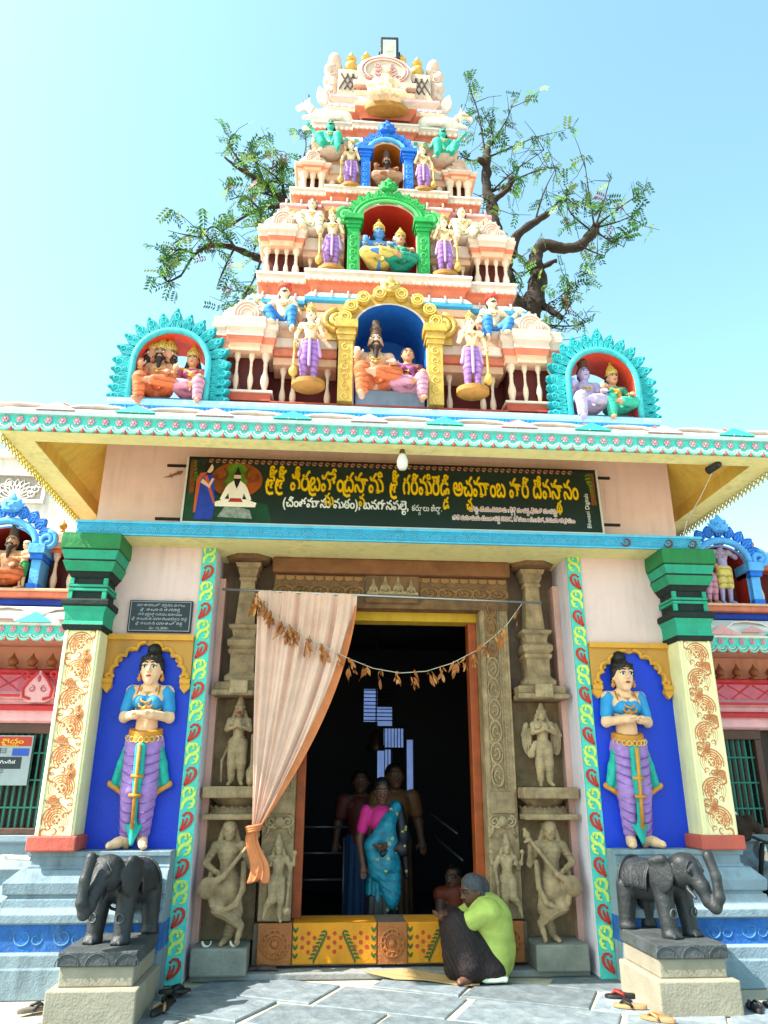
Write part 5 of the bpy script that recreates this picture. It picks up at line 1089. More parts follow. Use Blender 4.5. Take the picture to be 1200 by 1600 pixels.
for s in (-1, 1):
    xa, xb = sorted((s * .885, s * 1.17)); j = MB(); j.box(xa, xb, .3, .6, .4, 3.3); jb = j.build('stone_jamb', STONE, door, bev=.01)
    for a, b_ in ((.895, .93), (1.06, 1.075), (1.145, 1.165)):
        e = MB(); e.box(*sorted((s * a, s * b_)), .287, .302, 1.48, 3.28); e.build('jamb_fillet', STONE, jb, bev=.003)
    for i in range(9): link('scroll_medallion', scm1 if i < 6 else scm1b, jb, (s * .995, .297, 1.6 + i * .2), (0, 0, 0), (s * (.66 if i % 2 else -.66), 1.6, .98))
    for i in range(36): link('border_curl', sbm, jb, (s * 1.11, .297, 1.5 + i * .05), (0, 0, 0), (s, 1, 1))
    p = MB(); p.box(*sorted((s * .91, s * 1.15)), .28, .302, 1.27, 1.46); p.build('jamb_tablet', STONE, jb, bev=.02)
    # scrolled canopy over the small guardian
    q = MB()
    for t in (-1, 1): relief(q, spiral(t * .075, 0, .055, .012, 90, -1.6 * t, 18), .014, 0, 0, False); relief(q, [(t * .13, -.13), (t * .1, -.09), (t * .09, -.04), (t * .04, -.05), (0, -.03)], .014, 0, 0, False)
    q.ell((0, -.01, .0), (.045, .03, .05), 0, 10, 6); q.build('jamb_canopy', SC, jb, (s * 1.02, .29, 1.2), smooth=True)
    # capital colonnette
    cx = s * 1.44
    def sq2(h_, z, y=.36): return [(cx - h_, y - h_, z), (cx + h_, y - h_, z), (cx + h_, min(y + h_, .52), z), (cx - h_, min(y + h_, .52), z)]
    pf = [(.145, 2.42), (.155, 2.44), (.155, 2.475), (.13, 2.5), (.115, 2.52), (.115, 2.68), (.135, 2.70), (.14, 2.73), (.12, 2.74), (.15, 2.77), (.15, 2.82), (.125, 2.84), (.105, 2.86), (.115, 2.92), (.145, 2.94), (.15, 2.97), (.095, 2.985), (.075, 3.3), (.07, 3.42), (.085, 3.43), (.085, 3.46), (.075, 3.47), (.09, 3.49), (.1, 3.53), (.095, 3.545), (.115, 3.56), (.13, 3.60)]
    c = MB(); c.loft([sq2(h_, z) for h_, z in pf]); col = c.build('colonnette', STONE, door, bev=.004)
    c = MB(); pf2 = [(.1, 3.60), (.22, 3.62), (.255, 3.68), (.26, 3.72), (.24, 3.79), (.2, 3.80)]
    c.lathe([(r_, z) for r_, z in pf2], 8, (cx, .34, 0), a0=PI / 8); c.build('capital_bracket', STONE_BR, col, smooth=30)
    # shelf above the upper niche, shelf below, lower pedestal
    for z0, z1, wd, yy in ((2.29, 2.34, .25, .1), (2.34, 2.42, .235, .16), (1.40, 1.5, .26, .1), (1.22, 1.27, .25, .12)):
        c = MB(); c.box(cx - wd, cx + wd, yy, .52, z0, z1); c.build('stone_shelf', STONE, door, bev=.015)
    c = MB(); c.lathe([(.0, 1.27), (.24, 1.27), (.22, 1.32), (.16, 1.34), (.2, 1.38), (.24, 1.40), (0, 1.4)], 24, (cx, .42, 0), sy=.9); c.build('lotus_moulding', STONE, door, smooth=40)
    for k in range(9):
        a = R(190 + k * 20); l_ = MB(); l_.prism(petal(.035, .08, 6), -.008, .008); l_.build('lotus_petal', STONE, door, (cx + .235 * math.cos(a), .42 + .21 * math.sin(a), 1.335), (R(200), 0, a + PI / 2))
    c = MB(); c.box(cx - .085, cx + .085, .085, .14, 2.30, 2.43); c.build('shelf_boss', SC, door, bev=.015)
    c = MB(); c.box(cx - .24, cx + .22, .04, .5, .04, .245); c.build('stone_block', mat('grey_stone_block', '8b8a80', rough=.8, var=.2, scale=5, bump=.5, grime=.5, grime_col='55504a'), door, bev=.015)
    # slab behind the standing statues
    c = MB(); c.box(cx - .25, cx + .24, .4, .52, .245, 1.22); c.box(cx - .245, cx + .245, .42, .52, 1.5, 2.29); c.build('niche_slab', mat('niche_stone', '8d7355', rough=.9, var=.3, scale=6, bump=.7, streak=.8, grime=.7, grime_col='4a3c2e'), door, bev=.01)
# lintel: brown carved band with painted patches and central deity panel
l = MB(); l.box(-1.18, 1.18, .28, .6, 3.17, 3.5); lint = l.build('lintel', STONE_BR, door, bev=.01)
l = MB(); l.box(-1.2, 1.2, .2, .6, 3.5, 3.66); l.build('lintel_cornice', mat('ochre_stone', '7f5130', rough=.75, var=.2, scale=6, bump=.4, grime=.4, grime_col='4c3018'), door, bev=.02)
l = MB(); l.box(-.27, .27, .25, .3, 3.22, 3.5); l.build('deity_panel', STONE_BR, lint, bev=.008)
for k in range(9):
    for s in (-1, 1):
        if k < 5: link('scroll_medallion', scm1b, lint, (s * (.38 + k * .175), .277, 3.33), (0, PI / 2, 0), (.62, 1, s * .95))
ml = MB(); ml.prism([(-.045, 0), (.045, 0), (.04, -.035), (0, -.05), (-.04, -.035)], 0, .02); mlm = ml.mesh('scallop', SCB)
for i in range(24): link('scallop', mlm, lint, (-1.12 + i * .0975, .268, 3.485))
for i in range(22): link('scallop', mlm, lint, (-.83 + i * .079, .3, 3.2), (0, 0, 0), (.8, .5, .6))
# little seated deities on the lintel panel
def mono(name, label, loc, S, J, m, extra=(), cat='statue', fem=False, bulk=1.0, hd=(None, None), cloth=True, yaw=0, crown_h=.1, res=110, jata=False, group=None, pitch=0, curl=(.25, .25), top=True, rip=.005, parent=None, orn=True):
    r = thing(name, label, cat, loc, 0, group) if parent is None else link(name, None, parent, loc)
    X = head_xf(J, yaw, pitch); q = J.get('hs', HS)
    pr = body_prims(J, fem, bulk, yaw=yaw, pitch=pitch, hd=hd, curl=curl)
    if cloth: pr += leg_cloth(J, .014, rip * 1.7, 100)
    if top:
        if crown_h: pr += [capsule(X(0, .005, .04), X(0, .01, .05 + crown_h), .064 * q, .03 * q, k=.01), blob(X(0, .0, .045), (.07 * q, .072 * q, .014 * q), k=.006), blob(X(0, .01, .07 + crown_h), .02)]
        else: pr += [blob(X(0, .014, .034), (.065 * q, .068 * q, .055 * q), k=.01)]
        pr += [capsule(X(-.055, .03, -.01), J['sh'][0] + V3(.02, .01, -.01), .026, .026), capsule(X(.055, .03, -.01), J['sh'][1] + V3(-.02, .01, -.01), .026, .026)]
    if orn:
        nk = J['neck']
        for rad, dz in ((.06, .05), (.075, .11)):
            pp = [nk + V3(rad * math.sin(a), .01 - .075 * (.5 - .5 * math.cos(a)), .01 - dz * (.5 - .5 * math.cos(a))) for a in [2 * PI * i / 14 for i in range(15)]]
            pr += [capsule(pp[i], pp[i + 1], .0085, k=.006) for i in range(14)]
        p_ = J['waist'] * .4 + J['pel'] * .6; pp = [p_ + V3(.092 * math.cos(a), .084 * math.sin(a), 0) for a in [2 * PI * i / 14 for i in range(15)]]; pr += [capsule(pp[i], pp[i + 1], .011, k=.006) for i in range(14)]
        for i in (0, 1):
            for A, B, t, rr in ((J['sh'][i], J['el'][i], .55, .048), (J['el'][i], J['ha'][i], .86, .03)): c = A + (B - A) * t; pr.append(blob(c, (rr, rr, .01) if abs((B - A)[2]) > abs((B - A)[0]) else (.01, rr, rr), k=.004))
        # carved eyes and brows
        for s in (-1, 1): pr += [blob(X(s * .025, -.06, .006), (.012, .006, .007), k=.002), capsule(X(s * .01, -.067, .028), X(s * .044, -.055, .027), .004, k=.003)]
    pr += list(extra)
    solid('figure', scl(pr, S), S / res, m, r, .016 * S); return r
for i, x in enumerate((-.19, -.07, .06, .19)):
    J = sit(); J['ha'] = [V3(-.12, -.16, .13), V3(.12, -.16, .13)]; J['el'] = [V3(-.17, -.02, .14), V3(.17, -.02, .14)]
    mono('panel_deity', None, (x, .25, 3.29), .31 if 0 < i < 3 else .26, J, SC, crown_h=.12, res=60, parent=lint, orn=False)
# door sill: painted yellow slabs with flowers, terracotta bosses
YSILL = P('sill_yellow', 'd98a10', var=.1, scale=5, grime=.15, grime_col='9a6010'); DOT = P('dot_red', 'b53a20', var=.1); LEAFP = P('leaf_paint', '3d5a24', var=.15)
c = MB(); c.box(-1.2, 1.2, .3, .75, .06, .385); sill = c.build('door_sill', STONE_DK, door, bev=.01)
for x0, x1 in ((-.86, -.135), (.13, .86)):
    c = MB(); c.box(x0, x1, .278, .66, .075, .392); ys = c.build('sill_panel', YSILL, sill, bev=.008)
    wd = (x1 - x0) / 2; cx = (x0 + x1) / 2
    for fx in (-.62, 0, .62):
        for dx, dz in [(0, .025)] + [(.06 * math.cos(R(a)), .07 * math.sin(R(a)) + .025) for a in range(30, 390, 60)]:
            d = MB(); d.lathe([(0, 0), (.018, 0), (.016, .003), (0, .003)], 10); d.build('flower_dot', DOT, ys, (cx + fx * wd + dx, .2785, .215 + dz), (R(90), 0, 0))
    for s in (-1, 1):
        for k in range(8):
            t = k / 7; x = cx + s * wd * (.2 + .28 * t); z = .33 - .2 * t
            for sd in (-1, 1):
                lf = MB(); lf.prism(petal(.011, .05, 5), -.003, .0); lf.build('painted_leaf', LEAFP, ys, (x, .277, z), (0, s * R(140) * (1 if sd > 0 else 1) + sd * R(38), 0))
        for k in range(4):
            for sd in (-1, 1): lf = MB(); lf.prism(petal(.012, .05, 5), -.003, 0); lf.build('painted_leaf', LEAFP, ys, (cx + s * wd * .93, .277, .12 + k * .065), (0, sd * R(25), 0))
bs = MB(); bs.box(-.13, .13, 0, .03, -.155, .155)
for r_ in (.105, .07): relief(bs, [(r_ * math.cos(R(a)), r_ * math.sin(R(a))) for a in range(0, 361, 20)], .013, 0, 0, False)
bs.ell((0, 0, 0), (.035, .03, .035), 0, 12, 6)
for k in range(12): bs.ell((.088 * math.cos(k * PI / 6), 0, .088 * math.sin(k * PI / 6)), .016, 0, 6, 4)
bm_ = bs.mesh('sill_boss', TERRA, 40)
for x in (-1.01, 0, 1.01): link('sill_boss', bm_, sill, (x, .262, .235), (0, 0, 0), (1.1 if x else .96, 1, 1.02))
# wooden frame and lintel
for s in (-1, 1):
    c = MB(); c.box(*sorted((s * .885, s * .80)), .5, .66, .39, 3.17); c.build('wooden_frame', WOOD, door, bev=.008)
c = MB(); c.box(-.885, .885, .45, .66, 3.08, 3.175); c.build('lintel_board', P('lintel_yellow', 'c79c28', var=.1), door, bev=.006)
# ---- stone statues in the niches
J = stand(); J['el'] = [V3(-.15, -.06, .69), V3(.15, -.06, .69)]; J['ha'] = [V3(-.025, -.14, .725), V3(.025, -.14, .725)]
ex = [capsule((.2, -.06, .06), (.2, -.05, .16), .06, .07), capsule((.2, -.05, .16), (.2, -.04, .24), .07, .03), capsule((.2, -.04, .24), (.19, -.02, .62), .022, .025), capsule((.2, -.06, .0), (.2, -.06, .08), .03, .05), capsule((-.12, .06, .5), (-.2, .05, .3), .02, .018), capsule((-.2, .05, .3), (-.19, .04, .05), .018, .015)]
X = head_xf(J); ex += [blob(X(0, -.055, -.03), (.034, .03, .03), k=.01)]
h1 = mono('monkey_deity_statue', 'stone monkey faced deity with joined palms and mace in the upper left niche', (-1.43, .27, 1.503), .71, J, SC, ex, hd=((.25, -.3, 1), (-.25, -.3, 1)), curl=(0, 0), crown_h=.09)
m = MB(); X = head_xf(J); m.ell(tuple(X(0, -.083, -.034) * .71), (.02, .012, .015), 0, 10, 6); m.build('red_mouth', P('mouth_red', 'a8281e'), h1)
J = stand(); J['el'] = [V3(-.15, -.06, .69), V3(.15, -.06, .69)]; J['ha'] = [V3(-.025, -.14, .725), V3(.025, -.14, .725)]
ex = [blob((-.2, .06, .62), (.075, .03, .22), k=.02), blob((.2, .06, .62), (.075, .03, .22), k=.02), capsule((-.2, .05, .8), (-.27, .05, .66), .03, .02), capsule((.2, .05, .8), (.27, .05, .66), .03, .02), capsule((-.12, -.05, .56), (-.19, -.06, .42), .03, .045), blob((-.19, -.06, .41), .05)]
ex += [capsule((s_ * (.17 + .03 * k), .03, .75), (s_ * (.15 + .035 * k), .03, .42 + .03 * k), .008, k=.004) for s_ in (-1, 1) for k in range(3)]
mono('winged_deity_statue', 'stone winged deity with joined palms in the upper right niche', (1.44, .27, 1.503), .70, J, SC, ex, hd=((.25, -.3, 1), (-.25, -.3, 1)), curl=(0, 0), crown_h=.06)
def tambura(sx):
    J = stand(); J['el'][0] = V3(-.2, -.03, .66); J['ha'][0] = V3(-.09, -.13, .6); J['el'][1] = V3(.2, .0, .64); J['ha'][1] = V3(.21, -.08, .77)
    J['hip'] = [V3(-.06, 0, .5), V3(.05, 0, .5)]; J['kn'] = [V3(-.05, -.1, .3), V3(.1, -.05, .27)]; J['an'] = [V3(.14, -.09, .2), V3(.03, 0, .05)]; J['toe'] = [V3(.18, -.12, .06), V3(-.01, -.09, .015)]
    J['an'][0] = V3(.16, -.1, .17); J['toe'][0] = V3(.13, -.13, .03)
    ex = [capsule((-.02, -.15, .56), (.24, -.12, .88), .02, .018, k=.006), blob((.25, -.12, .9), (.035, .03, .035)), capsule((.22, -.13, .86), (.27, -.13, .84), .014), capsule((.27, -.13, .95), (.25, -.12, .9), .016), blob((-.15, -.13, .47), (.1, .07, .085), (0, R(-45), 0), k=.02), capsule((-.02, -.15, .56), (-.12, -.15, .5), .025, .04)]
    # scarf looped below the belly
    pts = [(-.13, -.06, .62), (-.15, -.1, .45), (-.1, -.13, .33), (0, -.14, .285), (.1, -.13, .33), (.155, -.1, .45), (.15, -.05, .66)]
    ex += [capsule(pts[i], pts[i + 1], .026, k=.01) for i in range(6)] + [blob((0, -.05, .44), (.11, .09, .12), k=.02)]
    return J, ex
J, ex = tambura(1)
t1_ = mono('musician_statue', 'stone tambura player dancing on a block at the left of the doorway', (-1.44, .2, .245), .95, J, STONE, ex, hd=((1, -.2, -.4), (0, -.2, 1)), crown_h=0, yaw=R(12), pitch=R(8), res=120, group='tambura players by the doorway')
t2_ = copy_tree(t1_); t2_.location = (1.42, .2, .245); t2_.scale = (-1, 1, 1); t2_['label'] = 'stone tambura player dancing on a block at the right of the doorway'
# small jamb guardians
def dvara():
    J = stand(); J['el'] = [V3(-.17, .0, .67), V3(.17, 0, .67)]; J['ha'] = [V3(-.12, -.09, .72), V3(.17, -.07, .52)]; J['kn'] = [V3(-.05, -.08, .3), V3(.06, -.02, .28)]; J['an'] = [V3(-.14, -.05, .2), V3(.05, 0, .05)]; J['toe'] = [V3(-.17, -.08, .05), V3(.07, -.08, .02)]
    ex = [capsule((.17, -.07, .52), (.15, -.07, .2), .018, .022), blob((.15, -.08, .15), (.06, .05, .06)), capsule((-.12, .03, .76), (-.22, 0, .72), .03, .025), capsule((-.22, 0, .72), (-.23, -.03, .85), .025, .018), capsule((.12, .03, .76), (.22, 0, .72), .03, .025), capsule((.22, 0, .72), (.23, -.03, .85), .025, .018), blob((-.23, -.03, .88), .035), blob((.23, -.03, .88), .035)]
    return J, ex
J, ex = dvara()
d1 = mono('jamb_guardian_statue', 'small stone four armed guardian carved low on the left door jamb', (-1.01, .25, .405), .62, J, SC, ex, crown_h=.1, res=80, group='small guardians on the door jambs')
d2 = copy_tree(d1); d2.location = (1.03, .25, .405); d2.scale = (-1, 1, 1); d2['label'] = 'small stone four armed guardian carved low on the right door jamb'
# ================================================================== curtain, rod, garland
rod = MB(); rod.tube([(-1.66, .1, 3.285), (1.47, .1, 3.215)], .0125, 8); tag(rod.build('curtain_rod', STEEL, smooth=True), 'thin steel curtain rod across the doorway', 'rod')
CUR = mat('curtain_cloth', 'd9b2a0', rough=.85, var=.08, scale=6, bump=.12, bscale=140, grime=.3, grime_col='c07248')
n_u, n_v = 150, 70; vs = []; rnd = random.Random(4)
ph = [rnd.uniform(0, 6.28) for _ in range(8)]
def cur(u, v):
    # u across 0..1, v down 0..1 ; the panel is gathered to a knot by the left jamb
    top = Vector((-1.33 + .97 * u, .1, 3.277 - .018 * u)); kn = Vector((-1.22, .06, 1.12))
    # left edge hangs nearly straight, right edge sweeps in
    e = v ** (1.0) ; sweep = (v ** 1.9) * (.25 + .75 * u)
    x = top.x + (kn.x + .035 * (u - .5) - top.x) * (v ** (1.2 + .45 * u)) 
    z = top.z + (kn.z - top.z) * v - .05 * math.sin(PI * v) * u
    amp = .055 * (1 - v) ** .35 * (.45 + .55 * min(1, v * 6)) + .012
    f = amp * (math.sin(u * 58 + ph[0] + 1.6 * math.sin(v * 3 + u * 5)) * .6 * (.55 + .45 * math.sin(u * 17 + 1)) + math.sin(u * 33 + ph[1]) * .5 + .35 * math.sin(u * 103 + ph[2]) * (1 - v))
    y = .085 - .03 * math.sin(PI * v) + f * .62 + (-.05 * v)
    x += f * .2
    return (x, y, z)
for i in range(n_v + 1):
    for j in range(n_u + 1): vs.append(cur(j / n_u, i / n_v))
fs = [(i * (n_u + 1) + j, i * (n_u + 1) + j + 1, (i + 1) * (n_u + 1) + j + 1, (i + 1) * (n_u + 1) + j) for i in range(n_v) for j in range(n_u)]
curt = thing('door_curtain', 'pale peach gathered curtain tied back to the left of the doorway', 'curtain')
c = MB(); c.add(vs, fs); c.build('curtain_panel', CUR, curt, smooth=True)
ORC = mat('curtain_tail_cloth', 'cf7a4c', rough=.85, var=.14, scale=7, bump=.12, bscale=120)
# twisted gather and hanging tail
c = MB(); rg = []
for i in range(30):
    t = i / 29; y = .03 + .02 * math.sin(t * 5); cx = -1.22 + .05 * t - .03 * math.sin(t * 6); z = 1.17 - .42 * t; r_ = .03 + .045 * t ** .8
    rg.append([(cx + r_ * (1 + .3 * math.sin(5 * a + t * 3)) * math.cos(a), y + .45 * r_ * (1 + .35 * math.sin(7 * a + t * 2)) * math.sin(a), z + .02 * math.sin(3 * a) * t) for a in [2 * PI * j / 36 for j in range(36)]])
c.loft(rg); c.build('curtain_tail', ORC, curt, smooth=True)
c = MB()
for k in range(3): c.tube([(-1.22 + (.055 + .006 * k) * math.cos(a), .045 + .05 * math.sin(a), 1.14 + .018 * k + .012 * math.cos(a)) for a in [2 * PI * j / 18 for j in range(19)]], .013, 6)
c.build('tie_band', ORC, curt, smooth=True)
# wide orange hem sweeping along the right edge
hem = []; hv = 40
for i in range(hv + 1):
    v = .05 + .94 * i / hv
    for q in (0, 1, 2, 3):
        a = cur(1 - .05 * q * (v ** .6), v); hem.append((a[0] + .004, a[1] - .018 - .008 * math.sin(q * 2.1), a[2]))
c = MB(); c.add(hem, [(i * 4 + j, i * 4 + j + 1, (i + 1) * 4 + j + 1, (i + 1) * 4 + j) for i in range(hv) for j in range(3)]); c.build('curtain_hem', ORC, curt, smooth=True)
# dry leaf garland
gar = thing('leaf_garland', 'string of dried brown mango leaves sagging across the doorway', 'garland')
gpts = [(-1.33, .0, 3.22), (-1.1, .0, 2.98), (-.85, .0, 2.83), (-.6, .0, 2.70), (-.42, .01, 2.62), (-.2, .03, 2.54), (.05, .03, 2.50), (.3, .03, 2.52), (.55, .03, 2.60), (.78, .03, 2.72), (.95, .05, 2.85), (1.1, .06, 2.98), (1.27, .08, 3.2)]
c = MB(); c.tube(gpts, .004, 5); c.build('string', mat('string', 'b9b39c', bump=0), gar)
DRY = mat('dry_leaf', 'a9622f', rough=.75, var=.28, scale=9, bump=.2, bscale=60); DRY2 = mat('dry_leaf_pale', 'c98c50', rough=.75, var=.25, scale=9, bump=.2)
rl = random.Random(11)
def dryleaf(L):
    b = MB(); n = 7; w_ = L * rl.uniform(.09, .16); vs = []; cu = rl.uniform(-1.2, 1.4); tw = rl.uniform(-3.2, 3.2)
    for i in range(n + 1):
        t = i / n; ww = w_ * 1.15 * math.sin(PI * min(1, t * .95 + .05)) ** .8; a = tw * t
        cx = .25 * L * cu * t * t
        for q in (-1, 0, 1): vs.append((cx + q * ww * math.cos(a), q * ww * math.sin(a) - (.25 * ww if q == 0 else 0), -L * t))
    b.add(vs, [(i * 3 + j, i * 3 + j + 1, (i + 1) * 3 + j + 1, (i + 1) * 3 + j) for i in range(n) for j in range(2)])
    return b.mesh('dry_leaf', [DRY if rl.random() < .65 else DRY2], True)
leaves = [dryleaf(rl.uniform(.09, .18)) for _ in range(24)]
def at_s(x):
    for a, b in zip(gpts, gpts[1:]):
        if a[0] <= x <= b[0]: t = (x - a[0]) / (b[0] - a[0]); return Vector(a).lerp(Vector(b), t)
for x, n in ((-1.32, 22), (-1.26, 18), (-1.18, 16), (-1.08, 12), (-1.0, 18), (-.94, 14), (-.82, 11), (-.69, 9), (-.53, 6), (-.42, 6), (-.27, 5), (-.13, 6), (0.03, 6), (.17, 7), (.34, 6), (.45, 6), (.58, 5), (.66, 6), (.76, 6), (.87, 7), (1.0, 8), (1.06, 7), (1.22, 4)):
    p = at_s(x)
    for k in range(n):
        link('dry_leaf', rl.choice(leaves), gar, (p.x + rl.uniform(-.02, .02), p.y - .01 + rl.uniform(-.02, .02), p.z + rl.uniform(-.09, .02)), (rl.uniform(-.6, .6), rl.uniform(-.7, .7), rl.uniform(0, 6.3)), (rl.uniform(.55, 1.0),) * 3)
# ================================================================== dark hall behind the door
hall = thing('entrance_hall', 'dark hall seen through the doorway with a bright grilled opening at its far end', 'hall')
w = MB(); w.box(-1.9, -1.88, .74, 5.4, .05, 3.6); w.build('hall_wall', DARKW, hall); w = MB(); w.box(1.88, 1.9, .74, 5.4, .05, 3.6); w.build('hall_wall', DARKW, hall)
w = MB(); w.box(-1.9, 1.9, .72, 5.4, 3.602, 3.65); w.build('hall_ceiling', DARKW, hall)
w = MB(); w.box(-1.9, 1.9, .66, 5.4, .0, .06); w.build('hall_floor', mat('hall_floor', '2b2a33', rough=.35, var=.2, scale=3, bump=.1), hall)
holes = [(-.02, .2, 2.46, 2.98), (.2, .44, 2.4, 2.7), (.3, .62, 2.07, 2.37), (.2, .43, 1.5, 2.05), (.66, .77, 1.38, 2.2)]
# far wall built round the openings, strip by strip
xs = sorted({-1.9, 1.9} | {h[0] for h in holes} | {h[1] for h in holes})
for xa_, xb_ in zip(xs, xs[1:]):
    z = .06
    for h in sorted([h for h in holes if h[0] < (xa_ + xb_) / 2 < h[1]], key=lambda q: q[2]):
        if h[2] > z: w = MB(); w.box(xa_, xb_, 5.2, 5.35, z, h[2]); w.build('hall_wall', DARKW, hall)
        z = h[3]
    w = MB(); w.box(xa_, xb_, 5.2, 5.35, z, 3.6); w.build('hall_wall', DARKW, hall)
for i in range(9):
    w = MB(); w.tube([(-.02, 5.16, 2.48 + i * .058), (.44, 5.16, 2.48 + i * .058)], .008, 5); w.build('grille_bar', IRON, hall)
for i in range(7):
    w = MB(); x = .31 + i * .05; w.tube([(x, 5.16, 1.6), (x, 5.16, 2.4)], .007, 5); w.build('grille_bar', IRON, hall)
for zz in (2.06, 2.38): w = MB(); w.tube([(.2, 5.15, zz), (.64, 5.15, zz)], .016, 5); w.build('grille_bar', IRON, hall)
w = MB(); w.lathe([(0, 0), (.12, .0), (.13, .03), (.1, .09), (.085, .2), (.045, .26), (0, .28)], 16); w.build('hanging_bell', mat('bronze_bell', '4a3a22', rough=.4, metal=.7), hall, (.07, 3.6, 1.96), smooth=50)
w = MB(); w.tube([(.07, 3.6, 2.22), (.07, 3.6, 3.6)], .01, 5); w.build('bell_chain', IRON, hall)
# steel queue rails
for pts in ([(-1.0, 1.5, 1.1), (-.35, 1.5, 1.1)], [(-1.0, 1.5, .85), (-.4, 1.5, .85)], [(-1.0, 1.5, .6), (-.4, 1.5, .6)], [(-.4, 1.5, .06), (-.4, 1.5, 1.0)], [(.55, 2.2, 1.25), (.75, 1.2, 1.05)], [(.6, 2.2, 1.0), (.8, 1.2, .8)]):
    w = MB(); w.tube(pts, .011, 6); w.build('queue_rail', mat('rail_steel', '55585e', rough=.3, metal=.6, bump=0), hall, smooth=True)
# courtyard wall beyond; blue darkened in the colour to lessen its sunlit glow
w = MB(); w.box(-3, 3.5, 7.6, 7.8, 0, 4.5); tag(w.build('courtyard_wall', P('courtyard_dim_blue', '5f78b4', var=.12, scale=2)), 'courtyard wall in dimmed blue seen through the far opening of the hall', 'wall')
# upper and outer shell so the hall stays dark
for s in (-1, 1):
    w = MB(); w.box(*sorted((s * 1.92, s * 2.72)), .91, 5.4, 1.0, 3.7); w.build('wall', PINKW, gate)
# ================================================================== signboard
def text_mesh(body, size, m, extr=.0, off=0.0):
    c = bpy.data.curves.new('lettering', 'FONT'); c.body = body; c.size = size; c.extrude = extr; c.offset = off; c.resolution_u = 3; c.offset = off
    o = bpy.data.objects.new('lettering', c); pass
    me = bpy.data.meshes.new_from_object(o); bpy.data.objects.remove(o); bpy.data.curves.remove(c)
    me.name = 'lettering'; me.materials.clear(); me.materials.append(m); return me
def mesh_bounds(me):
    if not len(me.vertices): return 0, 0, 0, 0
    co = np.empty(len(me.vertices) * 3); me.vertices.foreach_get('co', co); co = co.reshape(-1, 3); return co[:, 0].min(), co[:, 0].max(), co[:, 1].min(), co[:, 1].max()
RA = [(-.02, .5), (-.17, .36), (-.2, .1), (-.08, -.12), (.2, -.2), (.55, -.16)]
def telugu(clusters, par, x0, x1, y, z, h, m, m_out=None, name='lettering', out=.012, depth=.002, bold=0):
    """clusters: strings; 'base|sub' hangs the small glyph below; '|r' draws the ra hook. One mesh per word, scaled to fit x0..x1 with letter height h."""
    words = []; cur_ = []
    for c in clusters:
        if c == ' ': words.append(cur_); cur_ = []
        else: cur_.append(c)
    words.append(cur_)
    x = 0; placed = []
    for wd in words:
        parts = []; wx = x
        for c in wd:
            b_, _, sub = c.partition('|'); me = text_mesh(b_, 1.0, m, 0, bold); a = mesh_bounds(me); ox = wx - a[0]
            parts.append((me, ox, 0, 1.0))
            if sub == 'r': parts.append((None, ox + a[0], 0, 1.0))
            elif sub: s_ = text_mesh(sub, .6, m, 0, bold); q = mesh_bounds(s_); parts.append((s_, ox + (a[0] + a[1]) / 2 - (q[0] + q[1]) / 2 + .05, -.06 - q[3], 1.0))
            wx = ox + a[1] + .05
        placed.append(parts); x = wx + .28
    total = x - .28; sx = (x1 - x0) / total; sz = h / .72
    for parts in placed:
        mb = MB()
        for me, ox, oy, k in parts:
            if me is None:
                pts = [(ox + p[0] * .6 + .05, p[1] * .75) for p in RA]
                mb.tube([(p[0], 0, p[1]) for p in pts], .042, 6, 0, flat=(0, 1, 0)); continue
            vs = [(v.co.x + ox, 0, v.co.y + oy) for v in me.vertices]; mb.add(vs, [tuple(p.vertices) for p in me.polygons]); bpy.data.meshes.remove(me)
        if not mb.v: continue
        mb.v = [(x0 + vx * sx, vy * .02, z + vz * sz) for vx, vy, vz in mb.v]
        o = mb.build(name, m, par, (0, y, 0))
        sdf = o.modifiers.new('thick', 'SOLIDIFY'); sdf.thickness = depth; sdf.offset = 0
        if m_out:
            mb2 = MB(); cx = sum(q[0] for q in mb.v) / len(mb.v)
            for dx, dz in ((-out, 0), (out, 0), (0, out), (0, -out), (-out * .7, -out * .7), (out * .7, -out * .7), (out * .7, out * .7), (-out * .7, out * .7)): mb2.add([(q[0] + dx, q[1] + .0007 * (dx * 31 + dz * 17) / out * .02, q[2] + dz) for q in mb.v], mb.f)
            mb2.build(name + '_outline', m_out, o, (0, .0022, 0))
sign = thing('signboard', 'long dark green temple signboard with yellow Telugu title above the doorway', 'sign', (0, -.235, 3.845), 0); sign.rotation_euler = (R(-4), 0, 0)
SGN = mat('print_dark', '10211f', rough=.35, var=.3, scale=1.2, bump=0, spec=.4, col2='0e2b26')
b = MB(); b.box(-2.04, 2.04, 0, .05, 0, .685); b.build('panel', SGN, sign, bev=.003)
ALU = mat('sign_alu', 'd8d8d6', rough=.35, var=.05, metal=.3, bump=0)
for q in ((-2.052, 2.052, -.012, .052, -.018, .004), (-2.052, 2.052, -.012, .052, .683, .695)):
    b = MB(); b.box(*q); b.build('frame', ALU if q[4] < .1 else IRON, sign)
for q in ((-2.054, -2.036, -.0125, .0525, -.018, .695), (2.036, 2.054, -.0125, .0525, -.018, .695)): b = MB(); b.box(*q); b.build('frame', ALU, sign)
GRN_P = mat('print_green', '0f4a30', rough=.4, var=.35, scale=3, bump=0); b = MB(); b.prism([(-2.03, .012), (-1.2, .012), (-1.25, .2), (-1.5, .26), (-2.03, .3)], -.002, .0); b.build('print_meadow', GRN_P, sign)
HALO = mat('print_glow', 'a84a18', rough=.4, var=.5, scale=4, bump=0, col2='2c3a18'); b = MB(); b.prism([(-1.56 + .25 * math.cos(a), .46 + .19 * math.sin(a)) for a in [2 * PI * i / 28 for i in range(28)]], -.003, .0); b.build('print_glow', HALO, sign)
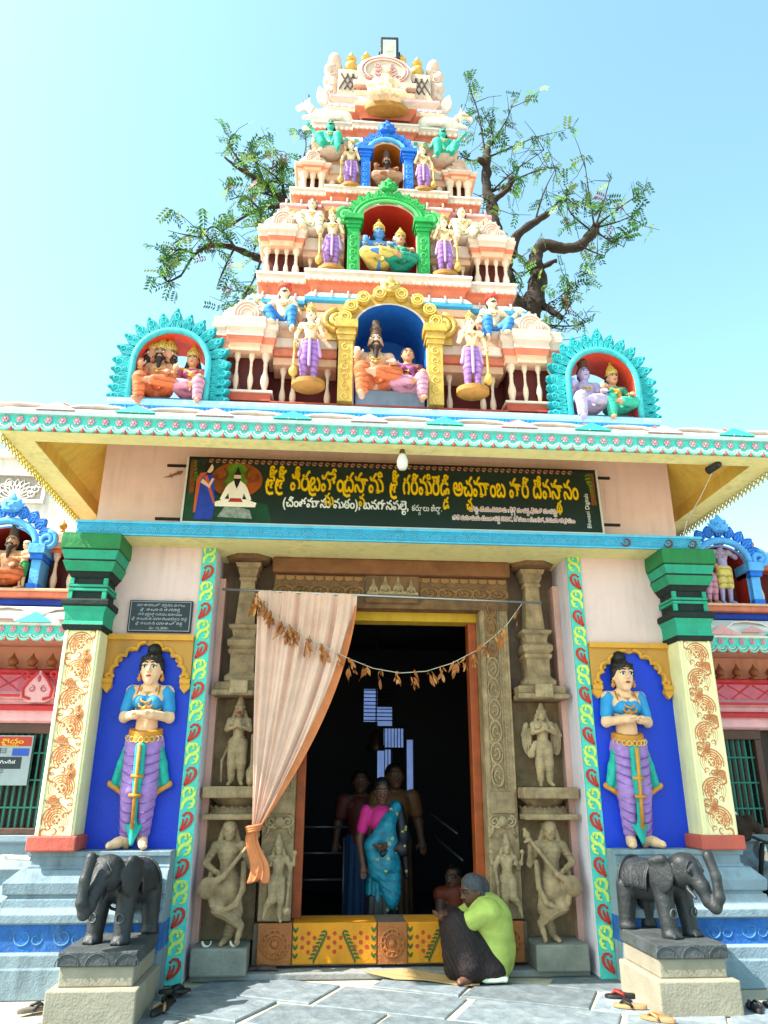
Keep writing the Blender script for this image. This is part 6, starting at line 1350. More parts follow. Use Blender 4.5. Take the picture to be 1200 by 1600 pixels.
HL2 = mat('print_halo', '5d8f22', rough=.4, var=.4, scale=6, bump=0); b = MB(); b.prism([(-1.565 + .12 * math.cos(a), .5 + .14 * math.sin(a)) for a in [2 * PI * i / 24 for i in range(24)]], -.004, 0); b.build('print_halo', HL2, sign)
OMM = mat('print_om', '6e2f10', bump=0); 
for q_ in ((-1.73, 60, -.75), (-1.4, 120, .75)): b = MB(); relief(b, spiral(q_[0], .5, .085, .03, q_[1], q_[2], 12), .016, -.004, 0, False); b.build('print_symbol', OMM, sign)
# printed standing woman
PS = mat('print_skin', 'd9b79c', bump=0, var=.06); PB = mat('print_blue', '1d3fae', bump=0, var=.18, scale=14); PO = mat('print_orange', 'c2562c', bump=0); PK = mat('print_black', '15100e', bump=0); PW = mat('print_white', 'e6e0d6', bump=0, var=.06); PR = mat('print_red', 'b3322c', bump=0)
def shape(poly, m, y, name='print_figure'): b = MB(); b.prism(poly, y, y + .001); return b.build(name, m, sign)
wx = -1.845
shape([(wx - .085, .03), (wx + .085, .03), (wx + .095, .25), (wx + .07, .42), (wx + .06, .5), (wx - .06, .5), (wx - .09, .4), (wx - .08, .25)], PB, -.005)
shape([(wx - .1, .1), (wx - .08, .1), (wx - .06, .45), (wx + .0, .53), (wx - .07, .52), (wx - .1, .42)], PO, -.006); shape([(wx + .0, .5), (wx + .1, .2), (wx + .08, .2), (wx - .03, .48)], PO, -.0065)
shape([(wx - .06, .42), (wx + .03, .36), (wx + .07, .46), (wx + .05, .47), (wx + .02, .4), (wx - .04, .46)], PS, -.007)
shape([(wx + .015 + .038 * math.cos(a), .575 + .05 * math.sin(a)) for a in [2 * PI * i / 16 for i in range(16)]], PS, -.006); shape([(wx + .0 + .042 * math.cos(R(a)), .585 + .055 * math.sin(R(a))) for a in range(40, 261, 20)], PK, -.007)
# printed seated saint
sx_ = -1.555
shape([(sx_ - .19, .17), (sx_ + .19, .17), (sx_ + .2, .215), (sx_ + .1, .25), (sx_ - .1, .25), (sx_ - .2, .215)], PW, -.006); shape([(sx_ - .07, .22), (sx_ + .07, .22), (sx_ + .05, .26), (sx_ - .05, .26)], PR, -.007)
shape([(sx_ - .06, .24), (sx_ + .06, .24), (sx_ + .09, .4), (sx_ + .03, .45), (sx_ - .03, .45), (sx_ - .09, .4)], PW, -.0065)
for s in (-1, 1): shape([(sx_ + s * .07, .41), (sx_ + s * .1, .38), (sx_ + s * .15, .25), (sx_ + s * .12, .22), (sx_ + s * .06, .34)], PW, -.0067)
shape([(sx_ + .035 * math.cos(a), .49 + .05 * math.sin(a)) for a in [2 * PI * i / 16 for i in range(16)]], PS, -.007); shape([(sx_ - .036, .47), (sx_ + .036, .47), (sx_ + .02, .41), (sx_, .36), (sx_ - .02, .41)], PK, -.0075); shape([(sx_ - .036, .51), (sx_ + .036, .51), (sx_ + .015, .56), (sx_, .6), (sx_ - .015, .56)], PK, -.0075)
GRY = mat('print_grey', '9aa7a4', bump=0, var=.3, scale=18); shape([(sx_ - .16, .06), (sx_ + .17, .05), (sx_ + .14, .14), (sx_ + .05, .165), (sx_ - .1, .165)], GRY, -.005)
# printed carved pillar edges
for x in (-1.985, 1.985):
    shape([(x - .025, .3), (x + .025, .3), (x + .03, .66), (x - .03, .66)], mat('print_bronze', '7a4a1c', bump=0, var=.4, scale=20), -.004, 'print_pillar')
    for k in range(6): shape([(x + (.03 if x < 0 else -.03) + .05 * math.cos(R(40 * k)) * .8, .42 + .04 * k), (x + .01, .44 + .04 * k), (x + (.05 if x < 0 else -.05), .47 + .035 * k)], HL2, -.0045, 'print_leaf')
SCV = mat('print_scroll', 'b07048', bump=0, var=.3, scale=30)
for i in range(58): b = MB(); relief(b, spiral(0, 0, .024, .008, 20, .9, 8), .008, 0, 0, False, 4); link('print_scroll', b.mesh('print_scroll', SCV) if i == 0 else scm_p, sign, (-1.82 + i * .063, -.003, .655)); scm_p = bpy.data.objects[-1].data if False else (scm_p if i else [o for o in sign.children if o.name.startswith('print_scroll')][0].data)
YT = mat('letter_yellow', 'e2b900', rough=.4, bump=0, var=.06); YO = mat('letter_olive', 'b39410', rough=.4, bump=0); WT = mat('letter_white', 'e9ecec', rough=.4, bump=0); RT = mat('letter_red', 'b02a30', rough=.4, bump=0)
telugu(['శీ|r', 'శీ|r', ' ', 'వీ', 'ర', 'బ|r', 'హే|మ', 'ం', 'ద|r', 'సా|వ', 'మి'], sign, -1.26, -.12, -.007, .365, .215, YT, YO, out=.006, bold=.0)
telugu(['శీ|r', ' ', 'గ', 'రి', 'మి', 'రె', 'డి|డ', ' ', 'అ', 'చ|చ', 'మా', 'ం', 'బ', ' ', 'వా', 'రి', ' ', 'దే', 'వ', 'సా|థ', 'నం'], sign, -.05, 1.84, -.007, .36, .215, YT, YO, out=.006, bold=.0)
telugu(['(', 'చిం', 'త', 'మా', 'ను', ' ', 'మ', 'ఠం', '),', ' ', 'బ', 'న', 'గా', 'న', 'ప', 'లె|ల', ','], sign, -1.1, .12, -.004, .19, .1, WT, WT, out=.003, bold=0)
telugu(['క', 'రూ|న', 'లు', ' ', 'జి', 'లా|ల', '.'], sign, .15, .45, -.004, .185, .065, WT)
telugu(['బో', 'రు|డ', ' ', 'చే', 'యిం', 'చి', 'న', 'వా', 'రు', ' ', ':', ' ', 'కీ||', 'శే||', ' ', 'మా', 'ద', 'న|న', ',', ' ', 'శీ|r', 'మ', 'తి', ' ', 'మా', 'ద', 'మ|మ'], sign, .72, 1.6, -.005, .2, .045, RT, WT, out=.006, bold=.0)
telugu(['గా', 'రి', ' ', 'కు', 'మా', 'రు', 'డు', ' ', 'బి', '.', 'బ', 'జా', 'ర', 'న|న', ' ', 'SRBC', ',', ' ', 'కో', 'డ', 'లు', ' ', ':', ' ', 'బి', '.', 'ల', 'లి', 'త', ',', ' ', 'పె', 'సు', 'మా', 'క', ' ', 'గా|r', 'మం'], sign, .55, 1.77, -.005, .105, .045, RT, WT, out=.006, bold=.0)
me = text_mesh('Bhavani Digitals', .06, WT); link('lettering', me, sign, (1.93, -.003, .05), (R(90), R(-90), 0))
for x0, x1, z in ((-2.25, -2.06, .6), (-2.3, -2.06, .03), (2.06, 2.2, .62), (2.06, 2.24, .1)):
    b = MB(); b.box(x0, x1, .03, .05, z, z + .025); b.build('bracket', IRON, sign)
for x in (-1.2, .3, 1.65):
    b = MB(); b.box(x - .05, x + .05, -.03, .05, -.05, -.019); b.build('support_block', mat('grey_block', '8f9aa2'), sign, bev=.006)
# gecko on the wall
gk = thing('wall_gecko', 'small brown gecko on the pink wall left of the signboard', 'gecko', (-2.2, -.012, 4.42), 0); gk.rotation_euler = (0, R(-25), 0)
solid('body', [capsule((-.06, 0, 0), (.04, 0, 0), .008, .013), blob((.06, 0, 0), (.02, .01, .013)), capsule((-.06, 0, 0), (-.12, 0, .015), .007, .002)] + [capsule((x, 0, 0), (x + .015, 0, z), .005, .003) for x in (-.05, .03) for z in (-.03, .03)], .004, mat('gecko', '8a5a3a'), gk, .005)
# ---- granite plaque
plq = thing('granite_plaque', 'black granite donor plaque with engraved white lettering above the left niche', 'plaque', (-2.19, -.03, 2.83))
b = MB(); b.box(-.29, .29, -.01, .03, 0, .3); b.build('slab', mat('granite_black', '20242c', rough=.3, var=.2, scale=30, bump=.05), plq, bev=.008)
PLQT = mat('engraved', 'b9bcc4', rough=.6, bump=0)
for k, (c_, w_) in enumerate(((['స', 'హ', 'కా', 'ర', 'ము', 'తో', ' ', 'ని', 'రి|మ', 'చి', 'న', ' ', 'దా', 'త', 'లు'], .22), (['శీ|r', '.', ' ', 'కా', 'ట', 'సా', 'ని', ' ', 'రా', 'మి', 'రె', 'డి|డ'], .18), (['వా', 'రి', ' ', 'ధ', 'ర|మ', 'ప', 'తి|న', ' ', 'మ', 'రి', 'యు', ' ', 'కు', 'మా', 'రు', 'లు'], .2), (['శీ|r', ' ', 'కా', 'ట', 'సా', 'ని', ' ', 'ర', 'మా', 'వెం', 'క', 'టే', 'శ|వ', 'ర', ' ', 'రె', 'డి|డ'], .25), (['శీ|r', ' ', 'కా', 'ట', 'సా', 'ని', ' ', 'ర', 'మా', 'కాం', 'త్', ' ', 'రె', 'డి|డ'], .21), (['రూ', '.', ' ', '15,200/-'], .09))):
    telugu(c_, plq, -w_, w_, -.0115, .243 - k * .043, .022, PLQT)
b = MB()
for q in ((-.275, .275, .012, .016), (-.275, .275, .284, .288)): b.box(q[0], q[1], -.0125, -.0105, q[2], q[3])
for q in (-.275, .271): b.box(q, q + .004, -.0126, -.0105, .016, .284)
b.build('engraved_border', PLQT, plq)
# bulb and camera under the eave
bu = thing('light_bulb', 'unlit white bulb hanging under the eave above the signboard', 'bulb', (-.03, -1.1, 4.27))
b = MB(); b.lathe([(0, -.19), (.03, -.185), (.048, -.15), (.05, -.11), (.035, -.06), (.025, -.04)], 16); b.build('globe', P('bulb_white', 'e4e2da', rough=.25, bump=0), bu, smooth=True)
b = MB(); b.lathe([(.024, -.045), (.027, -.03), (.02, .0), (.012, .02), (0, .03)], 12); b.build('holder', P('holder_brown', '5a3a2a'), bu, smooth=50)
cc = thing('security_camera', 'small dark bullet camera under the right end of the eave', 'camera', (2.83, -1.02, 4.30), R(25))
b = MB(); b.lathe([(0, -.07), (.035, -.07), (.038, -.06), (.034, .06), (.02, .075), (0, .078)], 14); b.build('housing', P('cctv_dark', '2b2b2e', rough=.4), cc, (0, 0, -.055), (R(80), 0, 0), smooth=40)
b = MB(); b.tube([(0, .03, -.03), (0, .02, .0)], .016, 8); b.build('mount', STEEL, cc)
wr = MB(); wr.tube([(2.86, -1.0, 4.27), (2.88, -.6, 4.1), (2.93, -.2, 4.02), (2.93, .0, 3.8)], .004, 4); tag(wr.build('cable', WHITE), 'thin white cable hanging from the right eave to the wall', 'cable')
# ================================================================== side wings
GRILL = P('grille_green', '2f7f6f', var=.1); WINFR = P('window_brown', '5b4038', var=.14, scale=6); DARKG = mat('dark_glass', '14161a', rough=.25, var=.2, bump=0)
PINKR = P('frieze_pink', 'd06a7a', var=.12, scale=7); PINKL = P('frieze_pale_pink', 'e2a9b0', var=.1, scale=7); REDF = P('frieze_red', 'c03038', var=.12, scale=8); TERW = P('terracotta_wall', 'cb8b74', var=.08, scale=4)
def wing(s, ncx, label):
    w_ = thing('side_wing', label, 'building', (0, 0, 0), group='side wings of the temple front')
    X0, X1 = s * 2.9, s * 6.5; xa, xb = min(X0, X1), max(X0, X1)
    # moulded base
    pf = [(.4, -.01), (.4, .2), (.36, .3), (.3, .32), (.3, .48), (.36, .52), (.3, .6), (.22, .66), (.22, .7), (.28, .78), (.18, .86), (.1, .9), (.1, .97), (.15, 1.0), (.15, 1.06)]
    b = MB(); b.loft([[(xa, 1.0 - d, z), (xb, 1.0 - d, z), (xb, 3.5, z), (xa, 3.5, z)] for d, z in pf]); b.build('plinth', BLUEGREY, w_, bev=.008)
    b = MB(); b.box(xa, xb, 1.0, 3.5, 1.06, 2.1, 0); b.box(xa, xb, .95, 3.5, 2.52, 3.0, 1); b.build('wall', [P('wing_dark', '3a2f2c', var=.1), TERW], w_)
    # grilled windows
    for k in range(3):
        wx0 = s * (3.22 + k * 1.02); wx1 = s * (3.9 + k * 1.02); a, c = min(wx0, wx1), max(wx0, wx1)
        b = MB(); b.box(a - .07, a, .9, 1.02, 1.12, 1.98); b.box(c, c + .07, .9, 1.02, 1.12, 1.98); b.box(a - .07, c + .07, .89, 1.02, 1.98, 2.08); b.box(a - .07, c + .07, .88, 1.02, 1.06, 1.12); fr_ = b.build('window_frame', WINFR, w_, bev=.01)
        b = MB(); b.box(a, c, .99, 1.005, 1.12, 1.98); b.build('pane', DARKG, fr_)
        for i in range(11): b = MB(); x = a + (c - a) * (i + .5) / 11; b.tube([(x, .95, 1.12), (x, .95, 1.98)], .009, 5); b.build('grille_bar', GRILL, fr_)
        for z in (1.3, 1.55, 1.8): b = MB(); b.tube([(a, .945, z), (c, .945, z)], .009, 5); b.build('grille_bar', GRILL, fr_)
    # pink and red moulded frieze above the windows
    b = MB(); b.loft([[(xa, 1.0 - d, z), (xb, 1.0 - d, z), (xb, 3.0, z), (xa, 3.0, z)] for d, z, _ in ((.12, 2.08, 0), (.16, 2.1, 0), (.16, 2.18, 0), (.2, 2.19, 1), (.2, 2.24, 1), (.14, 2.26, 0), (.16, 2.30, 0), (.22, 2.32, 1), (.22, 2.35, 0), (.15, 2.38, 0), (.1, 2.55, 1), (.14, 2.57, 1), (.14, 2.6, 1), (.05, 2.62, 1))], [0, 0, 0, 1, 1, 0, 0, 1, 0, 2, 1, 1, 1]); fz = b.build('frieze', [PINKL, REDF, PINKR], w_, bev=.005)
    for k in range(12):
        x = s * (3.25 + k * .28)
        for dd in (-1, 1): b = MB(); b.tube([(x - dd * .12, .86, 2.385), (x + dd * .12, .9, 2.54)], .012, 5); b.build('lozenge_bar', REDF, fz)
    for x in (s * 3.48, s * 4.5) if s < 0 else (3.3, 4.4):
        b = MB(); b.prism([(0, .28), (-.06, .22), (-.15, .12), (-.16, .02), (-.08, -.03), (.08, -.03), (.16, .02), (.15, .12), (.06, .22)], -.03, .05, 0)
        for q in (-1, 1): relief(b, [(q * .02, .26), (q * .09, .18), (q * .14, .1), (q * .13, .02), (q * .06, .0)], .016, -.035, 1, False); relief(b, spiral(q * .13, .24, .045, .012, 270, 1.1 * q, 12), .014, -.035, 1, False); relief(b, spiral(q * .06, .1, .035, .01, 90, 1.2 * q, 10), .008, -.034, 2)
        b.ell((0, -.03, .2), (.02, .015, .035), 2, 8, 5); b.build('leaf_medallion', [PINKL, REDF, P('medallion_line', 'b85a6c')], fz, (x, .8, 2.3), bev=.004)
    for k in range(10):
        b = MB(); b.lathe([(0, 0), (.05, .0), (.055, .02), (.03, .035), (.05, .06), (.052, .085), (.03, .11), (.018, .13), (0, .17)], 12); b.build('urn_finial', P('urn_brown', '8a4a28', var=.14), w_, (s * (3.22 + k * .19), .84, 2.6), smooth=50)
    # eave, frieze with swags, petals
    b = MB(); b.loft([[(xa, y0, z), (xb, y0, z), (xb, 3.5, z), (xa, 3.5, z)] for y0, z in ((.9, 2.84), (.52, 2.85), (.5, 2.87), (.5, 2.975), (.47, 2.98), (.47, 3.0), (.5, 3.005))], [1, 0, 0, 2, 2, 2]); ev_ = b.build('eave', [AQUA, P('eave_underside_pink', 'c98b78'), WHITE], w_)  # pink paint on the eave underside
    for i in range(28):
        x = s * (2.95 + .06 + i * .1155); link('rosette', rose_me, ev_, (x, .494, 2.94)); link('swag', sw_me, ev_, (x, .494, 2.872)); link('tassel', tas, ev_, (x - .058, .492, 2.876))
    b = MB(); b.loft([[(xa, y0, z), (xb, y0, z), (xb, 3.5, z), (xa, 3.5, z)] for y0, z in ((.5, 3.004), (.52, 3.1), (.66, 3.2), (.86, 3.24))], [0, 0, 0]); rf = b.build('roof', WHITE, w_)
    for i in range(6):
        x = s * (3.2 + i * .62); link('roof_petal', white_p, rf, (x, .49, 3.0), (R(-4), 0, 0), (1, 1, 1.25)); link('roof_gusset', teal_g if i % 2 else pink_g, rf, (x + .31, .485, 3.0), (R(-6), 0, 0), (.75, 1, .95)); link('roof_gusset', pink_g, rf, (x, .46, 3.03), (R(-6), 0, 0), (.6, .8, .6))
    b = MB(); b.box(xa, xb, .78, 3.5, 3.24, 3.31, 0); b.box(xa, xb, .7, 3.5, 3.31, 3.37, 1); b.box(xa, xb, .68, 3.5, 3.37, 3.4, 2); b.build('parapet_ledge', [P('ledge_navy', '1f3fa8'), CORAL, PEACH], w_, bev=.01)
    # parapet with balusters and blue arch niche
    b = MB(); b.box(xa, xb, 1.05, 1.6, 3.4, 3.84); b.build('parapet_core', MAROON, w_)
    b = MB(); b.box(xa, min(ncx - .42, ncx + .42, key=lambda q: q), .82, 1.6, 3.84, 3.94) if False else None
    for side in (-1, 1):
        e0, e1 = (xa, ncx - .36) if side < 0 else (ncx + .36, xb)
        b = MB(); b.box(e0, e1, .86, 1.6, 3.84, 3.88, 0); b.box(e0, e1, .82, 1.6, 3.88, 3.94, 1); b.build('parapet_cap', [CORAL, PEACH], w_, bev=.008)
        b = MB(); b.box(e0, e1, 1.0, 1.5, 3.94, 4.1); b.build('crest_panel', PEACH, w_, bev=.01)
        n = 6; d0 = .48
        for k in range(n):
            x = ncx + side * (d0 + k * .17)
            if xa + .03 < x < xb - .03:
                o = link('baluster', bal_me, w_, (x, .92, 3.4), (0, 0, 0), (.038, .038, .44))
                if k % 2 == 0: b = MB(); b.lathe([(0, 0), (.03, .005), (.02, .025), (.04, .05), (.045, .07), (.03, .1), (.012, .115), (0, .155)], 10); b.build('finial', GOLD2, w_, (x, .96, 4.1), smooth=50)
    WZ = TZ
    nb = link('arch_shrine', None, w_); nb.location = (0, 0, TZ)
    niche(nb, ncx, .8, 3.405, .27, 3.86, .22, .5, BLUEB, P('wing_niche', 'b02c1e', var=.12), .4, name='niche', back_m=P('wing_niche_back', '20302e'))
    for q in (-1, 1):
        p_ = MB(); x = ncx + q * .34; p_.box(x - .05, x + .05, .74, 1.0, 3.4 - TZ, 3.72 - TZ); p_.box(x - .07, x + .07, .71, 1.0, 3.72 - TZ, 3.78 - TZ, 1); p_.box(x - .085, x + .085, .69, 1.0, 3.78 - TZ, 3.88 - TZ, 0); p_.box(x - .06, x + .06, .72, 1.0, 3.4 - TZ, 3.46 - TZ, 1); p_.build('niche_pillar', [BLUEB, BLUEA], nb, bev=.006)
        e = MB(); relief(e, spiral(0, 0, .1, .02, 90, -1.6 * q, 22), .03, 0, 0, False, 6); e.build('arch_volute', BLUEB, nb, (ncx + q * .42, .74, 3.93 - TZ), smooth=True)
    leaf_arch(nb, ncx, .76, 3.9, .33, .28, 11, .15, BLUEA, BLUEB, 0, top=1.0)
    ra = MB(); ra.tube([(x, .75, z - TZ) for x, z in arc(ncx, 3.88, .305, 0, 180, 18, .26)], .04, 6); ra.build('arch_rib', BLUEB, nb, smooth=True)
    kirti(nb, ncx, .74, 4.3, .12, BLUEB, BLACK)
    return w_
wing(-1, -4.03, 'left wing with blue arch shrine, pink frieze and green grilled windows'); wing(1, 3.78, 'right wing with blue arch shrine, pink frieze and green grilled windows')
deity('wing_saint_statue', 'bearded brown saint seated in the blue arch shrine of the left wing', (-4.0, .84, 3.5), .98, TAN_, ORAN, None, False, 'jata', HAIRB, False, P('saint_beard', ''), 0, None, orn=False)
def stander(name, label, loc, S, skin, cloth, arms, hair, hm, extra_part=None, fem=False, upper=None, rz=0, hd=(None, None)):
    J = stand(); J['el'], J['ha'] = arms; r = thing(name, label, 'statue', loc, rz)
    part('body', body_prims(J, fem, 1.0, hd=hd), S, skin, r, 80); part('garment', leg_cloth(J, below=(cloth is not None and fem)), S, cloth, r, 80)
    if upper: part('blouse', [blob(J['chest'], (.106, .075, .09)), blob(J['chest'] + V3(-.045, -.055, 0), .046), blob(J['chest'] + V3(.045, -.055, 0), .046)], S, upper, r, 80)
    hairdo(J, hair, S, hm, r); features(J, 0, 0, r, S=S); ornaments(J, r, S, belt=False); return r, J
stander('dancing_deity_statue', 'lilac skinned standing deity with bowl in the blue arch shrine of the right wing', (3.82, .86, 3.41), .78, LILSK, YELC, ([V3(-.2, -.02, .7), V3(.22, 0, .72)], [V3(-.1, -.13, .7), V3(.24, -.05, .86)]), 'jata', HAIRB)
stander('attendant_statue', 'small attendant in pink saree in the blue arch shrine of the right wing', (3.62, .8, 3.41), .6, TAN_, PINKC, ([V3(-.16, -.03, .66), V3(.16, -.03, .66)], [V3(-.08, -.13, .72), V3(.08, -.13, .72)]), 'knot', HAIR, fem=True, upper=PINKC)
r_, J_ = stander('devotee_statue', 'small white capped devotee in green dhoti in the left wing shrine', (-3.82, .78, 3.41), .5, FAIR, P('dhoti_green', '2f8a4a'), ([V3(-.17, -.03, .66), V3(.17, -.03, .66)], [V3(-.16, -.16, .66), V3(-.05, -.16, .64)]), 'plain', HAIR, rz=R(-35))
X = head_xf(J_); part('cap', [blob(X(0, .01, .06), (.08, .085, .05))], .5, WHTC, r_, 60)
# poster on the left wing grille
po = thing('wall_poster', 'printed medical camp poster fixed to the left wing window grille', 'poster', (-3.86, .86, 1.5), 0)
b = MB(); b.box(-.35, .38, 0, .012, 0, .46); b.build('sheet', mat('poster_pale', '8d9aa2', rough=.5, bump=0, var=.08), po)
for q, m_ in (((-.34, .37, .36, .45), mat('poster_red', 'a8362c', bump=0)), ((-.34, -.02, .16, .26), mat('poster_dark', '26333a', bump=0)), ((.0, .3, .15, .26), mat('poster_dark', '')if False else MATS['poster_dark'] if 'poster_dark' in MATS else mat('poster_dark', '26333a', bump=0)), ((-.34, .12, .01, .12), mat('poster_blue', '2a4fb0', bump=0)), ((.2, .36, .27, .34), MATS.get('poster_blue') or mat('poster_blue', '2a4fb0', bump=0))):
    b = MB(); b.box(q[0], q[1], -.002, .0, q[2], q[3]); b.build('printed_block', m_, po)
telugu(['ని', 'వా', 'ర', 'ణ', ' ', 'వై', 'ద|య', 'ం'], po, -.3, .3, -.003, .385, .045, YT); telugu(['గ', 'మ', 'ని', 'క'], po, .05, .25, -.003, .2, .03, WT); telugu(['రా', 'యు', 'డు'], po, -.25, .08, -.003, .06, .04, WT)
for k in range(5): telugu(['ఉ', 'చి', 'త', ' ', 'ఆ', 'యు', 'రే|వ', 'ద'], po, -.3, .15, -.002, .33 - k * .018 if k < 3 else .135 - (k - 3) * .02, .01, mat('poster_ink', '2b3a44', bump=0))
# far white building with lotus grille
fb = thing('white_building', 'white building with a pierced lotus ventilator behind the left wing', 'building', (0, 0, 0))
b = MB(); b.box(-16, -4.6, 6, 12, 0, 7.1); b.build('wall', WHITE, fb); b = MB(); b.box(-16.1, -4.5, 5.9, 12.1, 7.1, 7.25); b.build('coping', WHITE, fb, bev=.02)
b = MB(); b.box(-6.75, -5.8, 5.985, 5.999, 6.28, 6.78); gv = b.build('ventilator_shade_panel', mat('vent_shadow', '9a8f88'), fb)  # solid grey sheet; shade of the pierced openings put into its colour
for k in range(9):
    a = R(-72 + 18 * k); p_ = MB(); relief(p_, [(x * .045, z) for x, z in [(0, 0), (1, .08), (1.4, .18), (1, .28), (0, .36), (-1, .28), (-1.4, .18), (-1, .08), (0, 0)]], .014, 0, 0, False); p_.build('lotus_petal', WHITE, gv, (-6.28, 5.97, 6.34), (0, a, 0))
b = MB()
for q in ((-6.78, -5.77, 6.24, 6.3), (-6.78, -5.77, 6.76, 6.82), (-6.8, -6.74, 6.3, 6.76), (-5.82, -5.76, 6.3, 6.76)): b.box(q[0], q[1], 5.93, 5.998, q[2], q[3])
b.build('ventilator_frame', WHITE, fb)
for k in range(6): r2 = MB(); relief(r2, spiral(0, 0, .08, .02, 40 * k, 1.2, 12), .014, 0, 0, False); r2.build('ventilator_scroll', WHITE, gv, (-6.62 + (k % 3) * .1 if k < 3 else -6.0 + (k % 3) * .06, 5.97, 6.42 + .1 * (k % 3)))
rb_ = thing('rear_building', 'pale lilac rear building beyond the right wing', 'building', (0, 0, 0)); b = MB(); b.box(4.6, 15, 7, 12, 0, 4.4); b.build('wall', LILAC, rb_); b = MB(); b.box(4.5, 15.1, 6.9, 12.1, 4.4, 4.55); b.build('coping', WHITE, rb_)
# ================================================================== elephants on pedestals
BST = mat('black_granite', '26282c', rough=.55, var=.3, scale=7, bump=.35, bscale=50, grime=.7, grime_col='74746e', spec=.5)
SLB0 = mat('granite_ring', '55565a', rough=.6)
def elephant(label, x, trunk):
    r = thing('elephant_statue', label, 'statue', (x, -.62, .43), 0, 'stone elephants before the gate'); r.scale = (.98, 1.02, 1.06)
    pr = [blob((0, .12, .34), (.145, .27, .145), k=.04), blob((0, -.02, .37), (.135, .16, .135), k=.04), blob((0, -.26, .44), (.11, .12, .125), k=.04), blob((-.045, -.27, .5), (.06, .07, .05), k=.03), blob((.045, -.27, .5), (.06, .07, .05), k=.03)]
    for sx in (-1, 1):
        pr += [capsule((sx * .1, -.12, .3), (sx * .11, -.16, .02), .075, .06, k=.03), capsule((sx * .1, .27, .3), (sx * .11, .29, .02), .08, .06, k=.03), blob((sx * .11, -.17, .02), (.068, .075, .035)), blob((sx * .11, .28, .02), (.068, .075, .035))]
        pr += [blob((sx * .15, -.17, .42), (.025, .1, .13), (0, 0, sx * R(-20)), k=.012), capsule((sx * .15, -.2, .52), (sx * .18, -.1, .5), .03, .02), blob((sx * .07, -.375, .45), (.02, .015, .016), k=.008)]
        pr += [blob((sx * .11 + q * .026, -.235, .012), (.014, .014, .014), k=.004) for q in (-1.2, 0, 1.2)]
        pr += [capsule((sx * .055, -.33, .33), (sx * .06, -.4, .28), .018, .012, k=.01)]
    q_ = -.02 if trunk == 0 else .035
    T = [(0, -.33, .45), (q_ * .5, -.4, .35), (q_, -.43, .26), (q_ * 1.4, -.475, .225), (q_ * 1.8, -.51, .29), (q_ * 1.9, -.5, .42), (q_ * 1.6, -.46, .55)]
    rad = [.07, .055, .045, .042, .038, .036, .04]
    pr += [capsule(T[i], T[i + 1], rad[i], rad[i + 1], k=.02) for i in range(len(T) - 1)]
    pr += [capsule((0, .38, .38), (0, .41, .15), .02, .014)]
    solid('body', pr, .0095, BST, r, .02)
    # saddle cloth, bands, rosettes
    c = MB(); rg = []
    for i in range(9):
        y = -.02 + .3 * i / 8; rg.append([(.168 * math.cos(R(a)), y, .325 + .176 * math.sin(R(a))) for a in range(-10, 191, 10)])
    c.loft(rg, 0, False, False); cl = c.build('saddle_cloth', mat('granite_relief', '2c2f34', rough=.45, var=.3, scale=22, bump=.8, bscale=40, grime=.4, grime_col='6c6a62'), r, smooth=True); sd = cl.modifiers.new('thick', 'SOLIDIFY'); sd.thickness = .012
    for yy in (-.02, .28): b = MB(); b.tube([(.172 * math.cos(R(a)), yy, .325 + .18 * math.sin(R(a))) for a in range(-12, 193, 12)], .011, 5); b.build('saddle_band', BST, r, smooth=True)
    b = MB(); b.tube([(.12 * math.cos(a), -.12 - .04 * math.sin(a), .36 + .165 * math.sin(a)) for a in [2 * PI * i / 20 for i in range(21)]], .011, 5); b.build('neck_band', BST, r, smooth=True)
    for sx in (-1, 1):
        b = MB(); b.tube([(sx * .11 + .03 * math.cos(a), -.212, .16 + .03 * math.sin(a)) for a in [2 * PI * i / 14 for i in range(15)]], .006, 5); b.build('leg_ring', SLB0, r, smooth=True)
        b = MB(); b.tube([(sx * .04, -.365, .53), (sx * .085, -.36, .47), (sx * .05, -.385, .42)], .006, 5); b.build('brow_carving', BST, r, smooth=True)
    return r
elephant('black stone elephant with raised trunk on the left pedestal', -2.12, 0).rotation_euler = (0, 0, R(-14)); elephant('black stone elephant with raised trunk on the right pedestal', 2.06, 1).rotation_euler = (0, 0, R(22))
SLB = mat('dark_slab', '4a4e50', rough=.6, var=.25, scale=6, bump=.5, grime=.5, grime_col='8a877c')
for s, x in ((-1, -2.14), (1, 2.06)):
    p = thing('elephant_pedestal', 'two tier cement pedestal with dark slab under the ' + ('left' if s < 0 else 'right') + ' stone elephant', 'pedestal', (x, 0, 0))
    b = MB(); b.box(-.3, .3, -1.13, -.36, -.012, .215); b.build('lower_block', CONC, p, bev=.012)
    b = MB(); b.box(-.25, .25, -1.05, -.36, .215, .34); b.build('upper_block', CONC, p, bev=.01)
    b = MB(); b.box(-.265, .265, -1.07, -.345, .34, .432); sl_ = b.build('slab', SLB, p, bev=.008)
    b = MB()
    for k in range(3): relief(b, [(-.2 + k * .2 + .08 * math.cos(R(a)), .345 + .075 * math.sin(R(a))) for a in range(0, 181, 20)], .005, -1.071, 0, False)
    b.build('slab_carving', SLB, sl_)
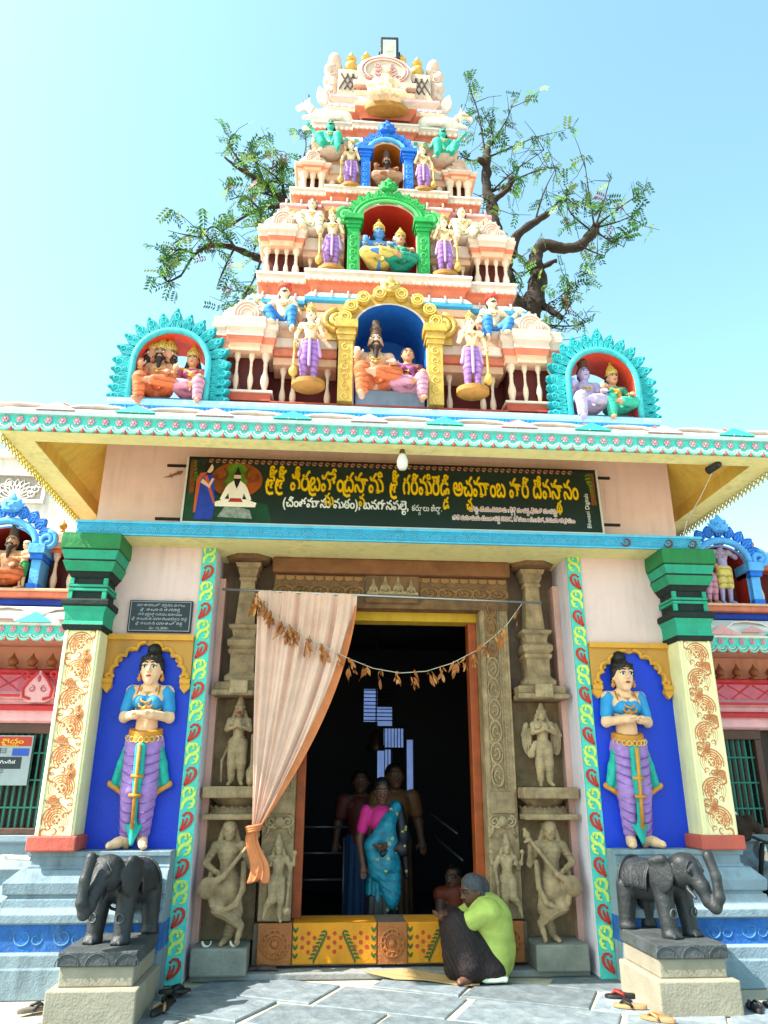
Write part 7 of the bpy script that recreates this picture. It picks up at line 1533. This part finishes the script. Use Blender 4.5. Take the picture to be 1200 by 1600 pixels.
# ================================================================== people
SKD = mat('dark_skin', '5a3a2c', rough=.5, var=.1, scale=14, bump=.08); BLKH = mat('black_hair', '120f0e', rough=.4, var=.2, scale=40); GRH = mat('grey_hair', '4d4f55', rough=.7, var=.3, scale=60, bump=.5, bscale=150)
HS_SAVE = HS; HS = 1.0
TEALS = mat('teal_silk', '0b7590', rough=.42, var=.22, scale=9, bump=.6, bscale=40, wave=.5, wscale=3); NAVYS = mat('navy_silk', '15151f', rough=.45, var=.2, scale=9, bump=.15)  # wave puts dark fold shade into the teal silk colour
S = 1.5; pw = thing('person', 'woman in teal and black saree standing in the doorway', 'person', (-.05, .92, .062), R(6)); pw.scale = (.84, .9, 1)
J = stand(); J['el'] = [V3(-.17, .01, .64), V3(.17, -.02, .65)]; J['ha'] = [V3(-.15, -.06, .48), V3(-.02, -.16, .6)]; J['hs'] = 1.0
part('body', body_prims(J, False, .95, hd=((0, -.2, -1), (-1, -.1, 0)), pitch=R(14), yaw=R(-6)), S, SKD, pw, 170, .015)
part('blouse', [blob(J['chest'] + V3(0, -.008, .012), (.106, .088, .09)), capsule(J['sh'][0], J['sh'][0] * .4 + J['el'][0] * .6, .048, .044), capsule(J['sh'][1], J['sh'][1] * .4 + J['el'][1] * .6, .048, .044)], S, P('blouse_magenta', 'c01e76', var=.1), pw, 120)
def drape(z0, z1, w0, w1, n, amp): # vertical pleated skirt
    out = []
    for i in range(n):
        a = 2 * PI * i / n; rr = (1 + amp * math.sin(i * 2.4))
        out.append(capsule((w1 * math.cos(a) * rr, w1 * .75 * math.sin(a) * rr, z1), (w0 * math.cos(a) * rr, w0 * .8 * math.sin(a) * rr, z0), .022, .02, k=.012))
    return out + [capsule((0, 0, z1), (0, 0, z0 + .04), w1 * .8, w0 * .75)]
part('saree_skirt', drape(.29, .56, .1, .085, 16, .06), S, TEALS, pw, 130)
lowS = part('saree_border', drape(.0, .3, .125, .108, 18, .06), S, NAVYS, pw, 130)
drp = part('saree_drape', [capsule((.11, -.05, .83), (.03, -.1, .73), .04, .055), capsule((.03, -.1, .73), (-.09, -.08, .6), .055, .05), capsule((-.09, -.08, .6), (-.06, -.09, .45), .05, .05), capsule((.05, -.1, .66), (.02, -.11, .5), .05, .07), capsule((.08, -.08, .6), (.07, -.1, .33), .05, .06, rip=(.008, 70, .05, 1, .6)), capsule((-.04, -.1, .5), (.06, -.11, .28), .05, .045, rip=(.006, 80, 0, 1, .6)), capsule((.11, .02, .83), (.08, .08, .7), .045, .05)], S, TEALS, pw, 140, .03)
pal = part('saree_end', [capsule((.13, -.02, .82), (.16, -.05, .66), .045, .055), capsule((.16, -.05, .66), (.14, -.12, .58), .055, .045), capsule((.16, -.04, .62), (.19, -.04, .42), .045, .02), capsule((.12, -.12, .6), (-.02, -.15, .56), .03, .022)], S, NAVYS, pw, 130, .02)
hairdo(J, 'knot', S, BLKH, pw, R(-6), 120, R(14)); features(J, R(-6), R(14), pw, S=S, eyes=.7, lipm=mat('skin_lip', '5a2a24'), eyem=mat('eye_dull', '8a8078', bump=0))
gf = P('gold_thread', 'a8a050', rough=.45, bump=0)
from mathutils.bvhtree import BVHTree
def flowers(host, n, x0, x1, z0, z1, seed, r0, par):
    bv = BVHTree.FromPolygons([v.co for v in host.data.vertices], [p.vertices for p in host.data.polygons]); rw = random.Random(seed)
    f_ = MB()
    for q in range(5): f_.ell((r0 * math.cos(q * 1.257), 0, r0 * math.sin(q * 1.257)), (r0 * .75, .003, r0 * .75), 0, 6, 3)
    me = f_.mesh('saree_flower', gf)
    for k in range(n):
        x, z = rw.uniform(x0, x1) * S, rw.uniform(z0, z1) * S; hit = bv.ray_cast(Vector((x, -2, z)), Vector((0, 1, 0)))
        if hit[0] is not None: nr = hit[1]; link('saree_flower', me, par, tuple(hit[0]), (0, rw.uniform(0, 1), math.atan2(nr.x, -nr.y)))
flowers(drp, 11, -.09, .11, .3, .82, 2, .012, pw); flowers(lowS, 26, -.12, .12, .01, .12, 3, .014, pw); flowers(lowS, 6, -.12, .12, .12, .28, 5, .011, pw); flowers(pal, 12, .05, .2, .42, .78, 4, .01, pw)
def bystander(label, loc, H, skin, shirt, lower, yaw, hair='plain'):
    r = thing('person', label, 'person', loc, yaw); J = stand(); J['hs'] = 1.0
    part('body', body_prims(J, False, 1.0), H, skin, r, 120, .015); part('shirt', [blob(J['chest'], (.115, .082, .1)), capsule(J['chest'], J['pel'], .09, .09), capsule(J['sh'][0], J['sh'][0] * .4 + J['el'][0] * .6, .052, .048), capsule(J['sh'][1], J['sh'][1] * .4 + J['el'][1] * .6, .052, .048)], H, shirt, r, 90)
    part('lower_cloth', drape(.02, .56, .11, .09, 14, .05), H, lower, r, 90); hairdo(J, hair, H, BLKH, r, 0, 100); features(J, 0, 0, r, S=H, eyes=.6, tilak=False, lipm=mat('skin_lip', '5a2a24'), eyem=mat('eye_dull', '8a8078', bump=0))
bystander('person in brown clothes standing behind the teal saree woman', (.17, 1.9, .062), 1.66, SKD, mat('brown_shirt', '6b4526', var=.15), mat('brown_lungi', '4a3020', var=.15), R(5))
bystander('person in dark red and blue clothes half hidden left of the saree woman', (-.19, 2.3, .062), 1.6, SKD, mat('darkred_shirt', '5a2220', var=.15), mat('blue_lungi', '244a78', var=.15), R(-5), 'knot')
# man sitting on the ground by the sill, seen from his left side
S = 1.6; pm_ = thing('person', 'man in lime shirt and dark lungi sitting on the ground by the sill', 'person', (.045, 0, .0)); pm_.scale = (.94, .94, .94); g_ = lambda x, y, z: V3(x, y, z) / S
J = dict(head=g_(.665, .04, .705), neck=g_(.745, .05, .60), chest=g_(.80, .05, .46), waist=g_(.83, .05, .26), pel=g_(.80, .05, .12), sh=[g_(.765, -.125, .55), g_(.765, .225, .55)], el=[g_(.575, -.135, .47), g_(.57, .2, .47)], ha=[g_(.41, -.02, .5), g_(.42, .1, .5)], hip=[g_(.78, -.05, .12), g_(.78, .15, .12)], kn=[g_(.5, -.09, .44), g_(.49, .17, .44)], an=[g_(.60, -.15, .06), g_(.55, .12, .06)], toe=[g_(.49, -.2, .03), g_(.44, .1, .03)], hs=1.0)
pr = body_prims(J, False, 1.0, yaw=R(-70), pitch=R(18), hd=((-1, .1, .1), (-1, -.1, .1)), feet=True)
part('body', pr, S, SKD, pm_, 170, .015)
LIMES = mat('lime_shirt', 'adba5c', rough=.8, var=.12, scale=6, bump=.8, bscale=16, wave=.25, wscale=2.2)  # darker wave bands colour in the shade of shirt folds
ch, wa, pe = J['chest'], J['waist'], J['pel']
part('shirt', [capsule(J['neck'] + V3(.01, 0, -.02), ch, .075, .115, k=.05), capsule(J['sh'][0], J['sh'][1], .058, .058, k=.05), capsule(ch, wa, .118, .12, k=.05), capsule(wa, pe + V3(.02, 0, .02), .12, .115, k=.05), blob(ch + V3(.02, 0, 0), (.1, .13, .12), k=.05), capsule(J['sh'][0], J['el'][0] * .8 + J['sh'][0] * .2, .062, .05, rip=(.003, 120, .4, 0, 1.2)), capsule(J['sh'][1], J['el'][1] * .8 + J['sh'][1] * .2, .062, .05), capsule(wa + V3(.03, -.08, .05), pe + V3(.04, -.09, -.02), .05, .04, rip=(.004, 90, .5, 0, 1.4)), capsule(J['el'][0] * .8 + J['sh'][0] * .2, J['el'][0] * .72 + J['sh'][0] * .28, .053, k=.004)], S, LIMES, pm_, 150, .03)
LUN = mat('dark_lungi', '2a1c1e', rough=.7, var=.35, scale=22, bump=.4, bscale=40, grime=.3, grime_col='5a3038')
part('lungi', [capsule(J['hip'][0], J['kn'][0], .085, .065, rip=(.006, 60, .4, 0, 1.5)), capsule(J['hip'][1], J['kn'][1], .085, .065), capsule(J['kn'][0], J['an'][0] * .8 + J['kn'][0] * .2, .07, .07, rip=(.007, 70, .35, 0, 2.0)), capsule(J['kn'][1], J['an'][1] * .8 + J['kn'][1] * .2, .07, .07), capsule(g_(.5, .04, .38), g_(.56, .02, .12), .09, .11, rip=(.007, 70, .35, 0, 2.0)), capsule(g_(.62, -.02, .22), g_(.72, .0, .12), .1, .09), capsule(J['hip'][0] + V3(.02, -.02, -.01), g_(.66, -.12, .07), .06, .045), blob(pe + V3(0, 0, -.02), (.1, .12, .06))], S, LUN, pm_, 150, .04)
X = head_xf(J, R(-70), R(18)); part('hair', [blob(X(0, .014, .03), (.066, .072, .06)), blob(X(0, .05, -.005), (.06, .04, .065)), capsule(X(-.056, .01, .015), X(-.058, .03, -.03), .014), capsule(X(.056, .01, .015), X(.058, .03, -.03), .014)], S, GRH, pm_, 130); features(J, R(-70), R(18), pm_, S=S, eyes=.6, tilak=False, lipm=MATS['skin_lip'], eyem=MATS['eye_dull'])
# another person squatting just inside
S = 1.5; p3 = thing('person', 'dark figure with orange cloth sitting inside the doorway behind the lime shirted man', 'person', (.16, .4, -.24)); g_ = lambda x, y, z: V3(x, y, z) / S
J = dict(head=g_(.57, .95, .86), neck=g_(.58, .97, .75), chest=g_(.6, .97, .62), waist=g_(.6, .97, .44), pel=g_(.6, .97, .32), sh=[g_(.43, .95, .71), g_(.77, .95, .71)], el=[g_(.4, .85, .5), g_(.8, .85, .5)], ha=[g_(.5, .76, .52), g_(.7, .76, .52)], hip=[g_(.53, .95, .3), g_(.67, .95, .3)], kn=[g_(.47, .78, .5), g_(.72, .78, .5)], an=[g_(.5, .82, .12), g_(.7, .82, .12)], toe=[g_(.48, .72, .08), g_(.72, .72, .08)], hs=1.0)
part('body', body_prims(J, False, 1.0, yaw=R(-40)), S, SKD, p3, 120); part('shirt', [capsule(J['neck'] + V3(0, 0, -.03), J['waist'], .09, .1), capsule(J['sh'][0], J['sh'][1], .055)], S, mat('orange_shirt', '7a2c12', var=.15), p3, 90); part('lungi', leg_cloth(J, .02), S, mat('brown_lungi', ''), p3, 90) if False else part('lungi', leg_cloth(J, .02), S, MATS['brown_lungi'], p3, 90); hairdo(J, 'plain', S, BLKH, p3, R(-40), 100); features(J, R(-40), 0, p3, S=S, eyes=.6, tilak=False, lipm=MATS['skin_lip'], eyem=MATS['eye_dull'])
HS = HS_SAVE
# ================================================================== small things on the ground
cb = MB(); pts = [(-.25, .13), (.0, .02), (.25, -.06), (.52, -.2), (.66, -.2), (.7, -.02), (.55, .06), (.1, .12)]
cb.v = []; cb.prism([(x, y) for x, y in pts], .0, .006); cb.v = [(x, z, .052 + y + .012 * math.sin(x * 7 + z * 9) if z > .1 else .012 + y + .008 * math.sin(x * 9)) for x, y, z in cb.v]
tag(cb.build('cardboard_sheet', mat('cardboard', 'b08a5c', rough=.85, var=.12, scale=5)), 'torn tan cardboard sheet lying beside the sitting man', 'cardboard')
solid_cl = thing('folded_cloth', 'crumpled pale green and white cloth on the paving behind the man', 'cloth', (.78, -.14, .012)); solid('fold', [blob((0, 0, .02), (.12, .06, .02)), capsule((-.1, .02, .03), (.1, -.03, .025), .018, .02), capsule((-.06, -.04, .02), (.12, .02, .03), .016), blob((.08, .01, .025), (.05, .04, .025))], .008, mat('pale_cloth', 'c2dcb8', var=.2, scale=12), solid_cl, .01)
rg_ = thing('old_rag', 'dark crumpled rag on the step left of the door sill', 'rag', (-1.1, .22, .045)); solid('fold', [capsule((-.1, 0, .015), (.1, .02, .02), .018), blob((.02, 0, .02), (.08, .035, .025)), capsule((.0, .02, .03), (.12, -.02, .012), .014), capsule((-.12, -.01, .012), (-.02, .02, .03), .014)], .008, mat('rag_brown', '4b3a34', var=.25, scale=12), rg_, .01)
def slipper(label, x, y, rz, sole, strap, L=.24, z=.006):
    r = thing('sandal', label, 'sandal', (x, y, z), rz, 'sandals left outside the gate')
    b = MB(); n = 16; ol = []
    for i in range(n):
        a = 2 * PI * i / n; c, s_ = math.cos(a), math.sin(a); ol.append((L / 2 * c, (.042 + .008 * c) * s_ * (1.0 if c > 0 else .92)))
    b.loft([[(p, q, 0) for p, q in ol], [(p * 1.0, q, .016 + (.008 if p < 0 else 0)) for p, q in ol], [(p * .94, q * .9, .02 + (.008 if p < 0 else 0)) for p, q in ol]]); b.build('sole', sole, r, smooth=50)
    b = MB()
    for s_ in (-1, 1): b.tube([(L * .28, 0, .022), (L * .16, s_ * .02, .045), (-.01, s_ * .042, .03), (-.02, s_ * .043, .01)], [.006, .01, .012, .01], 6)
    b.build('strap', strap, r, smooth=True); return r
BR = mat('sandal_tan', 'a97f55', rough=.6, var=.15); RDD = mat('sandal_red', '8e2a28', rough=.5); DKS = mat('sandal_dark', '241f1e', rough=.5, var=.2)
slipper('dark sandal with red strap beside the right pedestal', 1.66, -.62, R(170), DKS, RDD); slipper('tan sandal leaning on the dark one beside the right pedestal', 1.62, -.9, R(155), BR, DKS); slipper('tan sandal nearest the camera beside the right pedestal', 1.69, -1.22, R(140), BR, BR)
slipper('dark sandal nearest the strip in the pile by the left pedestal', -1.7, -.32, R(60), DKS, DKS); slipper('dark sandal in the middle of the pile by the left pedestal', -1.72, -.56, R(100), DKS, DKS); slipper('dark sandal lying on top of the pile by the left pedestal', -1.7, -.44, R(20), DKS, DKS, z=.045); slipper('dark sandal at the near end of the pile by the left pedestal', -1.74, -.8, R(75), DKS, BR)
slipper('black sandal left of the two at the right picture edge', 2.5, -1.0, R(80), DKS, DKS); slipper('black sandal right of the two at the right picture edge', 2.66, -.98, R(95), DKS, STEEL); slipper('grey sandal lying left of the left pedestal', -2.62, -.72, R(40), mat('sandal_grey', '6a6058'), DKS)
pp = MB(); pp.tube([(-3.2, -.18, .955), (-2.98, -.18, .94)], .02, 10); pp.lathe([(0, 0), (.032, 0), (.032, .03), (0, .03)], 10, (-3.19, -.18, .94)); tag(pp.build('drain_pipe', WHITE, smooth=40), 'short white plastic pipe stub on the left platform end', 'pipe')
for x in (-1.56, -1.33):
    sh = MB(); relief(sh, arc(0, 0, .035, 170, 370, 10), .012, 0); tag(sh.build('shell_ring', WHTC, None, (x - .0, .1, .285), smooth=True), ('white crescent shell left of the left musician foot' if x < -1.5 else 'white crescent shell right of the left musician foot'), 'shell')
# motorcycle parked at the right edge
mc = thing('parked_motorcycle', 'dark motorcycle parked against the right wing at the picture edge', 'motorcycle', (3.72, .1, 0), R(100)); RUB = mat('tyre_rubber', '141414', rough=.85); 
for x in (-.62, .62):
    w_ = MB(); w_.tube([(.27 * math.cos(a), 0, .27 * math.sin(a)) for a in [2 * PI * i / 32 for i in range(33)]], .045, 8); tyre = w_.build('wheel', RUB, mc, (x, 0, .315), smooth=True)
    w_ = MB(); w_.tube([(.225 * math.cos(a), 0, .225 * math.sin(a)) for a in [2 * PI * i / 32 for i in range(33)]], .014, 6)
    for k in range(10): w_.tube([(0, 0, 0), (.22 * math.cos(k * PI / 5), 0, .22 * math.sin(k * PI / 5))], .006, 4)
    w_.build('rim', STEEL, tyre, smooth=True)
solid('tank', [blob((.15, 0, .78), (.25, .11, .12)), blob((.02, 0, .74), (.2, .09, .1))], .014, mat('moto_paint', '1c1a1c', rough=.25, spec=.6, bump=0), mc, .05); solid('seat', [capsule((-.1, 0, .74), (-.62, 0, .8), .085, .08)], .014, RUB, mc, .03)
solid('engine', [blob((.05, 0, .42), (.2, .13, .16)), capsule((.05, 0, .5), (.12, 0, .62), .09)], .016, IRON, mc, .03)
f_ = MB(); f_.tube([(.62, .06, .315), (.5, .07, .7), (.42, .06, 1.0)], .022, 6); f_.tube([(.62, -.06, .315), (.5, -.07, .7), (.42, -.06, 1.0)], .022, 6); f_.tube([(.4, -.36, 1.08), (.36, -.2, 1.06), (.42, 0, 1.0), (.36, .2, 1.06), (.4, .36, 1.08)], .014, 6); f_.tube([(-.62, .09, .315), (.0, .09, .36)], .02, 6); f_.tube([(-.62, -.09, .315), (.0, -.09, .36)], .02, 6); f_.tube([(.4, 0, .9), (.0, 0, .65), (-.6, 0, .7)], .022, 6); f_.build('frame', IRON, mc, smooth=True)
f_ = MB(); f_.lathe([(0, -.07), (.09, -.05), (.095, .0), (.08, .02), (0, .03)], 14); f_.build('headlight', STEEL, mc, (.52, 0, .93), (0, R(90), 0), smooth=40)
for y in (-.3, .3): f_ = MB(); f_.tube([(.4, y, 1.08), (.38, y * 1.2, 1.22)], .006, 5); f_.ell((.38, y * 1.25, 1.26), (.015, .06, .04), 0, 10, 6); f_.build('mirror', STEEL, mc, smooth=True)
ro = thing('dirt_mound', 'dark brown heap of roots on the ledge beside the right pillar', 'heap', (3.34, .35, 1.06)); rr_ = random.Random(9); solid('clump', [blob((rr_.uniform(-.12, .12), rr_.uniform(-.1, .1), rr_.uniform(0, .22)), rr_.uniform(.03, .07)) for _ in range(16)], .012, mat('root_brown', '3a2a20', rough=.9, var=.3, scale=15, bump=.6), ro, .02)
# ================================================================== trees
BARK = mat('tree_bark', '3a2c22', rough=.9, var=.3, scale=6, bump=.8, bscale=20)
LG = [mat('leaf_dark', '3d6a2c', rough=.75, spec=.15, var=.25, scale=2, bump=0), mat('leaf_mid', '5d8c36', rough=.75, spec=.15, var=.25, scale=2, bump=0), mat('leaf_pale', '8aa048', rough=.75, spec=.15, var=.2, scale=2, bump=0), mat('leaf_dry', '8a5640', rough=.7, var=.25, scale=2, bump=0)]
def smooth_path(pts, n=4):
    P_ = [Vector(p) for p in pts]; out = []
    for i in range(len(P_) - 1):
        p0, p1, p2, p3 = P_[max(i - 1, 0)], P_[i], P_[i + 1], P_[min(i + 2, len(P_) - 1)]
        for k in range(n):
            t = k / n; out.append(.5 * ((2 * p1) + (p2 - p0) * t + (2 * p0 - 5 * p1 + 4 * p2 - p3) * t * t + (3 * p1 - p0 - 3 * p2 + p3) * t ** 3))
    return out + [P_[-1]]
def tree(name, label, limbs, twigs, seed, n_spray, dry, wood_extra=()):
    rt = random.Random(seed); t = thing(name, label, 'tree', (limbs[0][0][0][0], limbs[0][0][0][1], 0)); o = Vector(t.location)
    def knobby(b, pts, r0, r1, n=8):
        sp = smooth_path(pts, 5); L = len(sp); rad = [(r0 + (r1 - r0) * (i / (L - 1))) * rt.uniform(.85, 1.2) for i in range(L)]; b.tube([tuple(p + Vector((rt.uniform(-1, 1), rt.uniform(-1, 1), rt.uniform(-1, 1))) * r1 * .25 - o) for p in sp], rad, n)
    for i, (pts, r0, r1) in enumerate(limbs): b = MB(); knobby(b, pts, r0 * .8, r1 * .8, 10); b.build('trunk' if i == 0 else 'limb', BARK, t, smooth=True)
    tw = MB(); ends = []
    for pts, r0 in twigs:
        sp = smooth_path(pts, 5); L = len(sp); tw.tube([tuple(p - o) for p in sp], [max(.006, r0 * (1 - .8 * i / L)) for i in range(L)], 5)
        for p in sp[2:]: ends.append((p, 1.0)); 
        for k in range(6):
            p = rt.choice(sp[2:]); d = Vector((rt.gauss(0, 1), rt.gauss(0, 1), rt.gauss(.2, 1))).normalized() * rt.uniform(.25, .75); q = p + d * .5 + Vector((0, 0, rt.uniform(-.1, .1))); e = p + d
            tw.tube([tuple(p - o), tuple(q - o), tuple(e - o)], [.009, .006, .004], 4)
            for f in (.45, .7, 1.0): ends.append((p.lerp(e, f), .7))
    tw.build('twigs', BARK, t, smooth=True)
    cr = MB()
    for k in range(n_spray):
        p, w = rt.choice(ends); p = p + Vector((rt.gauss(0, .035), rt.gauss(0, .04), rt.gauss(0, .035)))
        d = Vector((rt.gauss(0, 1), rt.gauss(0, 1), rt.gauss(-.25, .8))).normalized(); sd = d.orthogonal().normalized(); sd.rotate(Matrix.Rotation(rt.uniform(0, 6.28), 3, d)); up = d.cross(sd)
        m_ = rt.choices([0, 1, 2, 3], [.42, .34, .14, dry])[0]; L = rt.uniform(.16, .3); n = 5
        for i in range(n):
            c = p + d * (L * i / n) + Vector((0, 0, -.25 * L * (i / n) ** 2))
            for s_ in (-1, 1):
                ld = (sd * s_ + d * .7 + Vector((0, 0, -.35))).normalized(); ll = L * rt.uniform(.3, .46); lw = ll * .2; wv = ld.cross(up).normalized() * lw
                a = c - o; cr.add([tuple(a), tuple(a + ld * ll * .45 + wv), tuple(a + ld * ll), tuple(a + ld * ll * .45 - wv)], [(0, 1, 2, 3)], m_)
    cr_o = cr.build('crown', LG, t); tag(cr_o, kind='stuff')
    return t
RT_ = [(2.74, 4.6, 0), (2.7, 4.6, 6)]
tree('right_neem', 'gnarled pruned tree with thick dark limbs rising behind the right of the tower',
    [([(2.6, 4.8, 0), (2.65, 4.7, 5), (2.74, 4.6, 8.82), (2.93, 4.6, 9.64), (3.03, 4.6, 10.1), (3.17, 4.6, 10.48), (3.13, 4.6, 10.89), (3.17, 4.6, 11.17)], .36, .15), ([(3.17, 4.6, 11.1), (3.29, 4.56, 11.33), (3.64, 4.52, 11.27), (4.01, 4.48, 11.31), (4.27, 4.44, 11.61), (4.35, 4.4, 11.77)], .16, .1),
     ([(2.93, 4.6, 9.64), (2.61, 4.62, 10.17), (2.57, 4.65, 10.82), (2.58, 4.67, 11.38), (2.42, 4.7, 11.85), (2.37, 4.73, 12.42), (2.3, 4.75, 12.8), (2.34, 4.77, 13.51), (2.36, 4.8, 13.89)], .2, .1), ([(2.32, 4.7, 13.43), (2.13, 4.6, 13.42)], .09, .07), ([(2.69, 4.6, 11.08), (2.78, 4.57, 11.48), (3.12, 4.53, 11.83), (3.44, 4.5, 12.06)], .13, .07), ([(3.19, 4.6, 10.82), (3.49, 4.4, 10.87)], .08, .05), ([(3.1, 4.6, 10.09), (3.32, 4.5, 9.82), (3.5, 4.4, 9.6)], .1, .06), ([(2.42, 4.7, 12.5), (2.7, 4.6, 12.7), (2.78, 4.6, 13.0)], .08, .06)],
    [(p, .022) for p in ([(2.33, 4.8, 13.79), (2.23, 4.77, 14.79), (2.1, 4.73, 15.28), (2.01, 4.7, 15.81)], [(2.36, 4.8, 13.86), (2.53, 4.85, 14.37), (2.32, 4.9, 15.12)], [(2.39, 4.8, 13.89), (2.78, 4.7, 14.59), (2.91, 4.6, 14.93)], [(2.42, 4.8, 13.71), (3.0, 4.65, 13.94), (3.43, 4.5, 14.05)], [(2.42, 4.8, 12.8), (2.84, 4.7, 13.23), (3.51, 4.6, 13.77)], [(2.44, 4.8, 12.8), (3.24, 4.7, 13.26), (3.74, 4.6, 13.33)], [(2.44, 4.7, 11.91), (2.38, 4.6, 12.29), (1.92, 4.5, 12.48)], [(2.32, 4.7, 13.43), (1.98, 4.65, 13.44), (1.78, 4.6, 13.46)],
     [(4.3, 4.4, 11.75), (4.27, 4.4, 12.56), (4.25, 4.4, 13.45)], [(4.35, 4.4, 11.78), (4.6, 4.45, 12.47), (4.83, 4.5, 13.19)], [(4.35, 4.4, 11.75), (5.0, 4.5, 12.39), (5.54, 4.6, 12.88)], [(4.32, 4.4, 11.69), (4.82, 4.35, 11.85), (5.21, 4.3, 12.07)], [(4.26, 4.4, 11.59), (3.8, 4.3, 11.97), (3.75, 4.2, 12.49)], [(4.31, 4.4, 11.63), (4.57, 4.45, 11.46), (4.89, 4.5, 11.37)], [(3.44, 4.5, 12.06), (3.76, 4.45, 12.41), (3.98, 4.4, 12.22)], [(3.07, 4.5, 10.01), (3.42, 4.43, 9.7), (3.68, 4.37, 10.23), (3.56, 4.3, 10.46)], [(2.98, 4.6, 9.65), (3.42, 4.5, 9.47), (3.89, 4.4, 10.42)], [(2.97, 4.6, 9.58), (3.66, 4.5, 9.49), (4.06, 4.4, 9.58)], [(2.68, 4.6, 10.78), (2.82, 4.5, 10.42), (2.64, 4.4, 9.92)], [(3.15, 4.5, 11.79), (3.38, 4.45, 12.54), (3.67, 4.4, 13.16)], [(3.97, 4.4, 11.24), (4.26, 4.4, 11.1), (4.44, 4.4, 11.04)], [(2.6, 4.5, 11.3), (2.8, 4.4, 10.9), (2.9, 4.3, 10.6)], [(2.9, 4.6, 9.5), (3.1, 4.4, 9.2), (3.5, 4.4, 9.0)], [(2.6, 4.6, 12.7), (2.9, 4.5, 12.9), (3.0, 4.4, 12.6)])], 21, 430, .03)
tree('left_neem', 'leafy tree with thin crooked branches spreading behind the left of the tower',
    [([(-.6, 5.6, 0), (-.7, 5.5, 6), (-.8, 5.3, 10.2), (-1.0, 5.2, 12.0)], .3, .14), ([(-.8, 5.3, 10.4), (-1.36, 5.2, 11.0), (-2.12, 5.12, 11.11), (-2.64, 5.04, 11.27), (-3.03, 4.96, 11.24), (-3.33, 4.88, 10.96), (-3.53, 4.8, 10.4)], .12, .02), ([(-1.02, 5.2, 12.0), (-1.75, 5.14, 12.56), (-2.16, 5.08, 12.92), (-2.44, 5.02, 13.06), (-2.72, 4.96, 13.19), (-2.98, 4.9, 13.37)], .11, .02), ([(-1.74, 5.1, 12.47), (-1.9, 5.05, 12.33), (-2.19, 5.0, 12.22), (-2.58, 4.95, 11.88), (-2.89, 4.9, 11.53)], .07, .02)],
    [(p, .026) for p in ([(-2.62, 4.9, 11.2), (-2.88, 4.85, 11.49), (-3.07, 4.8, 11.54), (-3.28, 4.75, 11.25), (-3.85, 4.7, 11.32)], [(-2.15, 5.0, 12.85), (-2.31, 4.95, 13.26), (-2.56, 4.9, 13.83)], [(-1.75, 5.1, 12.52), (-1.84, 5.05, 13.37), (-2.05, 5.0, 13.72)], [(-3.32, 4.8, 10.89), (-3.61, 4.75, 10.94), (-3.82, 4.7, 10.59)], [(-2.62, 4.9, 11.15), (-2.77, 4.85, 10.63), (-2.85, 4.8, 10.23)], [(-2.11, 5.0, 11.01), (-2.23, 4.95, 10.45), (-2.43, 4.9, 9.98)], [(-1.0, 5.2, 12.2), (-1.45, 5.2, 13.21), (-1.37, 5.15, 14.01), (-1.42, 5.1, 14.39)], [(-2.19, 5.0, 12.22), (-2.17, 4.9, 11.61), (-2.25, 4.8, 10.92)], [(-2.43, 5.0, 13.04), (-2.9, 5.05, 13.78), (-2.91, 5.1, 14.18)], [(-1.9, 5.0, 12.29), (-2.0, 4.9, 11.77), (-1.89, 4.8, 10.94)], [(-3.53, 4.8, 10.4), (-3.75, 4.75, 10.21), (-3.83, 4.7, 10.31)], [(-3.0, 4.8, 11.11), (-3.23, 4.75, 11.41), (-3.41, 4.7, 11.43)], [(-2.15, 5.0, 12.85), (-1.82, 5.1, 13.0), (-1.56, 5.2, 12.87)], [(-1.75, 5.1, 12.5), (-2.1, 5.0, 12.6), (-2.4, 4.9, 12.5)], [(-2.2, 5.0, 12.2), (-2.5, 4.9, 12.4), (-2.8, 4.9, 12.3)], [(-1.7, 5.1, 12.6), (-1.9, 5.0, 13.0), (-2.4, 5.0, 13.4)])], 8, 520, .03)
